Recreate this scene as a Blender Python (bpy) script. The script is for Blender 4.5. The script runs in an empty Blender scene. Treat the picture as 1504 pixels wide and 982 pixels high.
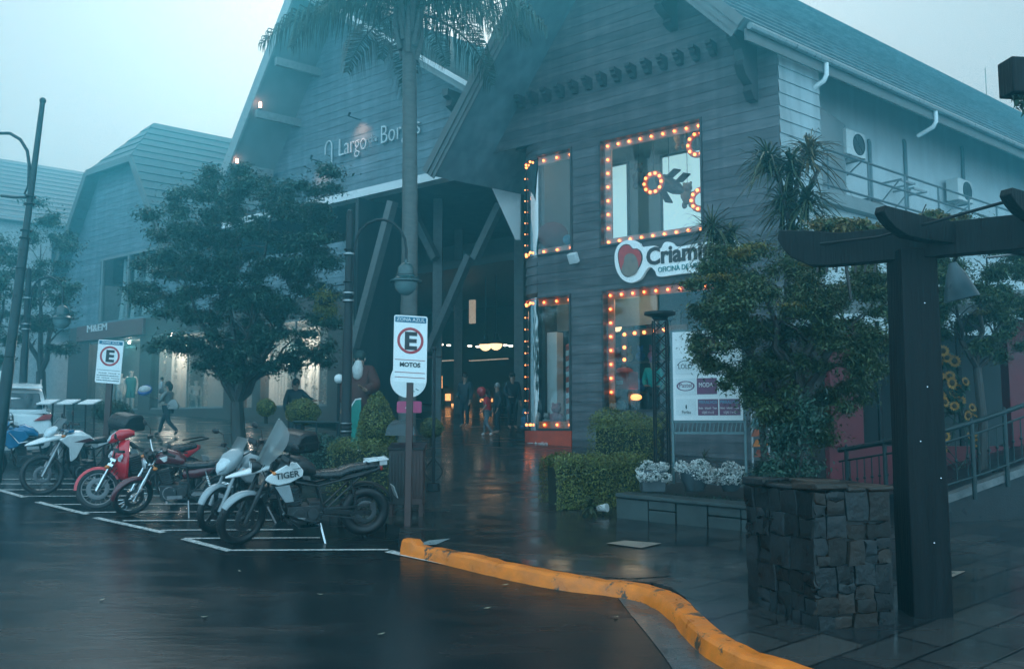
import bpy, math, random
import numpy as np
from mathutils import Vector, Matrix

random.seed(7)
RNG = np.random.default_rng(11)
sc = bpy.context.scene
COL = sc.collection
R = math.radians

# ------------------------------------------------------------------ camera
PITCH = math.atan(134 / 1350)
CAMZ = 2.4
FOG = 0.0115
cam_d = bpy.data.cameras.new('camera')
cam_d.lens = 36 * 1350 / 1504
cam_d.sensor_width = 36
cam_d.clip_end = 500
cam = bpy.data.objects.new('camera', cam_d)
cam.location = (0, 0, CAMZ)
cam.rotation_euler = (math.pi / 2 + PITCH, 0, 0)
COL.objects.link(cam)
sc.camera = cam

# ------------------------------------------------------------------ sky, sun, exposure
SUN_EL, SUN_AZ = R(34), R(-5)
w = bpy.data.worlds.new('World')
sc.world = w
w.use_nodes = True
nt = w.node_tree
nt.nodes.clear()
out = nt.nodes.new('ShaderNodeOutputWorld')
bg = nt.nodes.new('ShaderNodeBackground')
sky = nt.nodes.new('ShaderNodeTexSky')
sky.sky_type = 'NISHITA'
sky.sun_disc = False
sky.sun_elevation = SUN_EL
sky.sun_rotation = SUN_AZ
sky.dust_density = 6
sky.air_density = 1.0
hs = nt.nodes.new('ShaderNodeHueSaturation')
hs.inputs['Saturation'].default_value = 0.25
mx = nt.nodes.new('ShaderNodeMix')            # an even overcast layer over the clear sky
mx.data_type = 'RGBA'
mx.inputs[0].default_value = 0.8
mx.inputs[7].default_value = (7.2, 8.3, 9.1, 1)
nt.links.new(sky.outputs[0], hs.inputs['Color'])
nt.links.new(hs.outputs[0], mx.inputs[6])
wc = nt.nodes.new('ShaderNodeTexCoord')        # extra sky brightness added behind the viewer to light fronts and signs
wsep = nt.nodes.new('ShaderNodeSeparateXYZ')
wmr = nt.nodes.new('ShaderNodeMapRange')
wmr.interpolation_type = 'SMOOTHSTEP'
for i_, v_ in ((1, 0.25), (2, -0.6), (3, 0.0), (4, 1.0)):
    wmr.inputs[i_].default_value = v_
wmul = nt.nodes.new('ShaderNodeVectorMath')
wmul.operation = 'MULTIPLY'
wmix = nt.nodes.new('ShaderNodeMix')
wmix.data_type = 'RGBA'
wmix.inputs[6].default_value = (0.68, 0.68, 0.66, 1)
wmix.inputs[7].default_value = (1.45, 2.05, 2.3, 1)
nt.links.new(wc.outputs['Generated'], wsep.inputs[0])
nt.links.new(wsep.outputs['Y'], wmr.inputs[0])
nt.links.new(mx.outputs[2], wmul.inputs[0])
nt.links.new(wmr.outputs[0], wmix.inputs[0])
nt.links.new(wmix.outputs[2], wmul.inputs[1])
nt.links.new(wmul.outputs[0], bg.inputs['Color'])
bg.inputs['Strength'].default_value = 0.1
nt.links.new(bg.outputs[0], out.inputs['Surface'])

sun_d = bpy.data.lights.new('sun', 'SUN')
sun_d.energy = 0.68
sun_d.angle = R(40)
sun_d.color = (0.93, 1.0, 1.0)
sun = bpy.data.objects.new('sun', sun_d)
sd = Vector((math.sin(SUN_AZ) * math.cos(SUN_EL), math.cos(SUN_AZ) * math.cos(SUN_EL), math.sin(SUN_EL)))
sun.rotation_euler = sd.to_track_quat('Z', 'Y').to_euler()
sun.location = (0, -5, 30)
COL.objects.link(sun)

sc.view_settings.view_transform = 'Standard'
sc.view_settings.look = 'None'
sc.view_settings.exposure = 0.42
sc.view_settings.gamma = 1
sc.view_settings.use_curve_mapping = False
cy = sc.cycles
cy.max_bounces = 6
cy.diffuse_bounces = 2
cy.glossy_bounces = 3
cy.transmission_bounces = 4
cy.transparent_max_bounces = 16
cy.volume_bounces = 1
cy.sample_clamp_indirect = 3
cy.sample_clamp_direct = 0
cy.use_denoising = True
cy.use_adaptive_sampling = True
cy.adaptive_threshold = 0.02
cy.caustics_reflective = False
cy.caustics_refractive = False

# ------------------------------------------------------------------ geometry of the view
CP, SP = math.cos(PITCH), math.sin(PITCH)
SLOPE = 0.078


def ray(px, py):
    a, b = px - 752, 491 - py
    d = Vector((a, 1350 * CP - b * SP, 1350 * SP + b * CP))
    return d / d.y


def P(px, py, y):
    return Vector((0, 0, CAMZ)) + ray(px, py) * y


def gz(x, y):
    return SLOPE * y


def G(px, py, h=0.0):
    d = ray(px, py)
    return P(px, py, (CAMZ - h) / (SLOPE - d.z))


def GX(px, y, h=0.0):
    """ground point at depth y under picture column px (taken at the horizon)"""
    x = ray(px, 640).x * y
    return Vector((x, y, gz(x, y) + h))


def proj(p):
    q = Vector(p) - Vector((0, 0, CAMZ))
    f = q.y * CP + q.z * SP
    u = -q.y * SP + q.z * CP
    return 752 + 1350 * q.x / f, 491 - 1350 * u / f


U = Vector((0.779, -0.627, 0)).normalized()     # along the shop fronts, to the right
N = Vector((0.627, 0.779, 0)).normalized()      # away from the viewer, square to the fronts
V = Vector((0.775, 0.631, 0)).normalized()      # along the ridges
Z = Vector((0, 0, 1))
VU, VN = V.dot(U), V.dot(N)


def F(n, s, z):
    return N * n + U * s + Z * z


def FS(px, py, n):
    d = ray(px, py)
    t = n / (d.x * N.x + d.y * N.y)
    p = P(px, py, t)
    return p.dot(U), p.z


def along(c, d, px, lo=0.0, hi=60.0):
    """distance along d from c at which the picture column is px"""
    for _ in range(50):
        m = (lo + hi) / 2
        if proj(c + d * m)[0] < px:
            lo = m
        else:
            hi = m
    return (lo + hi) / 2


# ------------------------------------------------------------------ materials
MATS = {}


def mat(name, col, rough=0.5, metal=0.0, var=0.15, scale=8.0, bump=0.0, bscale=40.0, coat=0.0, emit=None,
        estr=0.0, island=0.0, stretch=(1, 1, 1), spec=0.5, rvar=0.1, transl=0.0, streak=0.0):
    if name in MATS:
        return MATS[name]
    m = bpy.data.materials.new(name)
    m.use_nodes = True
    t = m.node_tree
    b = t.nodes['Principled BSDF']
    tc = t.nodes.new('ShaderNodeTexCoord')
    mp = t.nodes.new('ShaderNodeMapping')
    mp.inputs['Scale'].default_value = stretch
    t.links.new(tc.outputs['Object'], mp.inputs['Vector'])
    no = t.nodes.new('ShaderNodeTexNoise')
    no.inputs['Scale'].default_value = scale
    no.inputs['Detail'].default_value = 5
    t.links.new(mp.outputs[0], no.inputs['Vector'])
    mr = t.nodes.new('ShaderNodeMapRange')
    mr.inputs[1].default_value = 0.3
    mr.inputs[2].default_value = 0.7
    mr.inputs[3].default_value = 1 - var
    mr.inputs[4].default_value = 1 + var
    t.links.new(no.outputs[0], mr.inputs[0])
    val = mr.outputs[0]
    if island > 0:
        g = t.nodes.new('ShaderNodeNewGeometry')
        m2 = t.nodes.new('ShaderNodeMapRange')
        m2.inputs[3].default_value = 1 - island
        m2.inputs[4].default_value = 1 + island
        t.links.new(g.outputs['Random Per Island'], m2.inputs[0])
        mu = t.nodes.new('ShaderNodeMath')
        mu.operation = 'MULTIPLY'
        t.links.new(val, mu.inputs[0])
        t.links.new(m2.outputs[0], mu.inputs[1])
        val = mu.outputs[0]
    if streak > 0:
        mp2 = t.nodes.new('ShaderNodeMapping')
        mp2.inputs['Scale'].default_value = (3.5, 3.5, 0.22)
        t.links.new(tc.outputs['Object'], mp2.inputs['Vector'])
        n3 = t.nodes.new('ShaderNodeTexNoise')
        n3.inputs['Scale'].default_value = 1.0
        n3.inputs['Detail'].default_value = 6
        t.links.new(mp2.outputs[0], n3.inputs['Vector'])
        m3 = t.nodes.new('ShaderNodeMapRange')
        m3.inputs[1].default_value = 0.35
        m3.inputs[2].default_value = 0.65
        m3.inputs[3].default_value = 1 - streak
        m3.inputs[4].default_value = 1 + streak
        t.links.new(n3.outputs[0], m3.inputs[0])
        mu3 = t.nodes.new('ShaderNodeMath')
        mu3.operation = 'MULTIPLY'
        t.links.new(val, mu3.inputs[0])
        t.links.new(m3.outputs[0], mu3.inputs[1])
        val = mu3.outputs[0]
    vm = t.nodes.new('ShaderNodeVectorMath')
    vm.operation = 'SCALE'
    vm.inputs[0].default_value = col[:3]
    t.links.new(val, vm.inputs['Scale'])
    t.links.new(vm.outputs[0], b.inputs['Base Color'])
    rr = t.nodes.new('ShaderNodeMapRange')
    rr.inputs[1].default_value = 0.3
    rr.inputs[2].default_value = 0.7
    rr.inputs[3].default_value = max(0.02, rough - rvar)
    rr.inputs[4].default_value = min(1, rough + rvar)
    t.links.new(no.outputs[0], rr.inputs[0])
    t.links.new(rr.outputs[0], b.inputs['Roughness'])
    b.inputs['Metallic'].default_value = metal
    b.inputs['Specular IOR Level'].default_value = spec
    b.inputs['Coat Weight'].default_value = coat
    b.inputs['Coat Roughness'].default_value = 0.08
    if bump > 0:
        n2 = t.nodes.new('ShaderNodeTexNoise')
        n2.inputs['Scale'].default_value = bscale
        n2.inputs['Detail'].default_value = 4
        t.links.new(mp.outputs[0], n2.inputs['Vector'])
        bu = t.nodes.new('ShaderNodeBump')
        bu.inputs['Strength'].default_value = bump
        bu.inputs['Distance'].default_value = 0.02
        t.links.new(n2.outputs[0], bu.inputs['Height'])
        t.links.new(bu.outputs[0], b.inputs['Normal'])
    if emit:
        b.inputs['Emission Color'].default_value = (*emit, 1)
        b.inputs['Emission Strength'].default_value = estr
    if transl > 0:
        tr = t.nodes.new('ShaderNodeBsdfTranslucent')
        t.links.new(vm.outputs[0], tr.inputs['Color'])
        ms = t.nodes.new('ShaderNodeMixShader')
        ms.inputs[0].default_value = transl
        t.links.new(b.outputs[0], ms.inputs[1])
        t.links.new(tr.outputs[0], ms.inputs[2])
        t.links.new(ms.outputs[0], t.nodes['Material Output'].inputs[0])
    MATS[name] = m
    return m


def glass_mat(name, tint=(0.8, 0.9, 0.9), refl=0.06, rough=0.02, body=0.0, bodycol=(0.3, 0.5, 0.55)):
    if name in MATS:
        return MATS[name]
    m = bpy.data.materials.new(name)
    m.use_nodes = True
    t = m.node_tree
    t.nodes.remove(t.nodes['Principled BSDF'])
    tr = t.nodes.new('ShaderNodeBsdfTransparent')
    tr.inputs[0].default_value = (*tint, 1)
    gl = t.nodes.new('ShaderNodeBsdfGlossy')
    gl.inputs['Roughness'].default_value = rough
    lw = t.nodes.new('ShaderNodeFresnel')
    lw.inputs['IOR'].default_value = 1.5
    no = t.nodes.new('ShaderNodeTexNoise')
    no.inputs['Scale'].default_value = 1.3
    bu = t.nodes.new('ShaderNodeBump')
    bu.inputs['Strength'].default_value = 0.03
    t.links.new(no.outputs[0], bu.inputs['Height'])
    t.links.new(bu.outputs[0], gl.inputs['Normal'])
    ad = t.nodes.new('ShaderNodeMath')
    ad.operation = 'ADD'
    ad.inputs[1].default_value = refl
    t.links.new(lw.outputs[0], ad.inputs[0])
    ms = t.nodes.new('ShaderNodeMixShader')
    t.links.new(ad.outputs[0], ms.inputs[0])
    t.links.new(tr.outputs[0], ms.inputs[1])
    t.links.new(gl.outputs[0], ms.inputs[2])
    last = ms.outputs[0]
    if body > 0:
        df = t.nodes.new('ShaderNodeBsdfTranslucent')
        df.inputs[0].default_value = (*bodycol, 1)
        m2 = t.nodes.new('ShaderNodeMixShader')
        m2.inputs[0].default_value = body
        t.links.new(last, m2.inputs[1])
        t.links.new(df.outputs[0], m2.inputs[2])
        last = m2.outputs[0]
    t.links.new(last, t.nodes['Material Output'].inputs[0])
    MATS[name] = m
    return m


# ------------------------------------------------------------------ objects
ROOTM = {}


def tag(o, label=None, cat=None, group=None, kind=None):
    if label:
        o['label'] = label
    if cat:
        o['category'] = cat
    if group:
        o['group'] = group
    if kind:
        o['kind'] = kind
    return o


def thing(name, label, cat, loc=(0, 0, 0), group=None):
    o = bpy.data.objects.new(name, None)
    o.empty_display_size = 0.2
    o.location = loc
    COL.objects.link(o)
    ROOTM[o.name] = Vector(loc)
    return tag(o, label, cat, group)


def root_of(o):
    while o.parent:
        o = o.parent
    return o


def link_mesh(name, me, parent=None):
    o = bpy.data.objects.new(name, me)
    COL.objects.link(o)
    if parent:
        o.parent = parent
    return o


def set_root(o, M):
    o.location = M.to_translation()
    o.rotation_euler = M.to_euler()


def copy_tree(o, parent=None):
    c = o.copy()
    COL.objects.link(c)
    c.parent = parent
    for ch in list(o.children):
        copy_tree(ch, c)
    return c


class MB:
    """collects shapes and links them as one mesh object"""

    def __init__(self):
        self.v, self.f, self.mi = [], [], []
        self.cur = 0

    def add(self, verts, faces):
        b = len(self.v)
        self.v += [tuple(p) for p in verts]
        self.f += [tuple(i + b for i in fc) for fc in faces]
        self.mi += [self.cur] * len(faces)
        return self

    def box(self, c, size, M=None):
        x, y, z = [k / 2 for k in size]
        vs = [Vector((a * x, b * y, d * z)) for d in (-1, 1) for b in (-1, 1) for a in (-1, 1)]
        if M is not None:
            vs = [M @ p for p in vs]
        c = Vector(c)
        return self.add([p + c for p in vs], [(0, 2, 3, 1), (4, 5, 7, 6), (0, 1, 5, 4), (2, 6, 7, 3), (0, 4, 6, 2), (1, 3, 7, 5)])

    def prism(self, poly, vec):
        n = len(poly)
        poly = [Vector(p) for p in poly]
        vec = Vector(vec)
        vs = poly + [p + vec for p in poly]
        fs = [tuple(range(n))[::-1], tuple(range(n, 2 * n))]
        fs += [(i, (i + 1) % n, n + (i + 1) % n, n + i) for i in range(n)]
        nrm = Vector((0, 0, 0))
        for i in range(n):
            nrm += poly[i].cross(poly[(i + 1) % n])
        if nrm.dot(vec) < 0:
            fs = [f[::-1] for f in fs]
        return self.add(vs, fs)

    def bar(self, a, b, w_, h_, up=Z):
        a, b = Vector(a), Vector(b)
        d = (b - a).normalized()
        s = d.cross(up)
        if s.length < 1e-4:
            s = d.cross(Vector((1, 0, 0)))
        s.normalize()
        u = s.cross(d)
        q = [a - s * w_ / 2 - u * h_ / 2, a + s * w_ / 2 - u * h_ / 2, a + s * w_ / 2 + u * h_ / 2, a - s * w_ / 2 + u * h_ / 2]
        return self.prism(q, b - a)

    def tube(self, pts, r, n=8, cap=True):
        pts = [Vector(p) for p in pts]
        rs = r if isinstance(r, (list, tuple)) else [r] * len(pts)
        rings = []
        ref = None
        for i, p in enumerate(pts):
            d = (pts[min(i + 1, len(pts) - 1)] - pts[max(i - 1, 0)]).normalized()
            if ref is None:
                ref = d.cross(Z)
                if ref.length < 1e-3:
                    ref = d.cross(Vector((1, 0, 0)))
            ref = (ref - d * ref.dot(d)).normalized()
            o = d.cross(ref)
            rings.append([p + (ref * math.cos(2 * math.pi * k / n) + o * math.sin(2 * math.pi * k / n)) * rs[i] for k in range(n)])
        return self.loft(rings, cap)

    def loft(self, rings, cap=True, closed=True):
        n = len(rings[0])
        vs = [p for r_ in rings for p in r_]
        fs = []
        for i in range(len(rings) - 1):
            for k in range(n if closed else n - 1):
                a, b = i * n + k, i * n + (k + 1) % n
                fs.append((a, b, b + n, a + n))
        if cap and closed:
            fs.append(tuple(range(n))[::-1])
            fs.append(tuple(range((len(rings) - 1) * n, len(rings) * n)))
        return self.add(vs, fs)

    def lathe(self, prof, loc=(0, 0, 0), M=None, n=16):
        loc = Vector(loc)
        rings = []
        for r_, z in prof:
            ring = []
            for k in range(n):
                p = Vector((r_ * math.cos(2 * math.pi * k / n), r_ * math.sin(2 * math.pi * k / n), z))
                ring.append((M @ p if M is not None else p) + loc)
            rings.append(ring)
        return self.loft(rings)

    def ball(self, c, r, sc_=(1, 1, 1), n=10, M=None):
        prof = [(max(1e-4, math.sin(math.pi * i / n)), -math.cos(math.pi * i / n)) for i in range(n + 1)]
        c = Vector(c)
        rings = []
        for a, z in prof:
            ring = []
            for k in range(n + 4):
                th = 2 * math.pi * k / (n + 4)
                p = Vector((a * math.cos(th) * r * sc_[0], a * math.sin(th) * r * sc_[1], z * r * sc_[2]))
                ring.append((M @ p if M is not None else p) + c)
            rings.append(ring)
        return self.loft(rings)

    def torus(self, c, R_, r, M=None, n=28, k=8, arc=2 * math.pi, start=0.0, rz=None):
        c = Vector(c)
        rz = rz or r
        rings = []
        full = arc > 6.28
        for i in range(n if full else n + 1):
            a = start + arc * i / n
            ring = []
            for j in range(k):
                b = 2 * math.pi * j / k
                q = R_ + r * math.cos(b)
                p = Vector((q * math.cos(a), q * math.sin(a), rz * math.sin(b)))
                ring.append((M @ p if M is not None else p) + c)
            rings.append(ring)
        if full:
            rings.append(rings[0])
            return self.loft(rings, cap=False)
        return self.loft(rings)

    def poly(self, pts):
        return self.add(pts, [tuple(range(len(pts)))])

    def xf(self, M, start=0):
        self.v = self.v[:start] + [tuple(M @ Vector(p)) for p in self.v[start:]]
        return self

    def build(self, name, m, parent=None, smooth=35, bevel=0.0, world=True):
        me = bpy.data.meshes.new(name)
        vs = self.v
        if parent is not None:
            o_ = root_of(parent)
            L = ROOTM.get(o_.name, Vector((0, 0, 0)))
            if L.length > 0:
                vs = [(p[0] - L.x, p[1] - L.y, p[2] - L.z) for p in vs]
        me.from_pydata(vs, [], self.f)
        ms = m if isinstance(m, (list, tuple)) else [m]
        for k in ms:
            me.materials.append(k)
        if len(ms) > 1:
            me.polygons.foreach_set('material_index', self.mi)
        me.polygons.foreach_set('use_smooth', [True] * len(me.polygons))
        me.update()
        me.set_sharp_from_angle(angle=R(smooth))
        o = link_mesh(name, me, parent)
        if bevel > 0:
            b = o.modifiers.new('bevel', 'BEVEL')
            b.width = bevel
            b.segments = 2
            b.limit_method = 'ANGLE'
        return o


def np_mesh(name, verts, faces_n, m, parent=None, k=4):
    """verts (n*k,3) float array, each consecutive k verts one face"""
    me = bpy.data.meshes.new(name)
    nv = len(verts)
    nf = nv // k
    if parent is not None:
        L = ROOTM.get(root_of(parent).name, Vector((0, 0, 0)))
        verts = verts - np.array(L)
    me.vertices.add(nv)
    me.vertices.foreach_set('co', verts.astype(np.float32).ravel())
    me.loops.add(nv)
    me.loops.foreach_set('vertex_index', np.arange(nv, dtype=np.int32))
    me.polygons.add(nf)
    me.polygons.foreach_set('loop_start', np.arange(0, nv, k, dtype=np.int32))
    me.materials.append(m)
    me.update(calc_edges=True)
    me.validate()
    return link_mesh(name, me, parent)


def unit(a):
    return a / np.maximum(np.linalg.norm(a, axis=1, keepdims=True), 1e-6)


def leaf_quads(pos, nrm, size, aspect=0.5, droop=0.25):
    n = len(pos)
    t = unit(np.cross(nrm, RNG.normal(size=(n, 3))))
    b = np.cross(nrm, t)
    L = size * RNG.uniform(0.6, 1.3, (n, 1))
    a = pos - t * L * 0.5
    c = pos + t * L * 0.5 - np.array([0, 0, 1]) * L * droop
    w1 = pos + b * L * aspect * 0.5
    w2 = pos - b * L * aspect * 0.5
    return np.stack([a, w1, c, w2], 1).reshape(-1, 3)


def cloud(clumps, n, size, aspect=0.5, up=0.6, shell=0.45, droop=0.25):
    """leaves spread through ellipsoid clumps [(centre, (rx, ry, rz))]"""
    C = np.array([list(c) for c, r in clumps])
    Rr = np.array([list(r) for c, r in clumps])
    wgt = np.prod(Rr, axis=1) ** (2 / 3)
    idx = RNG.choice(len(C), n, p=wgt / wgt.sum())
    d = unit(RNG.normal(size=(n, 3)))
    rad = np.minimum(np.abs(RNG.normal(size=(n, 1))) * 0.42 + 0.25 * RNG.uniform(0, 1, (n, 1)), 1.35) if shell > 0.3 else RNG.uniform(0, 1, (n, 1)) ** shell
    pos = C[idx] + d * rad * Rr[idx]
    nrm = unit(d * 0.5 + np.array([0, 0, up]) + RNG.normal(size=(n, 3)) * 0.45)
    return leaf_quads(pos, nrm, size, aspect, droop)


def text_mb(s, h, depth=0.02, sx=1.0, M=None, align='LEFT', bold=0.0, mb=None):
    """lettering in the local XY plane, facing +Z, cap height about h"""
    cu = bpy.data.curves.new('lettering', 'FONT')
    cu.body = s
    cu.size = h / 0.7
    cu.extrude = depth / 2
    cu.offset = bold
    cu.align_x = align
    cu.resolution_u = 3
    o = bpy.data.objects.new('lettering', cu)
    COL.objects.link(o)
    bpy.context.view_layer.update()
    me = bpy.data.meshes.new_from_object(o)
    mb = mb or MB()
    vs = [Vector((v.co.x * sx, v.co.y, v.co.z + depth / 2)) for v in me.vertices]
    if M is not None:
        vs = [M @ p for p in vs]
    mb.add(vs, [tuple(p.vertices) for p in me.polygons])
    bpy.data.objects.remove(o)
    bpy.data.curves.remove(cu)
    bpy.data.meshes.remove(me)
    return mb


def frame_m(o, x, y):
    """matrix with origin o, local x and y axes"""
    x = Vector(x).normalized()
    y = Vector(y).normalized()
    z = x.cross(y)
    M = Matrix((x, y, z)).transposed().to_4x4()
    M.translation = Vector(o)
    return M


def facing(o, x=U):
    return frame_m(o, x, Z)


def skin_mesh(pts, edges, radii, root=0, sub=2):
    me = bpy.data.meshes.new('skin')
    me.from_pydata([tuple(p) for p in pts], edges, [])
    o = bpy.data.objects.new('skin', me)
    COL.objects.link(o)
    md = o.modifiers.new('s', 'SKIN')
    sv = me.skin_vertices[0].data
    for i, r in enumerate(radii):
        rr = r if isinstance(r, (tuple, list)) else (r, r)
        sv[i].radius = rr
        sv[i].use_root = (i == root)
    ms = o.modifiers.new('d', 'SUBSURF')
    ms.levels = ms.render_levels = sub
    dg = bpy.context.evaluated_depsgraph_get()
    dg.update()
    m2 = bpy.data.meshes.new_from_object(o.evaluated_get(dg))
    bpy.data.objects.remove(o)
    bpy.data.meshes.remove(me)
    return m2


def add_mesh(mb, me, M=None):
    mb.add([(M @ v.co if M is not None else v.co.copy()) for v in me.vertices], [tuple(p.vertices) for p in me.polygons])
    bpy.data.meshes.remove(me)
    return mb
# ------------------------------------------------------------------ colours of the place
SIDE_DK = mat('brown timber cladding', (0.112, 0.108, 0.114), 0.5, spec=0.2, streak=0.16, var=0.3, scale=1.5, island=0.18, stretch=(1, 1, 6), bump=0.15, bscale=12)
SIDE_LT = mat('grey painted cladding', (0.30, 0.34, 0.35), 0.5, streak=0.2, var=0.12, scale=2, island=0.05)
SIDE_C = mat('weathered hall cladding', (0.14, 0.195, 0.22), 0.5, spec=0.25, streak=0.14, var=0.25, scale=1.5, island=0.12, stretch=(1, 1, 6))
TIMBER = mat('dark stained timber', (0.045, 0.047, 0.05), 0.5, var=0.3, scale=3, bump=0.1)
FASCIA = mat('painted fascia board', (0.11, 0.115, 0.115), 0.45, var=0.2, scale=3)
ROOF = mat('ribbed roof metal', (0.12, 0.18, 0.20), 0.38, streak=0.2, var=0.22, scale=1.2, spec=0.5)
ROOF_C = mat('hall roof metal', (0.17, 0.21, 0.215), 0.4, var=0.2, scale=1.2)
WHITEW = mat('white rendered wall', (0.55, 0.58, 0.58), 0.7, streak=0.05, var=0.1, scale=1.1, bump=0.05)
WHITE = mat('white paint', (0.78, 0.78, 0.77), 0.45, var=0.06, scale=4)
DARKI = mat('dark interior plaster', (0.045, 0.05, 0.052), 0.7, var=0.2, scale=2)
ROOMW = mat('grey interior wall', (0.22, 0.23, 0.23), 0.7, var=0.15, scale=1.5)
BLACKM = mat('black painted iron', (0.012, 0.015, 0.017), 0.4, spec=0.25, var=0.25, scale=14, bump=0.05)
GREENM = mat('dark green painted iron', (0.014, 0.030, 0.032), 0.35, spec=0.3, var=0.25, scale=9)
GALV = mat('galvanised steel', (0.32, 0.34, 0.35), 0.4, metal=0.7, var=0.2, scale=10)
GLASS = glass_mat('shop glass', refl=0.02)
GLASSR = glass_mat('reflecting shop glass', refl=0.05)
BULB = mat('warm bulb glow', (1, 0.6, 0.3), 0.3, emit=(1.0, 0.21, 0.05), estr=6.0)
BULBD = mat('dim bulb glow', (1, 0.6, 0.3), 0.3, emit=(1.0, 0.28, 0.07), estr=3.2)
FRAMEW = mat('cream marquee board', (0.66, 0.46, 0.38), 0.5, var=0.08, scale=5)
FRAMEO = mat('orange marquee board', (0.70, 0.20, 0.05), 0.45, var=0.1, scale=5)
REDP = mat('red painted panel', (0.62, 0.07, 0.03), 0.4, var=0.12, scale=5)
DAYPANE = mat('bright window pane', (0.6, 0.75, 0.8), 0.3, emit=(0.55, 0.83, 0.88), estr=0.72, var=0.05)
LAMPW = mat('warm lamp glow', (1, 0.8, 0.6), 0.3, emit=(1.0, 0.58, 0.30), estr=2.2)
SPOTW = mat('small spot glow', (1, 0.9, 0.8), 0.3, emit=(1.0, 0.85, 0.68), estr=5)
SIGNRED = mat('red sign ring', (0.42, 0.03, 0.04), 0.4, var=0.08)
SIGNBLK = mat('black lettering', (0.012, 0.014, 0.016), 0.4)
SIGNBLUE = mat('blue sign band', (0.012, 0.12, 0.2), 0.4, var=0.06)
SIGNW = mat('white sign face', (0.80, 0.80, 0.79), 0.35, var=0.04, scale=5)


def wet_ground(name, kind):
    m = bpy.data.materials.new(name)
    m.use_nodes = True
    t = m.node_tree
    L = t.links.new
    b = t.nodes['Principled BSDF']
    tc = t.nodes.new('ShaderNodeTexCoord')

    def noise(scale, det=4, st=(1, 1, 1), rot=0.0):
        mp = t.nodes.new('ShaderNodeMapping')
        mp.inputs['Scale'].default_value = st
        mp.inputs['Rotation'].default_value = (0, 0, rot)
        n = t.nodes.new('ShaderNodeTexNoise')
        n.inputs['Scale'].default_value = scale
        n.inputs['Detail'].default_value = det
        L(tc.outputs['Object'], mp.inputs[0])
        L(mp.outputs[0], n.inputs[0])
        return n.outputs[0]

    def rng(v, a, b_, c, d):
        r = t.nodes.new('ShaderNodeMapRange')
        for i, k in enumerate((a, b_, c, d)):
            r.inputs[1 + i].default_value = k
        L(v, r.inputs[0])
        return r.outputs[0]

    def math_(op, a, b_):
        r = t.nodes.new('ShaderNodeMath')
        r.operation = op
        for i, k in enumerate((a, b_)):
            if isinstance(k, (int, float)):
                r.inputs[i].default_value = k
            else:
                L(k, r.inputs[i])
        return r.outputs[0]

    def scale(col, v):
        r = t.nodes.new('ShaderNodeVectorMath')
        r.operation = 'SCALE'
        if isinstance(col, tuple):
            r.inputs[0].default_value = col
        else:
            L(col, r.inputs[0])
        L(v, r.inputs['Scale'])
        return r.outputs[0]

    fine = noise(90, 3)
    mid = noise(1.6, 7, (0.45, 1.7, 1), 0.35)
    big = noise(0.35, 4, (0.6, 1.2, 1), 0.2)
    wet = rng(mid, 0.38, 0.62, 0, 1)
    if kind == 'asphalt':
        v = math_('MULTIPLY', rng(fine, 0.3, 0.7, 0.7, 1.35), rng(big, 0.3, 0.7, 0.75, 1.2))
        L(scale((0.010, 0.011, 0.012), v), b.inputs['Base Color'])
        L(rng(wet, 0, 1, 0.06, 0.28), b.inputs['Roughness'])
        b.inputs['Specular IOR Level'].default_value = 0.13
        h = math_('ADD', math_('MULTIPLY', fine, 0.8), math_('MULTIPLY', noise(9, 5, (0.35, 1.8, 1), 0.3), 1.3))
        bump = 0.12
    else:
        mp = t.nodes.new('ShaderNodeMapping')
        mp.inputs['Rotation'].default_value = (0, 0, -0.68 if kind == 'paver' else 0.35)
        L(tc.outputs['Object'], mp.inputs[0])
        br = t.nodes.new('ShaderNodeTexBrick')
        br.inputs['Scale'].default_value = 1.0
        br.inputs['Brick Width'].default_value = 0.8 if kind == 'paver' else 1.2
        br.inputs['Row Height'].default_value = 0.4 if kind == 'paver' else 0.14
        br.inputs['Mortar Size'].default_value = 0.016
        br.inputs['Mortar Smooth'].default_value = 0.3
        br.inputs['Color1'].default_value = (0.016, 0.018, 0.020, 1)
        br.inputs['Color2'].default_value = (0.055, 0.050, 0.047, 1)
        br.inputs['Mortar'].default_value = (0.006, 0.006, 0.007, 1)
        L(mp.outputs[0], br.inputs[0])
        v = math_('MULTIPLY', rng(fine, 0.3, 0.7, 0.8, 1.2), rng(big, 0.3, 0.7, 0.7, 1.25))
        L(scale(br.outputs['Color'], v), b.inputs['Base Color'])
        L(rng(wet, 0, 1, 0.08, 0.28), b.inputs['Roughness'])
        b.inputs['Specular IOR Level'].default_value = 0.35
        h = math_('ADD', math_('MULTIPLY', br.outputs['Fac'], -1.0), math_('ADD', math_('MULTIPLY', fine, 0.12), math_('MULTIPLY', noise(4, 4), 0.55)))
        bump = 0.13
    bu = t.nodes.new('ShaderNodeBump')
    bu.inputs['Strength'].default_value = bump
    bu.inputs['Distance'].default_value = 0.02
    L(h, bu.inputs['Height'])
    L(bu.outputs[0], b.inputs['Normal'])
    return m


ASPHALT = wet_ground('wet asphalt', 'asphalt')
PAVER = wet_ground('wet stone paving', 'paver')
DECK = wet_ground('wet slatted paving', 'deck')

# ------------------------------------------------------------------ ground
gx = np.linspace(-60, 45, 22)
gy = np.linspace(-6, 75, 18)
mb = MB()
mb.add([(x, y, gz(x, y)) for y in gy for x in gx],
       [(j * 22 + i, j * 22 + i + 1, (j + 1) * 22 + i + 1, (j + 1) * 22 + i) for j in range(17) for i in range(21)])
tag(mb.build('road', ASPHALT), 'wet dark asphalt road in the foreground', 'road', kind='structure')


def ground_path(px_list, h=0.0):
    return [G(a, b, h) for a, b in px_list]


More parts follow.
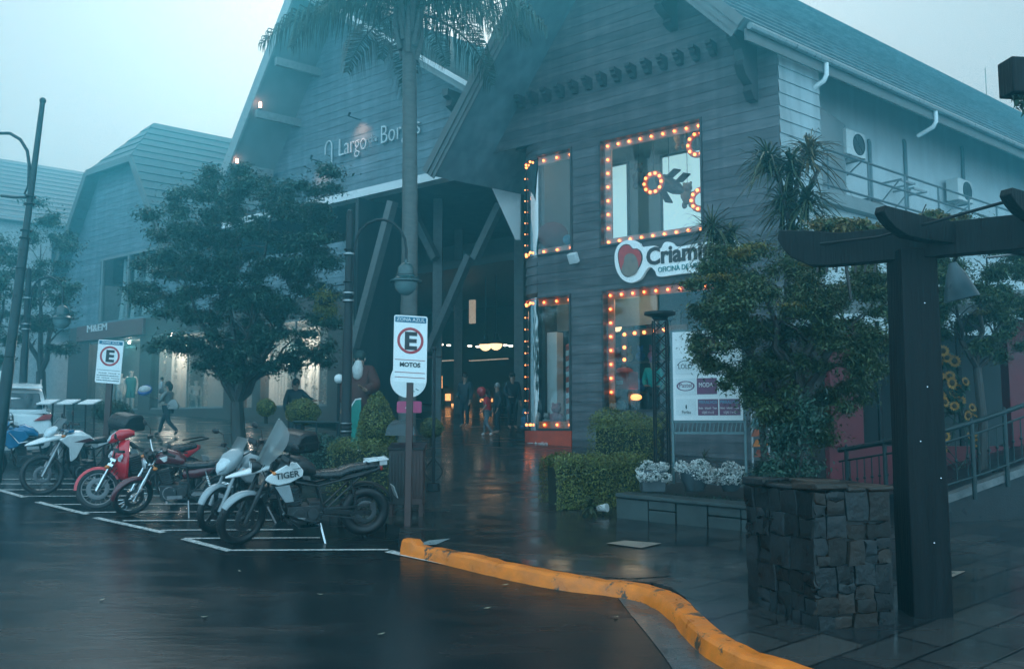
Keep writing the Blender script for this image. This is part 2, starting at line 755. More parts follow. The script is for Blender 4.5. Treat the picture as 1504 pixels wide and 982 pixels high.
KPX = [(1330, 1040), (1190, 984), (1108, 962), (1078, 948), (1052, 925), (1030, 902), (1006, 876), (985, 862), (962, 855), (930, 852),
       (893, 851), (850, 846), (780, 834), (700, 815), (640, 803), (612, 797), (585, 791)]
KH = 0.12
kt = ground_path(KPX, KH)                              # inner top edge of the kerb
back = G(338, 809) - G(0, 720)
back.z = 0
back.normalize()                                       # the bay line, towards the viewer
rear0 = G(588, 786)
rear1 = rear0 - back * 14
rear2 = rear0 - back * 40
pz = [Vector((p.x, p.y, 0)) for p in kt] + [Vector((rear0.x, rear0.y, 0)), Vector((rear1.x, rear1.y, 0)), Vector((rear2.x, rear2.y, 0)),
     Vector((-30, 70, 0)), Vector((40, 70, 0)), Vector((40, -4, 0)), Vector((kt[0].x + 2, -4, 0))]
mb = MB()
top = [Vector((p.x, p.y, gz(p.x, p.y) + KH)) for p in pz]
mb.prism([p - Z * 0.3 for p in top], Z * 0.3)
tag(mb.build('pavement', PAVER), 'wet stone paved plaza in front of the shops', 'pavement', kind='structure')

# yellow kerb: a worn swept profile
YEL = mat('orange kerb paint', (0.80, 0.175, 0.007), 0.42, var=0.22, scale=5, bump=0.35, bscale=14, rvar=0.2)
KD = mat('chipped kerb concrete', (0.10, 0.085, 0.07), 0.6, var=0.3, scale=12, bump=0.4)


def kerb_mat():
    m = YEL
    t = m.node_tree
    L = t.links.new
    b = t.nodes['Principled BSDF']
    src = b.inputs['Base Color'].links[0].from_socket
    n = t.nodes.new('ShaderNodeTexNoise')
    n.inputs['Scale'].default_value = 4.5
    n.inputs['Detail'].default_value = 9
    n.inputs['Roughness'].default_value = 0.7
    tc = t.nodes.new('ShaderNodeTexCoord')
    L(tc.outputs['Object'], n.inputs[0])
    r = t.nodes.new('ShaderNodeMapRange')
    r.inputs[1].default_value = 0.865
    r.inputs[2].default_value = 0.92
    n2 = t.nodes.new('ShaderNodeTexNoise')
    n2.inputs['Scale'].default_value = 0.9
    n2.inputs['Detail'].default_value = 2
    L(tc.outputs['Object'], n2.inputs[0])
    ma = t.nodes.new('ShaderNodeMath')
    ma.operation = 'MULTIPLY_ADD'
    ma.inputs[1].default_value = 0.55
    L(n2.outputs[0], ma.inputs[0])
    L(n.outputs[0], ma.inputs[2])
    L(ma.outputs[0], r.inputs[0])
    mx_ = t.nodes.new('ShaderNodeMix')
    mx_.data_type = 'RGBA'
    mx_.inputs[7].default_value = (0.07, 0.045, 0.03, 1)
    L(r.outputs[0], mx_.inputs[0])
    L(src, mx_.inputs[6])
    L(mx_.outputs[2], b.inputs['Base Color'])


kerb_mat()
fine = []
for i in range(len(kt) - 1):
    k = max(1, int((kt[i + 1] - kt[i]).length / 0.12))
    for j in range(k):
        fine.append(kt[i].lerp(kt[i + 1], j / k))
fine.append(kt[-1])
sm = []
for i in range(len(fine)):
    a = fine[max(0, i - 3):i + 4]
    sm.append(sum(a, Vector((0, 0, 0))) / len(a))
rings = []
M_ = len(sm)
for i, p in enumerate(sm):
    d = (sm[min(i + 1, M_ - 1)] - sm[max(i - 1, 0)])
    d.z = 0
    d.normalize()
    s = Vector((-d.y, d.x, 0))                          # towards the road
    if s.x > 0 and abs(s.x) > abs(s.y):
        s = -s
    if s.y > 0 and abs(s.y) >= abs(s.x):
        s = -s
    f_ = i / (M_ - 1)
    wd = 0.17 + 0.03 * (f_ < 0.45) + 0.008 * math.sin(i * 0.37) + 0.004 * random.uniform(-1, 1)
    ht = 0.012 * math.sin(i * 0.21) + 0.008 * math.sin(i * 0.083 + 1) + 0.004 * random.uniform(-1, 1) + (0.05 if f_ > 0.955 else 0.0)
    base = Vector((p.x, p.y, gz(p.x, p.y)))
    h0 = KH + 0.02 + ht
    if i % 9 == 0:
        h0 -= 0.014
        wd -= 0.012
    rings.append([base + Z * (-0.1), base + Z * (h0 - 0.02), base + s * 0.015 + Z * h0, base + s * (wd * 0.5) + Z * (h0 + 0.004),
                  base + s * (wd - 0.025) + Z * (h0 - 0.004), base + s * wd + Z * (h0 - 0.03), base + s * (wd + 0.02) + Z * 0.05,
                  base + s * (wd + 0.03 + 0.006 * random.random()) + Z * (-0.1)])
mb = MB()
mb.loft(rings)
tag(mb.build('kerb', YEL, smooth=24), 'chipped orange painted kerb winding along the pavement edge', 'kerb', kind='structure')

# pale gutter apron inside the kerb bend, slatted strip behind the kerb, paler flagstones
APRON = mat('worn wet concrete', (0.06, 0.06, 0.06), 0.25, var=0.35, scale=3, bump=0.2, bscale=20, rvar=0.15)
mb = MB()
mb.poly([G(a, b, 0.006) for a, b in [(895, 860), (925, 900), (950, 930), (975, 962), (1000, 1000), (1200, 1000), (1120, 975), (1050, 945), (1005, 890), (965, 865)]])
tag(mb.build('gutter_apron', APRON), 'pale worn concrete gutter beside the kerb bend', 'gutter', kind='structure')
mb = MB()
mb.poly([G(a, b, KH + 0.006) for a, b in [(630, 800), (700, 813), (790, 832), (860, 845), (925, 849), (985, 845), (930, 826), (800, 802), (690, 788), (640, 786)]])
tag(mb.build('pavement_border', DECK), 'ribbed slatted paving strip behind the kerb', 'pavement', kind='structure')
TILE = mat('pale sandstone slab', (0.26, 0.21, 0.17), 0.35, var=0.25, scale=6, bump=0.1)
for a in ([(890, 797), (918, 793), (972, 797), (942, 804)], [(1385, 838), (1418, 838), (1400, 846), (1385, 846)]):
    mb = MB()
    mb.poly([G(x, y, KH + 0.012) for x, y in a])
    tag(mb.build('paving_slab', TILE), 'pale sandstone slab set in the dark wet paving', 'paving slab', kind='structure')
mb = MB()
mb.poly([G(x, y, KH + 0.012) for x, y in [(612, 800), (630, 793), (662, 790), (640, 799)]])
tag(mb.build('paving_slab', mat('grey kerb slab', (0.2, 0.24, 0.25), 0.35)), 'grey slab behind the kerb end', 'paving slab', kind='structure')

# road markings
MARK = mat('worn white road paint', (0.55, 0.55, 0.53), 0.3, var=0.3, scale=25, rvar=0.15)
mb = MB()


def strip(a, b, wd, h=0.006):
    a, b = Vector(a), Vector(b)
    d = b - a
    d.z = 0
    d.normalize()
    s = Vector((-d.y, d.x, 0)) * wd / 2
    n_ = max(1, int((b - a).length / 0.8))
    for i in range(n_):
        p, q = a.lerp(b, i / n_), a.lerp(b, (i + 1) / n_)
        mb.poly([Vector((k.x, k.y, gz(k.x, k.y) + h)) for k in (p - s, q - s, q + s, p + s)])


for (x0, y0, x1, y1) in [(270, 791, 338, 809), (140, 760, 240, 782), (55, 737, 128, 755), (-10, 717, 36, 730), (-60, 703, -20, 714)]:
    strip(G(x0, y0), G(x1, y1), 0.10)
for (x0, y0, x1) in [(335, 808.5, 570), (270, 791, 470), (236, 779, 430), (180, 765, 400), (124, 752.5, 380), (80, 741, 320), (30, 729, 300),
                     (0, 719.5, 260), (-30, 711, 220), (-40, 704, 200)]:
    strip(G(x0, y0, 0), G(x1, y0 - 1, 0), 0.07, 0.010)
strip(G(570, 809.5), G(700, 836), 0.13)
strip(G(700, 836), G(860, 860), 0.16)
tag(mb.build('road_marking', MARK), 'white painted motorcycle bay lines on the wet asphalt', 'road marking', kind='structure')

# ------------------------------------------------------------------ buildings: shared pieces


def siding(mb, n, z0, z1, h, fl, fr, ops=(), proud=0.013):
    zs = set([z0, z1] + [z0 + i * h for i in range(int((z1 - z0) / h) + 1)])
    for o in ops:
        zs.add(min(max(o[2], z0), z1))
        zs.add(min(max(o[3], z0), z1))
    zs = sorted(zs)
    for za, zb in zip(zs[:-1], zs[1:]):
        if zb - za < 1e-3:
            continue
        k = math.floor((za - z0) / h + 1e-4)
        fa = (za - z0) / h - k
        fb = fa + (zb - za) / h
        oa, ob = proud * (1 - fa), proud * (1 - min(1, fb))
        mid = (za + zb) / 2
        cuts = sorted([(o[0], o[1]) for o in ops if o[2] < mid < o[3]])
        segs = []
        a = (fl(za), fl(zb))
        for c in cuts:
            segs.append((a, (c[0], c[0])))
            a = (c[1], c[1])
        segs.append((a, (fr(za), fr(zb))))
        for (la, lb), (ra, rb) in segs:
            if ra - la < 0.01 and rb - lb < 0.01:
                continue
            rb, ra = max(rb, lb), max(ra, la)
            mb.add([F(n - oa, la, za), F(n - oa, ra, za), F(n - ob, rb, zb), F(n - ob, lb, zb)], [(0, 1, 2, 3)])
            if fa < 0.01:
                mb.add([F(n, la, za), F(n, ra, za), F(n - oa, ra, za), F(n - oa, la, za)], [(0, 1, 2, 3)])


def line(p, q):
    """s as a function of z through two (s, z) points"""
    k = (q[0] - p[0]) / (q[1] - p[1])
    return lambda z: p[0] + (z - p[1]) * k


def meet(p, q, a, b):
    f, g = line(p, q), line(a, b)
    kf, kg = (q[0] - p[0]) / (q[1] - p[1]), (b[0] - a[0]) / (b[1] - a[1])
    z = (a[0] - kg * a[1] - p[0] + kf * p[1]) / (kf - kg)
    return f(z), z


def roof_slope(mb, nr, e, a, length, courses, thick, step=0.05, skip=0.0):
    """roof from eave e to apex a (s, z at the rake plane nr), laid in courses and run along the ridge"""
    d = Vector((a[0] - e[0], a[1] - e[1]))
    up = Vector((-d.y, d.x)).normalized()
    if up.y < 0:
        up = -up
    pts = []
    for i in range(courses):
        p = Vector(e) + d * i / courses
        q = Vector(e) + d * (i + 1) / courses
        pts += [p + up * step, q]
    pts += [Vector(a) - up * thick, Vector(e) - up * thick]
    mb.prism([F(nr, p.x, p.y) + V * skip for p in pts], V * length)


def quad_box(mb, n0, n1, s0, s1, z0, z1):
    """box in front coordinates"""
    poly = [F(n0, s0, z0), F(n0, s1, z0), F(n0, s1, z1), F(n0, s0, z1)]
    mb.prism(poly, N * (n1 - n0))
# ------------------------------------------------------------------ the corner shop on the right
nW, nR = 18.7, 17.2
eL, pL = FS(625, 252, nR), FS(755, 0, nR)
eR, pR = FS(1094, 30, nR), FS(1055, 0, nR)
ap = meet(eL, pL, eR, pR)
sh = (nW - nR) / VN * VU                       # sideways shift of the roof profile between rake and wall
s_c = FS(1145, 185, nW)[0]                     # right corner of the front
s_l = FS(790, 500, nW)[0]                      # where the front starts to bend
RC = 0.75                                      # radius of the bent corner
cornerP = F(nW, s_c, 0)
zb = gz(0, (F(nW, (s_c + s_l) / 2, 0)).y) + KH + 0.02
shop = thing('shop_building', 'brown timber clad corner shop with steep gable, curved corner windows and bulb framed displays', 'building',
             F(nW, (s_c + s_l) / 2, zb))
fl_g = lambda z: line((eL[0] + sh, eL[1] - 0.35), (ap[0] + sh, ap[1] - 0.35))(z)
fr_g = lambda z: line((eR[0] + sh, eR[1] - 0.35), (ap[0] + sh, ap[1] - 0.35))(z)


def win(pts):
    """average facade rectangle of four picture corners tl, tr, br, bl"""
    q = [FS(x, y, nW) for x, y in pts]
    return ((q[0][0] + q[3][0]) / 2, (q[1][0] + q[2][0]) / 2, (q[2][1] + q[3][1]) / 2, (q[0][1] + q[1][1]) / 2)


W2 = win([(880, 207), (1031, 172), (1034, 338), (882, 367)])
W1 = win([(800, 228), (840, 219), (842, 373), (803, 379)])
W4 = win([(885, 428), (1062, 404), (1062, 600), (885, 607)])
W3 = win([(800, 434), (842, 428), (837, 633), (800, 633)])
W1 = (s_l, W1[1], W2[2], W2[3])
W3 = (s_l, W3[1], W3[2] + 0.02, W4[3])
ztop = max(eR[1], 0)
mb = MB()
zsplit = eL[1] - 0.35
left_edge = lambda z: s_l if z < FS(760, 190, nW)[1] else max(fl_g(z), fl_g(zsplit))
zarc = FS(768, 215, nW)[1]                      # top of the bent corner
BH = 0.235
siding(mb, nW, zb - 4 * BH, zarc, BH, lambda z: s_l, lambda z: min(s_c, fr_g(z)) if z > eR[1] - 1.2 else s_c,
       [W1, W2, W3, (W4[0], W4[1], W4[2], W4[3])])
zz = zb + math.ceil((zarc - zb) / BH) * BH
siding(mb, nW, zarc, ap[1] - 0.4, BH, lambda z: fl_g(z), lambda z: min(s_c, fr_g(z)), [W1, W2])
mb.build('clad_wall', SIDE_DK, shop)

# bent corner: courses of boards swept round a quarter circle, open where the glass goes
cc = F(nW + RC, s_l, 0)


def arc_pts(r_, z, n=10, a0=0.0, a1=math.pi * 0.5):
    return [cc + (-N * math.cos(a0 + (a1 - a0) * i / n) - U * math.sin(a0 + (a1 - a0) * i / n)) * r_ + Z * z for i in range(n + 1)]


mb = MB()
z = zb - 2 * BH
while z < zarc:
    z2 = min(z + BH, zarc)
    m_ = (z + z2) / 2
    if not (W1[2] < m_ < W1[3] or W3[2] < m_ < W3[3]):
        a, b = arc_pts(RC + 0.03, z), arc_pts(RC, z2)
        n_ = len(a)
        mb.add(a + b, [(i, i + 1, n_ + i + 1, n_ + i) for i in range(n_ - 1)])
        c = arc_pts(RC, z)
        mb.add(c + a, [(i, i + 1, n_ + i + 1, n_ + i) for i in range(n_ - 1)])
    z = z2
# side wall behind the bend
q = cc - U * RC
mb.prism([q, q + V * 9, q + V * 9 + U * 0.2, q + U * 0.2], Z * 0.001)
for i in range(int((zarc - zb) / BH) + 4):
    z0_ = zb + i * BH
    mb.add([q + Z * z0_ - U * 0.03, q + V * 9 + Z * z0_ - U * 0.03, q + V * 9 + Z * (z0_ + BH), q + Z * (z0_ + BH)], [(0, 1, 2, 3)])
mb.build('curved_wall', SIDE_DK, shop)

# roof
mb = MB()
roof_slope(mb, nR, eR, ap, 34, 17, 0.22, 0.055)
roof_slope(mb, nR, eL, ap, 34, 20, 0.22, 0.055)
roof = mb.build('roof', ROOF, shop, smooth=20)
mb = MB()
for (e, p) in ((eL, ap), (eR, ap)):
    e2, a2 = Vector(e), Vector(p)
    d = (a2 - e2).normalized()
    up = Vector((-d.y, d.x))
    if up.y < 0:
        up = -up
    for off, hh, nn in ((-0.02, 0.20, 0.10), (-0.20, 0.16, 0.06), (-0.34, 0.13, 0.03)):   # layered barge boards
        a0, a1 = e2 + up * (off + 0.06), a2 + up * (off + 0.06)
        mb.prism([F(nR - nn, q_.x, q_.y) for q_ in (a0, a1, a1 - up * hh, a0 - up * hh)], N * (nn - 0.002))
mb.build('barge_board', FASCIA, roof)
# eave: fascia, gutter, downpipe elbows
e0 = F(nR, eR[0], eR[1]) - Z * 0.12
mb = MB()
mb.bar(e0 - Z * 0.18, e0 - Z * 0.18 + V * 34, 0.05, 0.24)
mb.build('fascia', FASCIA, roof)
mb = MB()
mb.tube([e0 + U * 0.10 - Z * 0.02, e0 + U * 0.10 - Z * 0.02 + V * 34], 0.075, 8)
mb.build('gutter', mat('grey gutter metal', (0.22, 0.26, 0.27), 0.35, metal=0.4), roof)
inn = Vector((-V.y, V.x, 0))
for px in (1208, 1369):
    m_ = along(e0, V, px)
    c = e0 + V * m_ + U * 0.08
    mb = MB()
    mb.tube([c - Z * 0.08, c - Z * 0.36, c - Z * 0.48 + inn * 0.08, c - Z * 0.62 + inn * 0.5], 0.055, 8)
    mb.build('downpipe', WHITE, roof)

# right side: clad block, then the white wall set back under the eave with a balcony
mA = along(cornerP + Z * 7, V, 1209)
SETB = 1.25
mb = MB()
zt = eR[1] - 0.15
i = -3
while zb + i * 0.30 < zt:
    z0_, z1_ = zb + i * 0.30, min(zb + (i + 1) * 0.30, zt)
    c = Vector(cornerP) - inn * 0.0
    o_ = -inn * 0.025
    mb.add([c + o_ + Z * z0_, c + V * mA + o_ + Z * z0_, c + V * mA + Z * z1_, c + Z * z1_], [(0, 1, 2, 3)])
    mb.add([c + o_ + Z * z0_, c + V * mA + o_ + Z * z0_, c + V * mA + Z * z0_, c + Z * z0_], [(0, 1, 2, 3)])
    i += 1
mb.build('cladding', SIDE_LT, shop)
mb = MB()
k = cornerP + V * mA
mb.prism([k + Z * zb, k + inn * SETB + Z * zb, k + inn * SETB + Z * (zt + 0.9), k + Z * zt], V * -0.15)
mb.prism([k + inn * SETB + Z * zb, k + inn * (SETB + 0.2) + Z * zb, k + inn * (SETB + 0.2) + Z * (zt + 1.1), k + inn * SETB + Z * (zt + 1.1)], V * 28)
mb.build('rendered_wall', WHITEW, shop)
mb = MB()
mb.prism([cornerP + V * 0.1 + inn * 0.12 + Z * (zt + 0.1), cornerP + V * 0.1 + inn * (SETB + 0.1) + Z * (zt + 1.1), cornerP + V * 0.1 + inn * (SETB + 0.1) + Z * (zt + 1.05),
          cornerP + V * 0.1 + inn * 0.12 + Z * (zt + 0.05)], V * 30)
mb.build('soffit', TIMBER, shop)
# balcony
mk = along(k + Z * 5.8, V, 1222)
p0 = k + V * 0.02
zr = P(1227, 220, 1).z  # placeholder, replaced below


def z_at(p, py):
    lo, hi = -5.0, 30.0
    for _ in range(50):
        m = (lo + hi) / 2
        if proj(Vector((p.x, p.y, m)))[1] > py:
            lo = m
        else:
            hi = m
    return (lo + hi) / 2


r0 = cornerP + V * along(cornerP + Z * 6.5, V, 1227)
z_rail = z_at(r0, 220)
z_floor = z_at(r0, 280)
mb = MB()
mb.prism([p0 + Z * z_floor, p0 + inn * (SETB - 0.02) + Z * z_floor, p0 + inn * (SETB - 0.02) + Z * (z_floor - 0.3), p0 + Z * (z_floor - 0.3)], V * 27)
mb.build('balcony_floor', mat('grey concrete edge', (0.2, 0.22, 0.22), 0.6, var=0.2, scale=2), shop)
mb = MB()
mb.prism([p0 + inn * 0.25 + Z * (zb - 1), p0 + inn * 0.5 + Z * (zb - 1), p0 + inn * 0.5 + Z * (z_floor - 0.302), p0 + inn * 0.25 + Z * (z_floor - 0.302)], V * 27)
mb.build('rendered_wall', WHITEW, shop)
mb = MB()
off = inn * 0.06
for zz_ in (z_rail, z_rail - (z_rail - z_floor) * 0.42, z_floor + 0.12):
    mb.tube([p0 + off + Z * zz_, p0 + off + V * 26 + Z * zz_], 0.028, 6)
for i in range(15):
    c = p0 + off + V * (0.35 + i * 1.75)
    mb.tube([c + Z * (z_floor + 0.001), c + Z * z_rail], 0.026, 6)
mb.build('railing', mat('grey steel rail', (0.12, 0.15, 0.16), 0.4, metal=0.3), shop)

# corbels under the rakes and the row of carved brackets
def corbel(s, zt_, hh, dd, wd):
    prof = [(0, 0), (dd, 0), (dd, -0.12 * hh), (dd * 0.85, -0.16 * hh), (dd * 0.9, -0.28 * hh), (dd * 0.62, -0.38 * hh), (dd * 0.55, -0.52 * hh),
            (dd * 0.62, -0.60 * hh), (dd * 0.5, -0.72 * hh), (dd * 0.25, -0.8 * hh), (dd * 0.3, -0.9 * hh), (dd * 0.16, -hh), (0, -hh)]
    m = MB()
    m.prism([F(nW - 0.035 - a, s - wd / 2, zt_ + b) for a, b in prof], U * wd)
    m.box(F(nW - dd * 0.5, s, zt_ + 0.06), (0.001, 0.001, 0.001))
    return m


for px, py, hh in ((1106, 52, 1.55), (700, 150, 1.5), (990, -10, 0.95)):
    s, z = FS(px, py, nW)
    corbel(s, z, hh, 1.25, 0.2).build('corbel', TIMBER, shop)
zbr = FS(914, 104, nW)[1]
sa, sb_ = FS(770, 150, nW)[0], FS(1050, 72, nW)[0]
for i in range(14):
    s = sa + (sb_ - sa) * i / 13
    m = MB()
    prof = [(0, 0), (0.34, 0), (0.34, -0.08), (0.26, -0.11), (0.28, -0.17), (0.17, -0.21), (0.13, -0.29), (0, -0.29)]
    m.prism([F(nW - 0.032 - a, s - 0.07, zbr + b) for a, b in prof], U * 0.14)
    m.build('bracket', TIMBER, shop)

# rooms behind the glass
zm = (W4[3] + W2[2]) / 2
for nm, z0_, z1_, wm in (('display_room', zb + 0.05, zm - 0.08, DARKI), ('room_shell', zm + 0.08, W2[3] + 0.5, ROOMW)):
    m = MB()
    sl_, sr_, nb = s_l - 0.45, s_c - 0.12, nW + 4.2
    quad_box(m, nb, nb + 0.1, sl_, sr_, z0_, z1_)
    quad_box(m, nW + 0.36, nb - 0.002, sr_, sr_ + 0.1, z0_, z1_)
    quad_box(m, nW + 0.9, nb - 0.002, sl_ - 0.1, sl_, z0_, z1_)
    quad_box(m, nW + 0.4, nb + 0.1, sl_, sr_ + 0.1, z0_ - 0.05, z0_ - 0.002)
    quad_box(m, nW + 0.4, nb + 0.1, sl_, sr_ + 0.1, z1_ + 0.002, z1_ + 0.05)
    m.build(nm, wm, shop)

bulb_me = None


def bulb(c, parent, r=0.033, m=BULB):
    global bulb_me
    if bulb_me is None:
        t_ = MB()
        t_.ball((0, 0, 0), 1, n=6)
        o = t_.build('bulb', BULB)
        bulb_me = o.data
        bpy.data.objects.remove(o)
    o = link_mesh('bulb', bulb_me, parent)
    o.location = Vector(c) - ROOTM[root_of(parent).name]
    o.scale = (r, r, r)
    return o


FWD = 0.18


def bulb_window(nm, o, sides, fm, curved=False):
    s0, s1, z0, z1 = o
    s0c = s0
    win_ = MB()
    d0, d1 = nW + 0.05, nW + 0.36
    # lining of the opening
    quad_box(win_, nW - 0.045, d1, s0 + 0.001, s1 - 0.001, z1 - 0.04, z1 - 0.001)
    quad_box(win_, nW - 0.045, d1, s0 + 0.001, s1 - 0.001, z0 + 0.001, z0 + 0.05)
    quad_box(win_, nW - 0.045, d1, s1 - 0.05, s1 - 0.001, z0 + 0.052, z1 - 0.042)
    if not curved:
        quad_box(win_, nW - 0.045, d1, s0 + 0.001, s0 + 0.05, z0 + 0.052, z1 - 0.042)
    w_ = win_.build('window', TIMBER, shop)
    fr = MB()
    bd = nW + 0.18
    a = s0 + (0 if curved else 0.052)
    if 't' in sides:
        quad_box(fr, bd, bd + 0.05, a, s1 - 0.052, z1 - FWD - 0.04, z1 - 0.042)
    if 'b' in sides:
        f2 = MB()
        quad_box(f2, bd, bd + 0.05, a, s1 - 0.052, z0 + 0.052, z0 + 0.05 + FWD)
        f2.build('marquee_board', fm, w_)
    if 'l' in sides and not curved:
        quad_box(fr, bd - 0.003, bd + 0.047, a, a + FWD, z0 + 0.052, z1 - 0.042)
    if curved:
        for zz0, zz1 in ((z1 - FWD - 0.04, z1 - 0.042), (z0 + 0.052, z0 + 0.05 + FWD)):
            p_, q_ = arc_pts(RC - 0.18, zz0), arc_pts(RC - 0.18, zz1)
            n_ = len(p_)
            fr.add(p_ + q_, [(i, i + 1, n_ + i + 1, n_ + i) for i in range(n_ - 1)])
        for zz0 in (z1 - 0.04, z0 + 0.03):
            p_, q_ = arc_pts(RC + 0.03, zz0), arc_pts(RC - 0.3, zz0)
            n_ = len(p_)
            fr.add(p_ + q_, [(i, i + 1, n_ + i + 1, n_ + i) for i in range(n_ - 1)])
    fr.build('marquee_board', fm, w_)
    pn = MB()
    g = nW + 0.03
    pn.add([F(g, s0, z0), F(g, s1 - 0.05, z0), F(g, s1 - 0.05, z1), F(g, s0, z1)], [(0, 1, 2, 3)])
    if curved:
        p_, q_ = arc_pts(RC - 0.03, z0), arc_pts(RC - 0.03, z1)
        n_ = len(p_)
        pn.add(p_ + q_, [(i, i + 1, n_ + i + 1, n_ + i) for i in range(n_ - 1)])
    pn.build('pane', GLASSR, w_)
    bz = bd - 0.035
    sp = 0.31
    top, bot = z1 - 0.04 - FWD / 2, z0 + 0.05 + FWD / 2
    nb_ = int((s1 - a - 0.2) / sp)
    for i in range(nb_ + 1):
        s = a + FWD / 2 + (s1 - a - 0.26) * i / nb_
        if 't' in sides:
            bulb(F(bz, s, top), w_)
        if 'b' in sides:
            bulb(F(bz, s, bot), w_)
    if 'l' in sides and not curved:
        nl = int((top - bot) / sp)
        for i in range(1, nl):
            bulb(F(bz, a + FWD / 2, bot + (top - bot) * i / nl), w_)
    if curved:
        for zz0 in (top, bot):
            for ang in (0.35, 0.75, 1.1):
                bulb(cc + (-N * math.cos(ang) - U * math.sin(ang)) * (RC + 0.015) + Z * zz0, w_)
        st = MB()
        c0 = cc + (-N * math.cos(1.15) - U * math.sin(1.15)) * (RC + 0.03)
        st.tube([c0 + Z * (z0 + 0.2), c0 + Z * (z1 - 0.2)], 0.02, 5)
        st.build('light_cord', BLACKM, w_)
        nl = int((top - bot) / 0.30)
        for i in range(1, nl):
            bulb(c0 - N * 0.03 - U * 0.01 + Z * (bot + (top - bot) * i / nl), w_, 0.017)
    return w_


bulb_window('window', W2, 'tlb', FRAMEW)
bulb_window('window', W1, 'tb', FRAMEW, curved=True)
bulb_window('window', W4, 'tl', FRAMEO)
bulb_window('window', W3, 'tb', FRAMEO, curved=True)
# red plinth below the corner display, with its lettering
m = MB()
zpl = W3[2]
quad_box(m, nW - 0.05, nW + 0.1, s_l, W3[1], zb - 0.02, zpl - 0.01)
p_, q_ = arc_pts(RC + 0.05, zb - 0.02), arc_pts(RC + 0.05, zpl - 0.01)
m.add(p_ + q_, [(i, i + 1, 11 + i + 1, 11 + i) for i in range(10)])
pl = m.build('plinth', REDP, shop)
s, z = FS(768, 643, nW)
text_mb('cena da pelúcia', 0.10, 0.01, 0.75, facing(F(nW - 0.062, s_l - 0.30, zb + 0.10))).build('lettering', WHITE, pl)

# things that belong to the front: floodlight, slanted soffit sheet
m = MB()
c = F(nW - 0.2, *FS(842, 379, nW - 0.2))
Mf = facing((0, 0, 0)).to_3x3() @ Matrix.Rotation(0.5, 3, 'X')
m.box(c, (0.24, 0.26, 0.16), Mf)
m.bar(c, c + N * 0.2, 0.05, 0.05)
fl_ = m.build('floodlight', WHITE, bevel=0.02)
tag(fl_, 'small white floodlight on the cladding below the curved upper window', 'floodlight')
m = MB()
tri = [P(719, 269, 26.2), P(764, 276, 26.2), P(764, 352, 26.2), P(757, 352, 26.2)]
m.prism(tri, Vector((0.02, 0.10, 0)))
m.build('soffit_sheet', WHITE, shop)
# antenna on the ridge
rp = F(nR, ap[0], ap[1])
m_ = along(rp, V, 1449)
m = MB()
m.tube([rp + V * m_, rp + V * m_ + Z * 1.1], 0.012, 5)
tag(m.build('antenna', BLACKM), 'thin bare antenna rod on the right roof ridge', 'antenna')


# ---- air conditioners and brackets on the white wall
def ac_unit(c, face, label, sc_=1.0):
    """c: back bottom centre on the wall, face: outward direction"""
    side = face.cross(Z)
    r = thing('air_conditioner', label, 'air conditioner', c, 'air conditioners on the white wall')
    M3 = Matrix((side, face, Z)).transposed()
    m = MB()
    m.box(c + face * 0.28 * sc_ + Z * 0.3 * sc_, (0.85 * sc_, 0.34 * sc_, 0.62 * sc_), M3)
    b = m.build('casing', mat('aircon casing', (0.62, 0.62, 0.6), 0.45, var=0.08), r, bevel=0.015)
    m = MB()
    cf = c + face * (0.452 * sc_) + Z * 0.3 * sc_ - side * 0.12 * sc_
    Mr = frame_m((0, 0, 0), side, Z).to_3x3()
    Mr = Matrix((side, Z, face)).transposed()
    m.torus(cf, 0.25 * sc_, 0.018, Mr, 24, 6)
    for k_ in (0.07, 0.13, 0.19):
        m.torus(cf, k_ * sc_, 0.006, Mr, 20, 5)
    for a in range(8):
        d = side * math.cos(a * math.pi / 4) + Z * math.sin(a * math.pi / 4)
        m.bar(cf, cf + d * 0.24 * sc_, 0.012, 0.012, face)
    m.build('fan_grille', BLACKM, r)
    m = MB()
    m.lathe([(0.001, 0), (0.235 * sc_, 0), (0.235 * sc_, 0.004), (0.001, 0.004)], cf - face * 0.006, Mr, 24)
    m.build('fan', mat('aircon shadow grey', (0.06, 0.07, 0.07), 0.6), r)
    m = MB()
    for s_ in (-0.3, 0.3):
        m.bar(c + side * s_ * sc_ - Z * 0.04, c + side * s_ * sc_ + face * 0.5 * sc_ - Z * 0.04, 0.04, 0.04)
        m.bar(c + side * s_ * sc_ - Z * 0.35, c + side * s_ * sc_ + face * 0.42 * sc_ - Z * 0.06, 0.03, 0.03)
    m.build('wall_bracket', GALV, r)
    return r


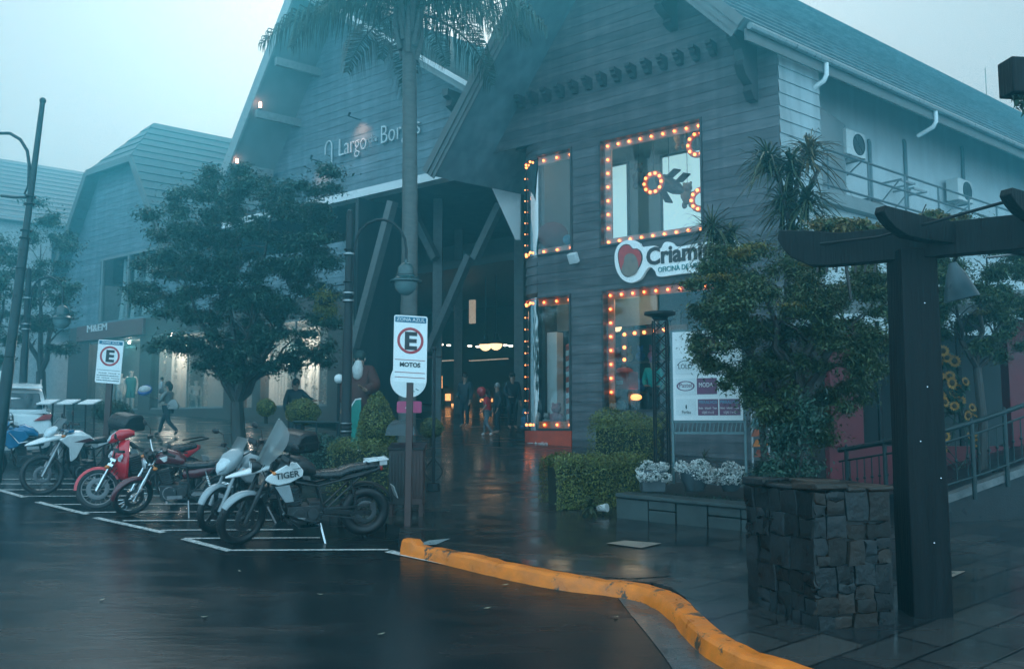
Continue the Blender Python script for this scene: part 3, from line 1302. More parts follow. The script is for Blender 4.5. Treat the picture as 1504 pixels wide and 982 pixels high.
wall0 = k + inn * SETB
for px, py, lb in ((1240, 238, 'white air conditioner at the clad corner above the small palm'),
                   (1402, 302, 'white air conditioner behind the railing below the coiled pipes')):
    m_ = along(wall0 + Z * 6, V, px)
    c = wall0 + V * m_
    c.z = z_at(c, py)
    ac_unit(c + Z * 0.05, -inn, lb, 1.05)
for px, py0, py1 in ((1283, 205, 300), (1336, 205, 305), (1422, 215, 270)):
    m = MB()
    m_ = along(wall0 + Z * 6, V, px)
    c = wall0 + V * m_ - inn * 0.05
    a, b = z_at(c, py0), z_at(c, py1)
    m.tube([c + Z * a + inn * 0.04, c + Z * (a - 0.1), c + Z * b], 0.05, 7)
    m.build('wall_pipe', mat('grey wall pipe', (0.16, 0.2, 0.21), 0.5), shop)
m = MB()
for px, py in ((1300, 270), (1318, 282)):
    m_ = along(wall0 + Z * 6, V, px)
    c = wall0 + V * m_
    c.z = z_at(c, py)
    m.bar(c, c - inn * 0.6, 0.05, 0.05)
    m.bar(c + V * 0.7, c + V * 0.7 - inn * 0.6, 0.05, 0.05)
    m.bar(c - inn * 0.55, c - inn * 0.55 + V * 0.7, 0.05, 0.05)
    m.bar(c - Z * 0.5, c - inn * 0.5 - Z * 0.03, 0.03, 0.03)
m.build('empty_bracket', GALV, shop)
# ------------------------------------------------------------------ the market hall in the middle
cR, cW = 17.7, 19.3
hl, ha_l = FS(318, 275, cR), FS(420.6, 6, cR)
hr, ha_r = FS(679, 122, cR), FS(483, 9, cR)
ca = meet(hl, ha_l, hr, ha_r)
hall = thing('market_hall', 'tall gabled hall with lettering on its front and a dark open entrance', 'building', F(cW, FS(582, 640, cW)[0], gz(0, 27)))
shc = (cW - cR) / VN * VU
fr2 = line(hr, ca)
hr2 = (fr2(hr[1] - 0.35), hr[1] - 0.35)           # the right slope runs on down behind the shop gable
mb = MB()
roof_slope(mb, cR, hr2, ca, 24, 24, 0.18, 0.06)
roof_slope(mb, cR, hl, ca, 24, 16, 0.18, 0.06)
hroof = mb.build('roof', ROOF_C, hall, smooth=20)
mb = MB()
e2, a2 = Vector(hl), Vector(ca)
d = (a2 - e2).normalized()
up = Vector((-d.y, d.x))
mb.prism([F(cR - 0.08, q_.x, q_.y) for q_ in (e2 + up * 0.05, a2 + up * 0.05, a2 - up * 0.33, e2 - up * 0.33)], N * 0.078)
mb.build('barge_board', mat('pale barge board', (0.24, 0.27, 0.27), 0.5, var=0.15), hroof)
mb = MB()
e3 = Vector(hr2)
d = (a2 - e3).normalized()
up = Vector((-d.y, d.x))
if up.y < 0:
    up = -up
mb.prism([F(cR - 0.06, q_.x, q_.y) for q_ in (e3 + up * 0.10, a2 + up * 0.10, a2 - up * 0.02, e3 - up * 0.02)], N * 0.058)
mb.build('flashing', WHITE, hroof)

zbeam_b, zbeam_t = FS(582, 279, cW)[1], FS(582, 267, cW)[1]
gl = lambda z: max(line((hl[0] + shc, hl[1] - 0.2), (ca[0] + shc, ca[1] - 0.2))(z), -40)
gr = lambda z: line((hr[0] + shc, hr[1] - 0.2), (ca[0] + shc, ca[1] - 0.2))(z)
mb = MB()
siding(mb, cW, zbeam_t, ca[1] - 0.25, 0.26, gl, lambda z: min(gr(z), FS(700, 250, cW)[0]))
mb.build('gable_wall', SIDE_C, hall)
mb = MB()
quad_box(mb, cW - 0.12, cW + 0.3, FS(330, 320, cW)[0], FS(690, 255, cW)[0], zbeam_b, zbeam_t - 0.002)
mb.build('lintel_beam', WHITE, hall)
# purlins under the left overhang
for (x0, y0, x1) in ((405, 90, 495), (376, 167, 447), (343, 245, 400)):
    s, z = FS(x0, y0, cR + 0.05)
    a = F(cR + 0.05, s, z)
    m_ = min(along(a, V, x1), 2.2)
    mb = MB()
    mb.bar(a, a + V * m_, 0.16, 0.26)
    mb.build('purlin', mat('pale purlin timber', (0.2, 0.21, 0.21), 0.5, var=0.2), hall)
# small lamps on the left rake
for px, py in ((379, 156), (345, 239)):
    s, z = FS(px, py, cR + 0.15)
    c = F(cR + 0.15, s + 0.12, z)
    t_ = thing('rake_lamp', 'small reddish lamp glowing under the hall roof edge' + (', the upper of two' if py < 200 else ', the lower of two'), 'lamp', c,
               'lamps under the hall roof edge')
    m = MB()
    m.tube([c - Z * 0.08, c + Z * 0.10], 0.045, 8)
    m.build('tube', mat('reddish lamp glow', (1, 0.5, 0.4), 0.3, emit=(1.0, 0.42, 0.28), estr=14), t_)
    m = MB()
    m.box(c - Z * 0.12, (0.1, 0.1, 0.05))
    m.build('holder', BLACKM, t_)
# spot-lit patches on the gable come from two small uplights
for px, py in ((513, 196), (457, 258)):
    s, z = FS(px, py, cW - 0.5)
    c = F(cW - 0.55, s, z + 0.55)
    t_ = thing('wall_spotlight', 'small spotlight washing the hall gable ' + ('above the lettering' if py < 220 else 'behind the tree top'), 'spotlight', c,
               'spotlights on the hall gable')
    m = MB()
    m.tube([c, c + Z * 0.12 + N * 0.05], [0.03, 0.045], 8)
    m.bar(c, c + N * 0.5, 0.025, 0.025)
    m.build('housing', BLACKM, t_)
    ld = bpy.data.lights.new('spot', 'SPOT')
    ld.energy = 32
    ld.color = (1.0, 0.45, 0.28)
    ld.spot_size = R(95)
    ld.spot_blend = 1.0
    ld.shadow_soft_size = 0.05
    lo_ = bpy.data.objects.new('spot_light', ld)
    COL.objects.link(lo_)
    lo_.parent = t_
    lo_.location = Z * -0.04 + N * 0.06
    lo_.rotation_euler = (-(N * 0.6 - Z * 0.6)).to_track_quat('Z', 'Y').to_euler()
# lettering on the gable, with the crook beside it
s0, z0 = FS(497, 233, cW - 0.05)
s1, z1 = FS(540, 222, cW - 0.05)
LET = mat('pale sign letters', (0.62, 0.66, 0.66), 0.4, var=0.05)


def gl_text(s, px0, py0, px1, hpx):
    a, za = FS(px0, py0, cW - 0.05)
    b, _ = FS(px1, py0, cW - 0.05)
    h = FS(px0, py0 - hpx, cW - 0.05)[1] - za
    t_ = text_mb(s, h, 0.05, 1.0, bold=-0.012)
    xs = [p[0] for p in t_.v]
    k_ = (b - a) / (max(xs) - min(xs))
    t_.v = [((p[0] - min(xs)) * k_, p[1], p[2]) for p in t_.v]
    t_.xf(facing(F(cW - 0.05, a, za)))
    return t_


tx = gl_text('Largo', 499, 230, 539, 26)
for part in (gl_text('da', 543, 211, 555, 12), gl_text('Borges', 561, 212, 618, 27)):
    tx.add(part.v, part.f)
let = tx.build('wall_lettering', LET)
tag(let, 'pale raised lettering reading Largo da Borges on the hall gable', 'sign')
a, za = FS(487, 244, cW - 0.06)
h_ = FS(487, 206, cW - 0.06)[1] - za
b_, _ = FS(478, 222, cW - 0.06)
m = MB()
w__ = a - b_
m.tube([F(cW - 0.06, a, za), F(cW - 0.06, a, za + h_ * 0.75)] + [F(cW - 0.06, a - w__ / 2 + w__ / 2 * math.cos(t), za + h_ * 0.75 + math.sin(t) * h_ * 0.25) for t in
        (0.4, 0.8, 1.2, 1.6, 2.0, 2.4, 2.8, 3.14)] + [F(cW - 0.06, b_, za + h_ * 0.5)], 0.025, 6)
tag(m.build('sign_emblem', LET), 'thin pale crook emblem left of the hall lettering', 'emblem')

# inside of the hall: ceiling, back wall, posts and braces
zc = FS(585, 402, 25)[1]
sA, sB = FS(470, 640, cW)[0] - 3.2, FS(760, 640, cW)[0]
zg = lambda n_, s_: gz(0, F(n_, s_, 0).y)
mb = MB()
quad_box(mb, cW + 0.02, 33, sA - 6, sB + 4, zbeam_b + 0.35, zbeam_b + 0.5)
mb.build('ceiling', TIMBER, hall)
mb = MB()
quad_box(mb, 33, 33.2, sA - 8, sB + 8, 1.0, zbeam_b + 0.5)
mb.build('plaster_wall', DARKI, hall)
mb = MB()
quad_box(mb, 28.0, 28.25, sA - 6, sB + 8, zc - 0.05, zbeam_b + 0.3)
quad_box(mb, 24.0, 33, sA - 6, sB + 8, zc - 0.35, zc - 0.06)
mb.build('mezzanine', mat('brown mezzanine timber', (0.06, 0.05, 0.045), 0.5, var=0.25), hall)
BR = mat('grey brace timber', (0.13, 0.14, 0.14), 0.55, var=0.2)
mb = MB()
for px, n_ in ((641, 22.0), (672, 26.0), (548, 22.0), (762, 23.0)):
    s = FS(px, 640, n_)[0]
    mb.bar(F(n_, s, zg(n_, s)), F(n_, s, zbeam_b + 0.35), 0.3, 0.3)
mb.build('post', BR, hall)
mb = MB()
for (xa, ya, xb, yb, n_) in ((630, 515, 690, 375, 21.6), (520, 510, 577, 296, 18.6), (697, 380, 735, 300, 21.6), (640, 380, 600, 300, 21.6)):
    mb.bar(F(n_, *FS(xa, ya, n_)), F(n_, *FS(xb, yb, n_)), 0.24, 0.24)
mb.build('brace', BR, hall)
# shop windows glowing at the back of the hall
for (x0, y0, x1, y1, mm) in ((676, 577, 691, 583, BULBD), (655, 578, 660, 588, BULBD), (664, 592, 687, 597, BULBD), (690, 440, 697, 475, LAMPW), (668, 440, 673, 468, LAMPW),
                             (640, 528, 667, 531, LAMPW), (552, 525, 575, 528, LAMPW), (551, 536, 566, 539, LAMPW), (528, 532, 545, 535, BULBD), (640, 552, 648, 570, BULBD), (600, 512, 640, 514, LAMPW), (690, 527, 745, 529, LAMPW), (706, 585, 722, 590, BULBD)):
    nd = 29.9 if mm is BULBD else 27.9
    s0_, z0_ = FS(x0, y1, nd)
    s1_, z1_ = FS(x1, y0, nd)
    m = MB()
    quad_box(m, nd - 0.05, nd + 0.08, s0_, s1_, z0_, z1_)
    m.build('lit_display', mat('amber display glow', (1, 0.6, 0.3), 0.4, emit=(1.0, 0.42, 0.14), estr=1.8) if mm is BULBD else
            mat('faint display glow', (0.8, 0.7, 0.6), 0.4, emit=(0.8, 0.6, 0.42), estr=0.4), hall)
m = MB()
for (x0, y0, x1, y1) in ((652, 560, 740, 640), (560, 560, 640, 640)):
    s0_, z0_ = FS(x0, y1, 30)
    s1_, z1_ = FS(x1, y0, 30)
    quad_box(m, 30, 30.8, s0_, s1_, zg(30, s0_), z1_ - 0.2)
m.build('counter', mat('dark counter', (0.04, 0.04, 0.042), 0.4), hall)
# downlights
for i, (px, py) in enumerate(((560, 507), (580, 508), (690, 509), (702, 510), (742, 508), (750, 509), (625, 508), (534, 399), (541, 405), (565, 408), (614, 410), (573, 426), (672, 508), (659, 508), (648, 507), (540, 506), (528, 505))):
    n_ = 25.0 if py < 450 else 29.0
    s, z = FS(px, py, n_)
    c = F(n_, s, z)
    m = MB()
    m.lathe([(0.001, 0), (0.07, 0), (0.09, 0.02), (0.09, 0.06), (0.001, 0.06)], c, None, 10)
    o = m.build('downlight', SPOTW)
    tag(o, 'small round ceiling downlight glowing in the dark hall', 'downlight', 'downlights in the hall ceiling')
    if py < 450:
        m = MB()
        m.bar(c + Z * 0.06, c + Z * (zbeam_b + 0.34 - z), 0.03, 0.03)
        o2 = m.build('rod', BLACKM, None)
        o2.parent = o
# pendant lamps: half globe under a dark cap
for px, py, n_, lb in ((568, 452, 23, 'half globe pendant lamp glowing warm beside the palm trunk'), (713, 506, 26, 'left one of two warm half globe pendant lamps in the hall'),
                       (728.5, 505, 26, 'right one of two warm half globe pendant lamps in the hall')):
    s, z = FS(px, py, n_)
    c = F(n_, s, z)
    r_ = abs(FS(px + (9.5 if n_ == 23 else 7), py, n_)[0] - s)
    t_ = thing('pendant_lamp', lb, 'pendant lamp', c, 'half globe pendant lamps')
    m = MB()
    m.lathe([(0.001, -r_)] + [(r_ * math.cos(a), -r_ * math.sin(a)) for a in (1.3, 1.0, 0.7, 0.4, 0.0)] + [(0.001, 0.0)], c, None, 16)
    m.build('globe', LAMPW, t_)
    m = MB()
    m.lathe([(r_ * 1.25, 0.003), (r_ * 1.2, 0.04), (r_ * 0.5, 0.16), (r_ * 0.3, 0.4), (0.001, 0.42)], c, None, 16)
    m.tube([c + Z * 0.4, c + Z * (zc - z + 0.2)], 0.02, 6)
    m.build('cap', BLACKM, t_)

# ------------------------------------------------------------------ the shop building on the left
lR, lW = 18.4, 18.9
g1, g2 = FS(128, 250, lR), FS(193, 230, lR)
zcl = (g1[1] + g2[1]) / 2
lo1, lo2 = FS(81, 391, lR), FS(232, 340, lR)
left = thing('shop_building', 'fog veiled shop with clipped hip gable roof and garland hung display windows', 'building', F(lW, FS(230, 630, lW)[0], gz(0, 31)))
sm_ = (g1[0] + g2[0]) / 2
hipd = 1.75
zrd = zcl + 2.1
mb = MB()
A = F(lR, g1[0], zcl)
B = F(lR, g2[0], zcl)
C_ = F(lR, sm_, zrd) + V * hipd
eAl = line((g1[0], zcl), lo1)
eBl = line((g2[0], zcl), lo2)
zlow = lo1[1] - 0.6
DL, DR = F(lR, eAl(zlow), zlow), F(lR, eBl(zlow), zlow)
LEN = 20
nb = 12


def courses(quad, k_):
    """lay a roof quad a-b (bottom) d-c (top) in stepped courses"""
    a, b, c, d = quad
    nr = (b - a).cross(d - a).normalized()
    if nr.z < 0:
        nr = -nr
    for i in range(k_):
        t0, t1 = i / k_, (i + 1) / k_
        p, q_ = a.lerp(d, t0), b.lerp(c, t0)
        r_, s_ = b.lerp(c, t1), a.lerp(d, t1)
        mb.add([p + nr * 0.04, q_ + nr * 0.04, r_, s_], [(0, 1, 2, 3)])
        mb.add([p, q_, q_ + nr * 0.04, p + nr * 0.04], [(0, 1, 2, 3)])


courses((A, B, C_, C_), 5)                                           # clipped hip
courses((B, B + V * LEN, C_ + V * (LEN - hipd), C_), 6)               # upper right
courses((DR, DR + V * LEN, B + V * LEN, B), 12)
courses((DL, DL + V * LEN, A + V * LEN, A), 12)
courses((A, A + V * LEN, C_ + V * (LEN - hipd), C_), 6)
lroof = mb.build('roof', mat('grey shingle metal', (0.09, 0.125, 0.135), 0.5, var=0.2), left, smooth=20)
mb = MB()
for p, q_ in ((A, B), (A, DL), (B, DR)):
    mb.bar(p - Z * 0.1 - N * 0.04, q_ - Z * 0.1 - N * 0.04, 0.08, 0.26)
mb.build('barge_board', FASCIA, lroof)
mb = MB()
shl = (lW - lR) / VN * VU
zf2 = FS(160, 378, lW)[1]
sLend, sRend = FS(112, 640, lW)[0], FS(505, 640, lW)[0]
zlb = gz(0, F(lW, FS(270, 640, lW)[0], 0).y) + KH
zsg0, zsg1 = FS(165, 497, lW)[1], FS(165, 474, lW)[1]
WU = (FS(148, 400, lW)[0], FS(232, 400, lW)[0], zsg1 + 0.1, zf2)
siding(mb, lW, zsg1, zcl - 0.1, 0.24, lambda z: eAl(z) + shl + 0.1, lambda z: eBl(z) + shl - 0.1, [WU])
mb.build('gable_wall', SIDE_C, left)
mb = MB()
quad_box(mb, lW + 1.4, lW + 1.5, WU[0] - 0.2, WU[1] + 0.2, WU[2] - 0.1, WU[3] + 0.1)
mb.build('room_shell', ROOMW, left)
mb = MB()
for k_ in range(3):
    s = WU[0] + (WU[1] - WU[0]) * (0.02 + 0.47 * k_)
    quad_box(mb, lW - 0.03, lW + 0.1, s, s + 0.12, WU[2], WU[3])
quad_box(mb, lW - 0.03, lW + 0.1, WU[0], WU[1] + 0.1, WU[3] - 0.1, WU[3])
uw = mb.build('window', mat('grey window frame', (0.2, 0.22, 0.22), 0.4), left)
mb = MB()
mb.add([F(lW + 0.05, WU[0], WU[2]), F(lW + 0.05, WU[1], WU[2]), F(lW + 0.05, WU[1], WU[3]), F(lW + 0.05, WU[0], WU[3])], [(0, 1, 2, 3)])
mb.build('pane', GLASSR, uw)
mb = MB()
for f_ in (0.22, 0.42, 0.62, 0.86):
    c = F(lW + 0.6, WU[0] + (WU[1] - WU[0]) * f_, 0)
    pts = [c + Z * (WU[3] - 0.05), c + U * 0.1 + Z * (WU[3] * 0.5 + WU[2] * 0.5), c - U * 0.05 + Z * (WU[2] + 0.1)]
    mb.tube(pts, [0.12, 0.18, 0.22], 8)
mb.build('curtain', WHITE, uw)
# ground floor: fascia band, piers, base
WB = mat('brown shopfront panel', (0.09, 0.055, 0.05), 0.45, var=0.2, scale=3)
PIER = mat('dark brown pier', (0.07, 0.05, 0.045), 0.5, var=0.2)
mb = MB()
quad_box(mb, lW - 0.02, lW + 0.3, sLend - 1, sRend, zsg0 - 0.05, zsg1 - 0.01)
quad_box(mb, lW - 0.06, lW + 0.3, sLend - 1, sRend, zlb - 0.3, zlb + 0.25)
mb.build('shopfront_band', PIER, left)
zw0, zw1 = zlb + 0.25, zsg0 - 0.06
piers = [(100, 130), (205, 222), (330, 352), (372, 384), (482, 505)]
for a_, b_ in piers:
    mb = MB()
    s0_, s1_ = FS(a_, 560, lW)[0], FS(b_, 560, lW)[0]
    quad_box(mb, lW - 0.04, lW + 0.31, s0_, s1_, zw0, zw1)
    mb.build('pier', PIER, left)
mb = MB()
quad_box(mb, lW + 2.2, lW + 2.3, sLend - 1, sRend, zlb, zsg1)
quad_box(mb, lW + 0.3, lW + 2.2, sLend - 1, sRend, zsg0 + 0.05, zsg0 + 0.1)
quad_box(mb, lW + 0.3, lW + 2.2, sLend - 1, sRend, zlb, zlb + 0.24)
quad_box(mb, lW + 0.31, lW + 2.19, sRend - 0.1, sRend, zlb, zsg1)
mb.build('display_room', mat('pale display wall', (0.30, 0.29, 0.28), 0.7, var=0.15), left)
m = MB()
quad_box(m, lW + 0.31, lW + 2.4, sRend + 0.002, sRend + 0.15, zlb - 1, zbeam_b)
m.build('timber_wall', mat('dark end wall timber', (0.03, 0.033, 0.036), 0.6, var=0.3, scale=2, streak=0.3), left)
for a_, b_ in ((130, 205), (222, 330), (384, 482)):
    s0_, s1_ = FS(a_, 560, lW)[0], FS(b_, 560, lW)[0]
    m = MB()
    quad_box(m, lW + 0.02, lW + 0.08, s0_, s1_, zw1 - 0.08, zw1 - 0.002)
    quad_box(m, lW + 0.02, lW + 0.08, s0_, s1_, zw0 + 0.002, zw0 + 0.06)
    quad_box(m, lW + 0.022, lW + 0.082, (s0_ + s1_) / 2 - 0.02, (s0_ + s1_) / 2 + 0.02, zw0 + 0.062, zw1 - 0.082)
    w_ = m.build('window', mat('grey window frame', (0.2, 0.22, 0.22), 0.4), left)
    m = MB()
    m.add([F(lW + 0.05, s0_, zw0), F(lW + 0.05, s1_, zw0), F(lW + 0.05, s1_, zw1), F(lW + 0.05, s0_, zw1)], [(0, 1, 2, 3)])
    m.build('pane', GLASS, w_)
# side wing wall above the shopfront, behind the tree
mb = MB()
siding(mb, lW + 0.05, zsg1, zsg1 + 1.6, 0.24, lambda z: FS(215, 560, lW)[0], lambda z: sRend)
mb.build('wing_wall', SIDE_C, left)
# sign board
sg = thing('shop_sign', 'faded red brown shop sign board with pale letters above the display windows', 'sign', F(lW - 0.1, FS(170, 484, lW)[0], zsg0))
m = MB()
quad_box(m, lW - 0.16, lW - 0.022, FS(118, 484, lW)[0], FS(215, 484, lW)[0], zsg0, zsg1)
m.build('board', mat('faded red brown board', (0.16, 0.06, 0.055), 0.45, var=0.12), sg, bevel=0.02)
a_, z_ = FS(128, 488, lW - 0.17)
b_, _ = FS(157, 484, lW - 0.17)
t_ = text_mb('M&EM', FS(128, 478, lW - 0.17)[1] - z_, 0.03)
xs = [p[0] for p in t_.v]
t_.v = [((p[0] - min(xs)) * (b_ - a_) / (max(xs) - min(xs)), p[1], p[2]) for p in t_.v]
t_.xf(facing(F(lW - 0.164, a_, z_ + 0.0)))
t_.build('lettering', WHITE, sg)


def point(c, e, col=(1, 0.72, 0.45), r=0.12):
    ld = bpy.data.lights.new('lamp', 'POINT')
    ld.energy = e
    ld.color = col
    ld.shadow_soft_size = r
    o = bpy.data.objects.new('point_light', ld)
    o.location = c
    COL.objects.link(o)
    return o


# spot lamps in the display windows (the lit points the photograph shows), each with its light
for px, py, e, lb in ((248, 502, 130, 'tiny bright spot lamp over the seated dummy'), (435, 515, 130, 'tiny bright spot lamp above the dark haired person'),
                      (372, 554, 18, 'small warm table lamp glow behind the tree trunk'), (190, 504, 60, 'tiny spot lamp over the teal dressed dummy')):
    s, z = FS(px, py, lW + 0.8)
    c = F(lW + 0.8, s, z)
    m = MB()
    m.lathe([(0.001, 0), (0.045, 0), (0.06, 0.03), (0.06, 0.08), (0.001, 0.1)], c, None, 10)
    o = m.build('spot_lamp', SPOTW)
    tag(o, lb, 'spot lamp', 'spot lamps in the display windows')
    L_ = point(Vector((0, 0, -0.12)), e, (1, 0.82, 0.68))
    L_.parent = o
    L_.location = c - Z * 0.12

# far building behind the left trees
A = P(-30, 228, 43)
far = thing('building', 'pale long roofed building almost lost in the fog at far left', 'building', Vector((A.x, A.y, gz(0, A.y))))
perp = Vector((V.y, -V.x, 0))
mb = MB()
for i in range(14):
    t0, t1 = i / 14, (i + 1) / 14
    f = lambda t: A + perp * 5.2 * (1 - t) - Z * 4.0 * (1 - t) - V * 12
    mb.add([f(t0) + Z * 0.05, f(t0) + V * 40 + Z * 0.05, f(t1) + V * 40, f(t1)], [(0, 1, 2, 3)])
    mb.add([f(t0), f(t0) + V * 40, f(t0) + V * 40 + Z * 0.05, f(t0) + Z * 0.05], [(0, 1, 2, 3)])
    g_ = lambda t: A - perp * 5.2 * (1 - t) - Z * 4.0 * (1 - t) - V * 12
    mb.add([g_(t0), g_(t0) + V * 40, g_(t1) + V * 40, g_(t1)], [(0, 1, 2, 3)])
mb.build('roof', mat('pale corrugated roof', (0.16, 0.19, 0.2), 0.5, var=0.15), far, smooth=20)
mb = MB()
c = A + perp * 4.7 - V * 11.6
zt_ = A.z - 3.7
for q_ in ((c, V * 39), (c - perp * 9.4, V * 39)):
    mb.prism([Vector((q_[0].x, q_[0].y, 0)), Vector((q_[0].x, q_[0].y, zt_)), Vector((q_[0].x, q_[0].y, zt_)) + perp * 0.2, Vector((q_[0].x, q_[0].y, 0)) + perp * 0.2], q_[1])
mb.build('wall', mat('pale rendered wall', (0.4, 0.42, 0.42), 0.7, var=0.15), far)
for i in range(9):
    mb = MB()
    p = Vector((c.x, c.y, 0)) + V * (2 + i * 4.2) + perp * 0.205
    mb.box(p + Z * (zt_ - 1.7), (1.4, 0.06, 1.5), Matrix((V, perp, Z)).transposed())
    mb.build('window', mat('dim far window', (0.06, 0.08, 0.09), 0.2), far)

# ------------------------------------------------------------------ fog
m = bpy.data.materials.new('fog')
m.use_nodes = True
t = m.node_tree
t.nodes.remove(t.nodes['Principled BSDF'])
pv = t.nodes.new('ShaderNodeVolumePrincipled')
pv.inputs['Color'].default_value = (0.15, 0.77, 0.98, 1)
pv.inputs['Density'].default_value = FOG
pv.inputs['Anisotropy'].default_value = 0.8
t.links.new(pv.outputs[0], t.nodes['Material Output'].inputs['Volume'])
MATS['fog'] = m
mb = MB()
mb.box((-10, 34.5, 7.25), (104, 83, 19.5))
o = mb.build('haze', m)
tag(o, 'even cold fog hanging in the square', 'fog', kind='stuff')
# ------------------------------------------------------------------ motorcycles
TYRE = mat('wet tyre rubber', (0.012, 0.012, 0.013), 0.45, var=0.2, scale=20, bump=0.1)
CHROME = mat('chrome', (0.62, 0.63, 0.64), 0.12, metal=1.0, var=0.05, rvar=0.05)
ALLOY = mat('cast alloy', (0.30, 0.31, 0.32), 0.35, metal=0.8, var=0.2, scale=14)
BPLAST = mat('black plastic', (0.014, 0.015, 0.016), 0.35, var=0.2, scale=20)
BSEAT = mat('wet black seat vinyl', (0.016, 0.02, 0.022), 0.28, var=0.25, scale=18, bump=0.06)
ENG = mat('dark engine casting', (0.05, 0.055, 0.058), 0.4, metal=0.5, var=0.3, scale=15)
LENS = mat('headlamp lens', (0.55, 0.6, 0.62), 0.06, var=0.1, scale=30, coat=1.0)
SCREEN = glass_mat('clear windscreen', tint=(0.75, 0.85, 0.87), refl=0.10, rough=0.08, body=0.45, bodycol=(0.62, 0.74, 0.76))
TAILR = mat('red tail lens', (0.35, 0.01, 0.01), 0.15, coat=1.0)
ORANGE = mat('orange indicator', (0.6, 0.16, 0.01), 0.2, coat=0.6)


def paint(name, col):
    return mat(name, col, 0.22, var=0.08, scale=6, coat=0.7)


WPAINT, REDPAINT = paint('white bike paint', (0.75, 0.77, 0.77)), paint('red scooter paint', (0.62, 0.004, 0.018))
DRED, SILV, BLUEP = paint('dark red bike paint', (0.10, 0.008, 0.014)), paint('silver bike paint', (0.30, 0.34, 0.36)), paint('blue bike paint', (0.01, 0.16, 0.32))


def sections(secs, n=16, p=2.6):
    m = MB()
    rings = []
    for s_ in secs:
        x, zc_, hw, hh = s_[:4]
        y0 = s_[4] if len(s_) > 4 else 0.0
        ring = []
        for k in range(n):
            a = 2 * math.pi * k / n
            ca_, sa_ = math.cos(a), math.sin(a)
            ring.append(Vector((x, y0 + hw * math.copysign(abs(ca_) ** (2 / p), ca_), zc_ + hh * math.copysign(abs(sa_) ** (2 / p), sa_))))
        rings.append(ring)
    return m.loft(rings)


def fender(c, r, a0, a1, hw, n=12, drop=0.03, th=0.012, m=None):
    m = m or MB()
    rings = []
    for i in range(n + 1):
        t_ = i / n
        a = R(a0 + (a1 - a0) * t_)
        w_ = hw * (0.75 + 0.5 * math.sin(math.pi * min(1, t_ * 1.1 + 0.1)) * 0.5)
        prof = [(-w_, r - drop), (-w_ * 0.6, r - drop * 0.25), (0, r), (w_ * 0.6, r - drop * 0.25), (w_, r - drop)]
        prof = prof + [(y, q_ - th) for y, q_ in reversed(prof)]
        rings.append([Vector((c[0] + math.cos(a) * q_, y, c[1] + math.sin(a) * q_)) for y, q_ in prof])
    return m.loft(rings)


YR = Matrix(((1, 0, 0), (0, 0, 1), (0, -1, 0)))        # lathe axis to bike y


def wheel(root, cx, r, tr, tw, style, S, metal=ALLOY, disc=True):
    c = Vector((cx, 0, r))
    rim = r - tr * 1.75
    m = MB()
    m.torus(c, rim, 0.018, YR, 36, 6, rz=tw * 0.55)
    m.lathe([(0.001, -0.05), (0.035, -0.05), (0.04, -0.02), (0.04, 0.02), (0.035, 0.05), (0.001, 0.05)], c, YR, 12)
    if style == 'spoke':
        for k in range(18):
            a = 2 * math.pi * k / 18
            b = a + (0.35 if k % 2 else -0.35)
            y = 0.035 if k % 4 < 2 else -0.035
            m.tube([c + Vector((math.cos(a) * 0.035, y, math.sin(a) * 0.035)), c + Vector((math.cos(b) * rim, 0, math.sin(b) * rim))], 0.0035, 4, False)
    else:
        for k in range(5):
            a = 2 * math.pi * k / 5 + 0.3
            for da in (-0.12, 0.12):
                m.bar(c + Vector((math.cos(a) * 0.03, 0, math.sin(a) * 0.03)), c + Vector((math.cos(a + da) * rim, 0, math.sin(a + da) * rim)), 0.03, 0.018, Vector((0, 1, 0)))
    if S is not None:
        m.xf(S)
    w_ = m.build('wheel', metal, root)
    m = MB()
    m.torus(c, r - tr, tr, YR, 44, 12, rz=tw)
    for k in range(44):                                # tread blocks
        a = 2 * math.pi * k / 44
        for y in (-0.45, 0.0, 0.45):
            q_ = c + Vector((math.cos(a) * (r - 0.004 - 0.10 * tr * abs(y) * 2), y * tw, math.sin(a) * (r - 0.004 - 0.10 * tr * abs(y) * 2)))
            m.box(q_, (0.016, tw * 0.36, 0.024), Matrix.Rotation(-a, 3, 'Y'))
    if S is not None:
        m.xf(S)
    m.build('tyre', TYRE, w_)
    if disc:
        m = MB()
        m.torus(c + Vector((0, 0.06, 0)), 0.115, 0.03, YR, 26, 6, rz=0.003)
        m.box(c + Vector((-0.09, 0.065, 0.07)), (0.07, 0.045, 0.09))
        if S is not None:
            m.xf(S)
        m.build('brake_disc', mat('worn disc steel', (0.12, 0.125, 0.13), 0.35, metal=0.8), w_)
    return w_


def steering(cfg):
    rk = R(cfg['rake'])
    ax = Vector((-math.sin(rk), 0, math.cos(rk)))
    front = Vector((cfg['L'] / 2, 0, cfg['Rf']))
    hp = front + ax * 0.6 - Vector((math.cos(rk), 0, math.sin(rk))) * 0.05
    S = Matrix.Translation(hp) @ Matrix.Rotation(R(cfg.get('steer', 0)), 4, ax) @ Matrix.Translation(-hp)
    return front, ax, hp, S


def mirror(root, base, out, S, m_=None):
    m = MB()
    a = Vector(base)
    e = a + Vector(out)
    m.tube([a, a + Vector((0, out[1] * 0.4, out[2] * 0.8)), e], 0.007, 6)
    m.ball(e + Vector((0, math.copysign(0.04, out[1]), 0.0)), 1, (0.018, 0.065, 0.042), 8)
    m.xf(S)
    return m.build('mirror', m_ or BPLAST, root)


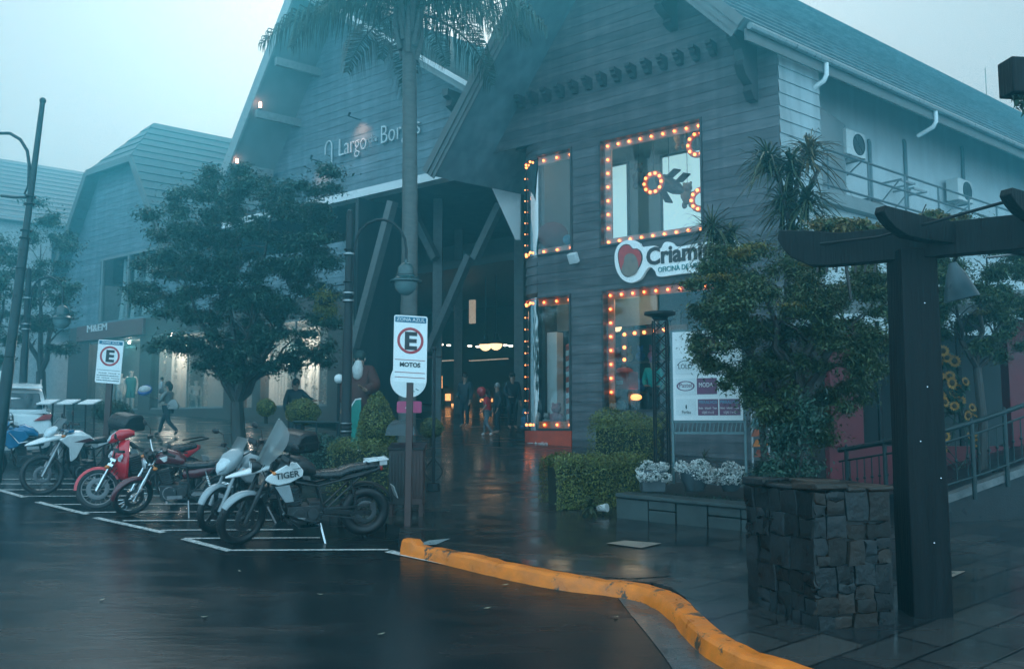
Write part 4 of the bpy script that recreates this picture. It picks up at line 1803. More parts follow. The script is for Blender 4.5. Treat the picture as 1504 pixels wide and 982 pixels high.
def motorcycle(cfg):
    root = thing(cfg['name'], cfg['label'], cfg.get('cat', 'motorcycle'), (0, 0, 0), 'motorcycles parked in the bays')
    front, ax, hp, S = steering(cfg)
    L, Rf, Rr = cfg['L'], cfg['Rf'], cfg['Rr']
    rear = Vector((-L / 2, 0, Rr))
    wheel(root, L / 2, Rf, cfg['tf'], cfg['tf'] * 0.95, cfg['style'], S, cfg.get('rim', ALLOY))
    wheel(root, -L / 2, Rr, cfg['tr'], cfg['tr'] * 0.95, cfg['style'], None, cfg.get('rim', ALLOY))
    # fork
    fl = cfg['fork']
    m = MB()
    for y in (-0.09, 0.09):
        a = front + Vector((0, y, 0))
        m.tube([a - ax * 0.03, a + ax * fl * 0.48, a + ax * fl * 0.5, a + ax * fl], [0.028, 0.028, 0.021, 0.021], 8)
    for t_ in (fl * 0.82, fl * 0.99):
        m.bar(front + ax * t_ + Vector((0, -0.12, 0)), front + ax * t_ + Vector((0, 0.12, 0)), 0.07, 0.035, ax)
    m.xf(S)
    m.build('fork', cfg.get('forkm', CHROME), root)
    top = front + ax * fl
    # handlebar
    hb = cfg['bar']
    m = MB()
    hw = hb[1]
    pts = [top + Vector((0.0, 0, 0.02)), top + Vector((-0.01, 0.10, hb[0] * 0.5)), top + Vector((-0.03, 0.2, hb[0])), top + Vector((-0.14, hw, hb[0] - 0.02))]
    for sgn in (1, -1):
        m.tube([Vector((p.x, p.y * sgn, p.z)) for p in pts], 0.012, 8)
    m.xf(S)
    hbar = m.build('handlebar', cfg.get('barm', CHROME), root)
    for sgn in (1, -1):
        m = MB()
        a, b = pts[2].lerp(pts[3], 0.35), pts[3]
        a, b = Vector((a.x, a.y * sgn, a.z)), Vector((b.x, b.y * sgn, b.z))
        m.tube([a, b], 0.019, 8)
        m.tube([a + Vector((0.05, 0, 0.0)), b + Vector((0.06, 0, -0.01))], 0.006, 5)
        m.box(a + Vector((0.02, 0, 0.02)), (0.06, 0.05, 0.05))
        m.xf(S)
        m.build('grip', BPLAST, hbar)
        if cfg.get('mirror', True):
            mirror(root, a, (0.03, 0.12 * sgn, 0.19), S, cfg.get('mirm'))
        if cfg.get('guards'):
            m = MB()
            m.loft([[Vector((a.x + 0.09 + q_[0], (a.y + sgn * dy), a.z + q_[1])) for q_ in ((0, -0.05), (0.02, 0), (0, 0.05), (-0.012, 0))] for dy in (0.0, 0.08, 0.16)])
            m.xf(S)
            m.build('hand_guard', BPLAST, root)
    # frame, swingarm, shock, exhaust, engine
    pv = Vector((-0.22, 0, Rr + 0.05))
    m = MB()
    head = hp + ax * (fl * 0.3)
    for y in (-0.11, 0.11):
        yv = Vector((0, y, 0))
        m.tube([head, Vector((0.12, y, 0.78)), Vector((-0.15, y, 0.72)), pv + yv], 0.019, 7)
        m.tube([head - ax * 0.12, Vector((0.30, y * 0.6, 0.45)), Vector((0.18, y, 0.24)), pv + yv * 0.9], 0.017, 7)
        m.tube([Vector((-0.15, y, 0.72)), Vector((-L / 2 + 0.05, y, cfg['tail'][1] - 0.06))], 0.015, 7)
        m.tube([pv + yv, Vector((-L / 2 + 0.1, y, cfg['tail'][1] - 0.1))], 0.013, 7)
    m.build('frame', BPLAST, root)
    m = MB()
    for y in (-0.1, 0.1):
        m.bar(pv + Vector((0, y, 0)), rear + Vector((-0.03, y, 0)), 0.03, 0.055)
    m.build('swingarm', cfg.get('swing', ALLOY), root)
    m = MB()
    for y in (-0.13, 0.13):
        a, b = rear + Vector((0.12, y, 0.03)), Vector((-L / 2 + 0.22, y, cfg['tail'][1] - 0.12))
        m.tube([a, b], 0.014, 7)
        for k in range(9):
            m.torus(a.lerp(b, 0.2 + 0.07 * k), 0.026, 0.006, None, 10, 5)
    m.build('shock', CHROME if cfg.get('chrome') else BPLAST, root)
    m = MB()
    m.box((0.03, 0, 0.36), (0.40, 0.26, 0.22))
    m.box((-0.12, 0, 0.40), (0.16, 0.22, 0.24))
    for y, s_ in ((0.13, 1), (-0.13, -1)):
        for x, z_, r_ in ((0.08, 0.35, 0.095), (-0.09, 0.37, 0.075)):
            m.lathe([(0.001, -0.02), (r_, -0.02), (r_ * 0.96, 0.035 * 1), (r_ * 0.6, 0.05), (0.001, 0.05)], Vector((x, y, z_)), YR @ Matrix.Diagonal((1, 1, -s_)), 16)
    cyl = Vector((0.13, 0, 0.46))
    Mt = Matrix.Rotation(R(cfg.get('cyl', 12)), 3, 'Y')
    for k in range(7):
        m.box(cyl + Mt @ Vector((0, 0, 0.03 + k * 0.03)), (0.20, 0.20, 0.014), Mt)
    m.box(cyl + Mt @ Vector((0, 0, 0.12)), (0.15, 0.15, 0.24), Mt)
    m.build('engine', ENG, root, bevel=0.01)
    for y, s_ in ((0.135, 1), (-0.135, -1)):
        m = MB()
        m.lathe([(0.001, 0.02), (0.085, 0.03), (0.10, 0.02), (0.10, 0.0), (0.001, 0.0)], Vector((0.09, y, 0.35)), YR @ Matrix.Diagonal((1, 1, -s_)), 18)
        m.lathe([(0.001, 0.02), (0.05, 0.035), (0.065, 0.02), (0.065, 0.0), (0.001, 0.0)], Vector((-0.08, y, 0.37)), YR @ Matrix.Diagonal((1, 1, -s_)), 16)
        m.bar(Vector((-0.1, y, 0.30)), Vector((0.12, y, 0.29)), 0.04, 0.05)
        for k in range(5):
            m.tube([Vector((0.09 + 0.085 * math.cos(k * 1.26), y, 0.35 + 0.085 * math.sin(k * 1.26))), Vector((0.09 + 0.085 * math.cos(k * 1.26), y + 0.028 * s_, 0.35 + 0.085 * math.sin(k * 1.26)))], 0.008, 6)
        m.build('engine_cover', cfg.get('engm', ALLOY), root)
    m = MB()
    for k in range(4):
        y = (-0.06, -0.02, 0.03, 0.07)[k]
        m.tube([top + Vector((-0.03, y, 0.06)), top + Vector((0.10, y * 1.6, -0.02 - 0.03 * k)), top + Vector((0.05, y * 1.4, -0.22)), Vector((0.25, y, 0.66))], 0.006, 5)
    m.tube([front + Vector((-0.02, 0.08, 0.05)), front + ax * 0.3 + Vector((-0.03, 0.10, 0)), top + Vector((-0.02, 0.08, -0.1))], 0.006, 5)
    m.build('cable', BPLAST, root)
    m = MB()
    m.tube([cyl + Vector((0.10, -0.04, 0.14)), Vector((0.30, -0.07, 0.45)), Vector((0.26, -0.12, 0.25)), Vector((-0.1, -0.15, 0.24)), Vector((-0.35, -0.17, 0.30))], 0.022, 8)
    m.tube([Vector((-0.33, -0.17, 0.30)), Vector((-0.40, -0.18, 0.32)), Vector((-L / 2 - 0.12, -0.19, 0.46)), Vector((-L / 2 - 0.15, -0.19, 0.465))], [0.03, 0.05, 0.055, 0.03], 10)
    m.build('exhaust', cfg.get('exm', CHROME), root)
    # footpegs, chain, stand
    m = MB()
    m.tube([Vector((-0.14, 0.12, 0.30)), Vector((-0.14, 0.27, 0.31))], 0.014, 6)
    m.tube([Vector((-0.14, -0.12, 0.30)), Vector((-0.14, -0.27, 0.31))], 0.014, 6)
    m.build('footpeg', BPLAST, root)
    m = MB()
    st = Vector((-0.18, 0.13, 0.24))
    m.tube([st, st + Vector((-0.05, 0.18, -0.27))], 0.013, 6)
    m.box(st + Vector((-0.05, 0.18, -0.27)), (0.07, 0.05, 0.012))
    m.build('kickstand', cfg.get('standm', ALLOY), root)
    m = MB()
    for a_, b_ in ((0.045, 0.10), (-0.035, -0.09)):
        m.bar(pv + Vector((0.05, 0.12, a_)), rear + Vector((0, 0.12, b_ * 0.9)), 0.012, 0.018)
    m.build('chain', ENG, root)
    # bodywork
    tk = sections(cfg['tank']).build('fuel_tank', cfg['paint'], root, smooth=50)
    sections(cfg['seat'], p=2.8).build('seat', BSEAT, root, smooth=50)
    sections(cfg['tailsec']).build('tail_cowl', cfg.get('tailm', cfg['paint']), root, smooth=50)
    m = MB()
    tx, tz = cfg['tail']
    m.box((tx, 0, tz), (0.04, 0.13, 0.06))
    m.build('tail_light', TAILR, root, bevel=0.012)
    m = fender((rear.x, rear.z), Rr + 0.06, 60, 165, 0.09)
    m.build('mudguard', BPLAST, root)
    m = MB()
    c = Vector((rear.x - Rr - 0.06, 0, Rr + 0.24))
    m.box(c, (0.008, 0.2, 0.17), Matrix.Rotation(R(20), 3, 'Y'))
    m.build('number_plate', mat('grey number plate', (0.4, 0.42, 0.42), 0.4), root)
    if cfg.get('lowf'):
        m = fender((front.x, front.z), Rf + 0.025, cfg['lowf'][0], cfg['lowf'][1], cfg['tf'] * 1.35)
        m.xf(S)
        m.build('mudguard', cfg.get('lowfm', cfg['paint']), root, smooth=50)
    for s_ in (1, -1):                                  # indicators
        m = MB()
        a = top + Vector((0.06, 0.12 * s_, -0.10))
        m.tube([a, a + Vector((0, 0.07 * s_, 0))], 0.008, 5)
        m.ball(a + Vector((0.01, 0.10 * s_, 0)), 0.032, (1.1, 1, 0.8), 7)
        m.xf(S)
        m.build('indicator', ORANGE, root)
    return root, front, ax, fl, top, S, tk


def round_light(root, c, r, S, shell=CHROME, double=False):
    Mx = Matrix(((0, 0, 1), (0, 1, 0), (-1, 0, 0)))
    m = MB()
    m.lathe([(0.001, -0.12), (r * 0.6, -0.10), (r * 0.95, -0.03), (r * 1.05, 0.0), (r * 1.02, 0.02), (r * 0.9, 0.02), (r * 0.88, 0.0), (0.001, 0.0)], c, Mx, 18)
    m.xf(S)
    h = m.build('headlight', shell, root)
    m = MB()
    m.lathe([(0.001, 0.003), (r * 0.88, 0.005), (r * 0.6, 0.022), (0.001, 0.03)], c, Mx, 18)
    m.xf(S)
    m.build('lens', LENS, h)
    return h


def place(root, fx, fy, deg, cfg, lean=8, scale=1.0):
    """front contact at picture point, heading turned deg from straight left towards the viewer"""
    f = Vector((-math.cos(R(deg)), -math.sin(R(deg)), 0))
    p = G(fx, fy)
    c = p - f * (cfg['L'] / 2 * scale)
    f.z = SLOPE * f.y
    f.normalize()
    l = Z.cross(f).normalized()
    u = f.cross(l)
    M = Matrix((f, l, u)).transposed().to_4x4() @ Matrix.Rotation(R(-lean), 4, 'X')
    M.translation = Vector((c.x, c.y, gz(c.x, c.y)))
    set_root(root, M)
    root.scale = (scale, scale, scale)


def topcase(root, c, sz, m_=BPLAST):
    m = MB()
    x, y, z_ = c
    a, b, h = sz
    prof = [(-a, 0), (a, 0), (a * 1.1, h * 0.45), (a * 0.85, h * 0.85), (a * 0.4, h), (-a * 0.7, h), (-a * 1.05, h * 0.5)]
    m.prism([Vector((x + p[0], y - b, z_ + p[1])) for p in prof], Vector((0, 2 * b, 0)))
    o = m.build('top_case', m_, root, bevel=0.04)
    m = MB()
    m.box((x, y, z_ + h * 0.48), (2 * a * 1.06, 2 * b + 0.012, 0.02))
    m.build('seam', mat('case seam', (0.03, 0.03, 0.03), 0.6), o)
    return o


# --- A: white and black touring trail bike, nearest
cA = dict(name='motorcycle', label='white and black touring motorcycle with tall clear windscreen, nearest of the parked row', L=1.56, Rf=0.345, tf=0.05, Rr=0.335, tr=0.075,
          rake=24, fork=0.80, style='spoke', steer=30, bar=(0.12, 0.42), barm=BPLAST, rim=BPLAST, forkm=BPLAST, swing=BPLAST, engm=ENG, exm=ENG, guards=True,
          standm=CHROME, tail=(-0.98, 0.90), paint=BPLAST, lowf=(35, 130), lowfm=SILV, mirror=True,
          tank=[(0.42, 0.90, 0.09, 0.06), (0.34, 0.95, 0.15, 0.11), (0.18, 0.98, 0.17, 0.13), (0.0, 0.96, 0.15, 0.12), (-0.12, 0.90, 0.11, 0.07)],
          seat=[(-0.06, 0.86, 0.09, 0.04), (-0.2, 0.845, 0.13, 0.055), (-0.42, 0.85, 0.16, 0.06), (-0.56, 0.90, 0.14, 0.06), (-0.80, 0.93, 0.13, 0.05), (-0.93, 0.94, 0.09, 0.03)],
          tailsec=[(-0.3, 0.78, 0.10, 0.05), (-0.7, 0.83, 0.10, 0.06), (-0.98, 0.90, 0.06, 0.03)], tailm=BPLAST)
ra, front, ax, fl, top, S, tk = motorcycle(cA)
m = sections([(0.98, 0.86, 0.015, 0.012), (0.88, 0.885, 0.07, 0.025), (0.72, 0.92, 0.11, 0.035), (0.56, 0.96, 0.12, 0.05), (0.42, 0.98, 0.10, 0.04)])
m.build('beak', WPAINT, ra, smooth=50)
for s_ in (1, -1):
    m = MB()
    prof = [(0.46, 0.80), (0.53, 0.85), (0.50, 0.90), (0.34, 0.99), (0.20, 1.06), (0.14, 1.05), (0.06, 0.95), (0.07, 0.88), (0.22, 0.80), (0.36, 0.77)]
    m.prism([Vector((x, s_ * (0.155 + 0.10 * (1 - abs(z_ - 0.9) * 2.5)) - s_ * 0.03, z_)) for x, z_ in prof], Vector((0, s_ * 0.035, 0)))
    pn = m.build('side_panel', WPAINT, ra, bevel=0.012)
    if s_ == 1:
        Mt = frame_m(Vector((0.40, 0.264, 0.855)), Vector((-1, 0, 0.12)), Vector((0.12, 0, 1)))
        text_mb('TIGER', 0.075, 0.004, 1.0, Mt, bold=0.002).build('lettering', SIGNBLK, pn)
        Mt = frame_m(Vector((0.20, 0.258, 0.965)), Vector((-1, 0, 0.12)), Vector((0.12, 0, 1)))
        text_mb('TRIUMPH', 0.018, 0.004, 1.0, Mt).build('lettering', SIGNBLK, pn)
    m = MB()
    m.prism([Vector((x, s_ * 0.15, z_)) for x, z_ in ((0.40, 0.75), (0.22, 0.77), (0.16, 0.55), (0.27, 0.54))], Vector((0, s_ * 0.05, 0)))
    m.build('radiator_shroud', SILV, ra, bevel=0.012)
for s_ in (0.085, -0.085):
    round_light(ra, Vector((0.66, s_, 1.0)), 0.075, Matrix.Identity(4), BPLAST)
m = MB()
rings = []
for i in range(8):
    t_ = i / 7
    x = 0.62 - 0.27 * t_
    z_ = 1.03 + 0.54 * t_
    w_ = 0.18 + 0.08 * math.sin(math.pi * min(1, t_ * 0.9 + 0.1)) - (0.08 if i == 7 else 0.02 * (i == 6))
    rings.append([Vector((x - 0.22 * (y / 0.2) ** 2 * 0.6, y, z_)) for y in [w_ * k / 6 for k in range(-6, 7)]])
m.loft(rings, cap=False, closed=False)
sc_ = m.build('windscreen', SCREEN, ra, smooth=60)
m = MB()
for s_ in (1, -1):
    m.tube([Vector((0.58, 0.10 * s_, 1.0)), Vector((0.50, 0.10 * s_, 1.14)), Vector((0.46, 0.08 * s_, 1.22))], 0.009, 5)
m.tube([Vector((0.46, 0.08, 1.22)), Vector((0.46, -0.08, 1.22))], 0.009, 5)
m.box((0.46, 0, 1.10), (0.05, 0.2, 0.12), Matrix.Rotation(R(-35), 3, 'Y'))
m.build('instrument_frame', BPLAST, ra)
m = MB()
prof = [(0.02, 0.32), (0.26, 0.34), (0.31, 0.40), (0.28, 0.41), (0.20, 0.33), (0.10, 0.26), (-0.16, 0.24), (-0.16, 0.20), (0.10, 0.20)]
for s_ in (1, -1):
    m.prism([Vector((x, s_ * 0.15, z_)) for x, z_ in prof], Vector((0, s_ * 0.02, 0)))
m.build('engine_guard', ALLOY, ra, bevel=0.006)
m = MB()
for y in (-0.11, -0.04, 0.04, 0.11):
    m.bar(Vector((-0.78, y, 1.0)), Vector((-1.06, y * 0.8, 1.02)), 0.03, 0.015)
for x in (-0.80, -0.93, -1.05):
    m.bar(Vector((x, -0.12, 1.003 - (x + 0.8) * 0.08)), Vector((x, 0.12, 1.003 - (x + 0.8) * 0.08)), 0.03, 0.018)
for x in (-0.80, -1.02):
    m.bar(Vector((x, 0, 0.93)), Vector((x, 0, 1.0)), 0.03, 0.1)
m.build('luggage_rack', WPAINT, ra, bevel=0.004)
place(ra, 354, 800, 22, cA)

# --- B: silver street bike with black top case
cB = dict(name='motorcycle', label='silver motorcycle with pointed fairing and black top case, half hidden by the white touring one', L=1.40, Rf=0.32, tf=0.045, Rr=0.32, tr=0.06,
          rake=26, fork=0.70, style='cast', steer=6, bar=(0.14, 0.38), barm=BPLAST, rim=BPLAST, forkm=SILV, engm=ENG, exm=ENG, tail=(-0.9, 0.86), paint=SILV,
          lowf=(20, 140), lowfm=SILV,
          tank=[(0.34, 0.86, 0.09, 0.06), (0.26, 0.90, 0.15, 0.10), (0.1, 0.93, 0.16, 0.12), (-0.05, 0.89, 0.13, 0.09), (-0.14, 0.84, 0.10, 0.05)],
          seat=[(-0.08, 0.80, 0.10, 0.04), (-0.25, 0.79, 0.14, 0.05), (-0.5, 0.83, 0.14, 0.05), (-0.8, 0.88, 0.10, 0.035)],
          tailsec=[(-0.3, 0.74, 0.09, 0.05), (-0.7, 0.81, 0.10, 0.05), (-0.92, 0.86, 0.05, 0.03)])
rb, front, ax, fl, top, S, tk = motorcycle(cB)
m = sections([(0.72, 0.80, 0.02, 0.02), (0.66, 0.85, 0.10, 0.08), (0.54, 0.93, 0.14, 0.12), (0.42, 1.00, 0.13, 0.10), (0.34, 1.06, 0.09, 0.05)])
m.xf(S)
m.build('fairing', SILV, rb, smooth=50)
m = sections([(0.735, 0.845, 0.03, 0.03), (0.68, 0.885, 0.085, 0.05), (0.60, 0.945, 0.09, 0.05)])
m.xf(S)
m.build('headlight', LENS, rb, smooth=50)
for s_ in (1, -1):
    m = MB()
    m.prism([Vector((x, s_ * 0.13, z_)) for x, z_ in ((0.42, 0.88), (0.50, 0.80), (0.34, 0.66), (0.18, 0.62), (0.16, 0.80))], Vector((0, s_ * 0.06, 0)))
    m.build('side_fairing', SILV, rb, bevel=0.02)
m = MB()
m.loft([[Vector((0.46 - 0.16 * t_ - 2.2 * y * y, y, 1.03 + 0.22 * t_)) for y in (-0.1, -0.05, 0, 0.05, 0.1)] for t_ in (0, 0.33, 0.66, 1)], False, False)
m.xf(S)
m.build('windscreen', SCREEN, rb, smooth=60)
topcase(rb, (-0.82, 0, 0.96), (0.24, 0.26, 0.30))
place(rb, 312, 781, 62, cB)

# --- C: dark red roadster
cC = dict(name='motorcycle', label='dark red roadster motorcycle with round chrome headlight and chrome handlebar', L=1.30, Rf=0.30, tf=0.04, Rr=0.295, tr=0.048,
          rake=27, fork=0.68, style='spoke', steer=42, bar=(0.16, 0.40), rim=CHROME, forkm=CHROME, engm=ALLOY, chrome=True, tail=(-0.86, 0.80), paint=DRED,
          lowf=(5, 150), lowfm=DRED,
          tank=[(0.36, 0.80, 0.06, 0.05), (0.28, 0.85, 0.12, 0.09), (0.12, 0.88, 0.15, 0.12), (-0.02, 0.85, 0.14, 0.10), (-0.12, 0.80, 0.10, 0.06)],
          seat=[(-0.06, 0.76, 0.10, 0.04), (-0.2, 0.745, 0.14, 0.05), (-0.45, 0.755, 0.14, 0.05), (-0.75, 0.81, 0.12, 0.04), (-0.84, 0.83, 0.08, 0.03)],
          tailsec=[(-0.1, 0.62, 0.10, 0.08), (-0.3, 0.64, 0.13, 0.10), (-0.6, 0.72, 0.11, 0.07), (-0.86, 0.79, 0.05, 0.03)])
rc, front, ax, fl, top, S, tk = motorcycle(cC)
round_light(rc, top + Vector((0.13, 0, -0.10)), 0.085, S)
m = MB()
for y in (0.055, -0.055):
    m.lathe([(0.001, 0), (0.05, 0), (0.05, 0.06), (0.04, 0.07), (0.001, 0.07)], top + Vector((0.05, y, 0.03)), Matrix.Rotation(R(30), 3, 'Y'), 14)
m.box(top + Vector((0.09, 0, -0.01)), (0.05, 0.18, 0.10), Matrix.Rotation(R(20), 3, 'Y'))
m.xf(S)
m.build('instruments', BPLAST, rc)
m = MB()
for s_ in (1,):
    for k in range(3):
        a = Vector((0.22 - 0.02 * k, 0.152 - 0.006 * k, 0.88 - 0.022 * k))
        m.add([a, a + Vector((-0.12 + 0.02 * k, 0.006, 0.035)), a + Vector((-0.10 + 0.02 * k, 0.007, -0.0)), a + Vector((-0.02, 0.003, -0.018))], [(0, 1, 2, 3)])
m.build('tank_emblem', WHITE, tk)
m = MB()
m.tube([Vector((-0.55, 0.13, 0.80)), Vector((-0.80, 0.12, 0.88)), Vector((-0.92, 0, 0.90)), Vector((-0.80, -0.12, 0.88)), Vector((-0.55, -0.13, 0.80))], 0.012, 6)
m.build('grab_rail', BPLAST, rc)
place(rc, 195, 757, 6, cC)

# --- D: red underbone scooter
cD = dict(name='scooter', cat='scooter', label='red step through scooter with white headlight and spoked front wheel', L=1.26, Rf=0.275, tf=0.035, Rr=0.275, tr=0.04,
          rake=27, fork=0.42, style='spoke', steer=-32, bar=(0.10, 0.33), barm=BPLAST, rim=ALLOY, forkm=CHROME, engm=ENG, tail=(-0.80, 0.74), paint=BPLAST,
          lowf=(0, 155), lowfm=REDPAINT,
          tank=[(0.16, 0.34, 0.05, 0.05), (0.05, 0.40, 0.08, 0.07), (-0.15, 0.50, 0.11, 0.11), (-0.3, 0.58, 0.12, 0.10)],
          seat=[(-0.10, 0.70, 0.09, 0.03), (-0.25, 0.71, 0.14, 0.05), (-0.5, 0.735, 0.14, 0.05), (-0.74, 0.76, 0.10, 0.035)],
          tailsec=[(-0.12, 0.58, 0.10, 0.09), (-0.35, 0.60, 0.14, 0.10), (-0.6, 0.66, 0.12, 0.08), (-0.82, 0.73, 0.05, 0.03)], tailm=REDPAINT)
rd, front, ax, fl, top, S, tk = motorcycle(cD)
rings = []
for z_, x, hw, bow in ((0.34, 0.27, 0.12, 0.02), (0.45, 0.33, 0.19, 0.07), (0.60, 0.335, 0.21, 0.09), (0.75, 0.32, 0.18, 0.09), (0.86, 0.29, 0.11, 0.06), (0.92, 0.265, 0.07, 0.03)):
    ring = []
    ys = [-1, -0.66, -0.33, 0, 0.33, 0.66, 1]
    for y in ys:
        ring.append(Vector((x + bow * (1 - y * y) + 0.03, y * hw, z_)))
    for y in reversed(ys):
        ring.append(Vector((x + bow * (1 - y * y), y * hw, z_)))
    rings.append(ring)
MB().loft(rings).build('leg_shield', REDPAINT, rd, smooth=50)
m = sections([(0.50, 0.90, 0.03, 0.02), (0.46, 0.93, 0.10, 0.06), (0.36, 0.98, 0.13, 0.08), (0.24, 1.0, 0.11, 0.06), (0.17, 1.0, 0.06, 0.03)])
m.xf(S)
m.build('handlebar_cowl', REDPAINT, rd, smooth=50)
m = sections([(0.515, 0.905, 0.03, 0.018), (0.475, 0.94, 0.085, 0.045), (0.40, 0.985, 0.085, 0.055)])
m.xf(S)
m.build('headlight', LENS, rd, smooth=50)
for s_ in (1, -1):
    m = sections([(0.42, 0.66, 0.02, 0.015, s_ * 0.14), (0.43, 0.68, 0.05, 0.03, s_ * 0.13), (0.40, 0.72, 0.03, 0.03, s_ * 0.14)])
    m.build('indicator_lens', LENS, rd)
m = MB()
m.bar(Vector((-0.62, -0.1, 0.83)), Vector((-0.92, -0.08, 0.86)), 0.02, 0.02)
m.bar(Vector((-0.62, 0.1, 0.83)), Vector((-0.92, 0.08, 0.86)), 0.02, 0.02)
m.bar(Vector((-0.92, 0.09, 0.86)), Vector((-0.92, -0.09, 0.86)), 0.02, 0.02)
m.build('grab_rail', BPLAST, rd)
place(rd, 143, 748, 50, cD, scale=1.15)

# --- E: white trail bike with black top case
cE = dict(name='motorcycle', label='white trail motorcycle with high front beak and black top case', L=1.42, Rf=0.345, tf=0.042, Rr=0.32, tr=0.06,
          rake=27, fork=0.82, style='spoke', steer=-26, bar=(0.10, 0.40), barm=BPLAST, rim=BPLAST, forkm=ALLOY, engm=ALLOY, exm=ENG, tail=(-0.92, 0.92), paint=WPAINT,
          tank=[(0.36, 0.90, 0.08, 0.05), (0.26, 0.94, 0.14, 0.10), (0.08, 0.96, 0.15, 0.11), (-0.08, 0.91, 0.11, 0.07)],
          seat=[(-0.04, 0.86, 0.09, 0.04), (-0.25, 0.855, 0.12, 0.05), (-0.5, 0.87, 0.13, 0.05), (-0.85, 0.92, 0.10, 0.035)],
          tailsec=[(-0.25, 0.78, 0.10, 0.05), (-0.7, 0.84, 0.10, 0.06), (-0.95, 0.91, 0.05, 0.03)])
re_, front, ax, fl, top, S, tk = motorcycle(cE)
sections([(1.06, 0.88, 0.01, 0.008), (0.98, 0.895, 0.07, 0.018), (0.80, 0.93, 0.11, 0.03), (0.62, 0.965, 0.12, 0.05), (0.44, 0.98, 0.11, 0.05)]).build('beak', WPAINT, re_, smooth=50)
for s_ in (1, -1):
    m = MB()
    m.prism([Vector((x, s_ * 0.14, z_)) for x, z_ in ((0.56, 0.96), (0.40, 1.03), (0.0, 1.0), (-0.12, 0.90), (0.10, 0.86), (0.22, 0.62), (0.32, 0.56), (0.36, 0.80))], Vector((0, s_ * 0.05, 0)))
    m.build('side_panel', WPAINT, re_, bevel=0.015)
    m = MB()
    m.prism([Vector((x, s_ * 0.192, z_)) for x, z_ in ((0.30, 0.90), (0.0, 0.95), (-0.10, 0.90), (0.06, 0.875))], Vector((0, s_ * 0.004, 0)))
    m.build('trim_stripe', DRED, re_)
m = sections([(0.72, 1.02, 0.04, 0.03), (0.66, 1.06, 0.10, 0.07), (0.54, 1.11, 0.09, 0.06)])
m.build('headlight', LENS, re_, smooth=50)
m = MB()
m.loft([[Vector((0.60 - 0.18 * t_ - 2.0 * y * y, y, 1.10 + 0.20 * t_)) for y in (-0.11, -0.06, 0, 0.06, 0.11)] for t_ in (0, 0.33, 0.66, 1)], False, False)
m.build('windscreen', mat('smoked screen', (0.05, 0.07, 0.075), 0.12, coat=0.5), re_, smooth=60)
m = MB()
m.box((0.30, 0.0, 1.07), (0.14, 0.2, 0.05))
m.build('tank_pad', BLUEP, re_, bevel=0.02)
topcase(re_, (-0.88, 0, 1.0), (0.22, 0.25, 0.30))
place(re_, 60, 727, 60, cE)

# --- F: blue street bike at the left edge
cF = dict(cB)
cF.update(label='blue sporty motorcycle at the far end of the parked row beside the white car', paint=BLUEP, lowfm=BLUEP, steer=6, forkm=BPLAST)
cF['name'] = 'motorcycle'
rf, front, ax, fl, top, S, tk = motorcycle(cF)
m = sections([(0.70, 0.86, 0.03, 0.03), (0.62, 0.92, 0.10, 0.08), (0.48, 0.99, 0.13, 0.10), (0.36, 1.06, 0.09, 0.05)])
m.xf(S)
m.build('fairing', BLUEP, rf, smooth=50)
m = sections([(0.715, 0.885, 0.03, 0.02), (0.65, 0.93, 0.07, 0.04), (0.58, 0.97, 0.07, 0.04)])
m.xf(S)
m.build('headlight', LENS, rf, smooth=50)
for s_ in (1, -1):
    m = MB()
    m.prism([Vector((x, s_ * 0.14, z_)) for x, z_ in ((0.52, 0.84), (0.36, 0.98), (0.10, 0.95), (0.02, 0.82), (0.22, 0.64), (0.36, 0.60))], Vector((0, s_ * 0.06, 0)))
    m.build('side_fairing', BLUEP, rf, bevel=0.02)
    m = MB()
    m.tube([Vector((0.36, s_ * 0.215, 0.92)), Vector((0.20, s_ * 0.22, 0.72)), Vector((0.05, s_ * 0.215, 0.74))], 0.008, 5)
    m.build('chrome_line', CHROME, rf)
place(rf, -18, 705, 30, cF)
# ------------------------------------------------------------------ street lamps
SHADE = mat('dark teal lamp shade', (0.02, 0.06, 0.065), 0.25, var=0.2, scale=7, coat=0.3)
GLOBE = mat('frosted lamp glass', (0.20, 0.33, 0.35), 0.15, var=0.08, scale=6, transl=0.4)


def lamp_head(c, parent, s_=1.0):
    """bell shade and pear shaped glass hanging from c"""
    m = MB()
    m.lathe([(0.001, 0.0), (0.035, 0.0), (0.04, -0.06), (0.10, -0.09), (0.155, -0.15), (0.175, -0.24), (0.19, -0.33), (0.25, -0.39), (0.31, -0.41), (0.31, -0.435), (0.20, -0.43), (0.001, -0.42)],
            c, Matrix.Scale(s_, 3), 22)
    m.torus(c + Z * (-0.30 * s_), 0.188 * s_, 0.008, None, 24, 5)
    h = m.build('lamp_shade', SHADE, parent)
    m = MB()
    m.lathe([(0.001, -0.432), (0.22, -0.436), (0.225, -0.48), (0.20, -0.56), (0.14, -0.64), (0.06, -0.69), (0.001, -0.70)], c, Matrix.Scale(s_, 3), 20)
    m.build('lamp_glass', GLOBE, h)


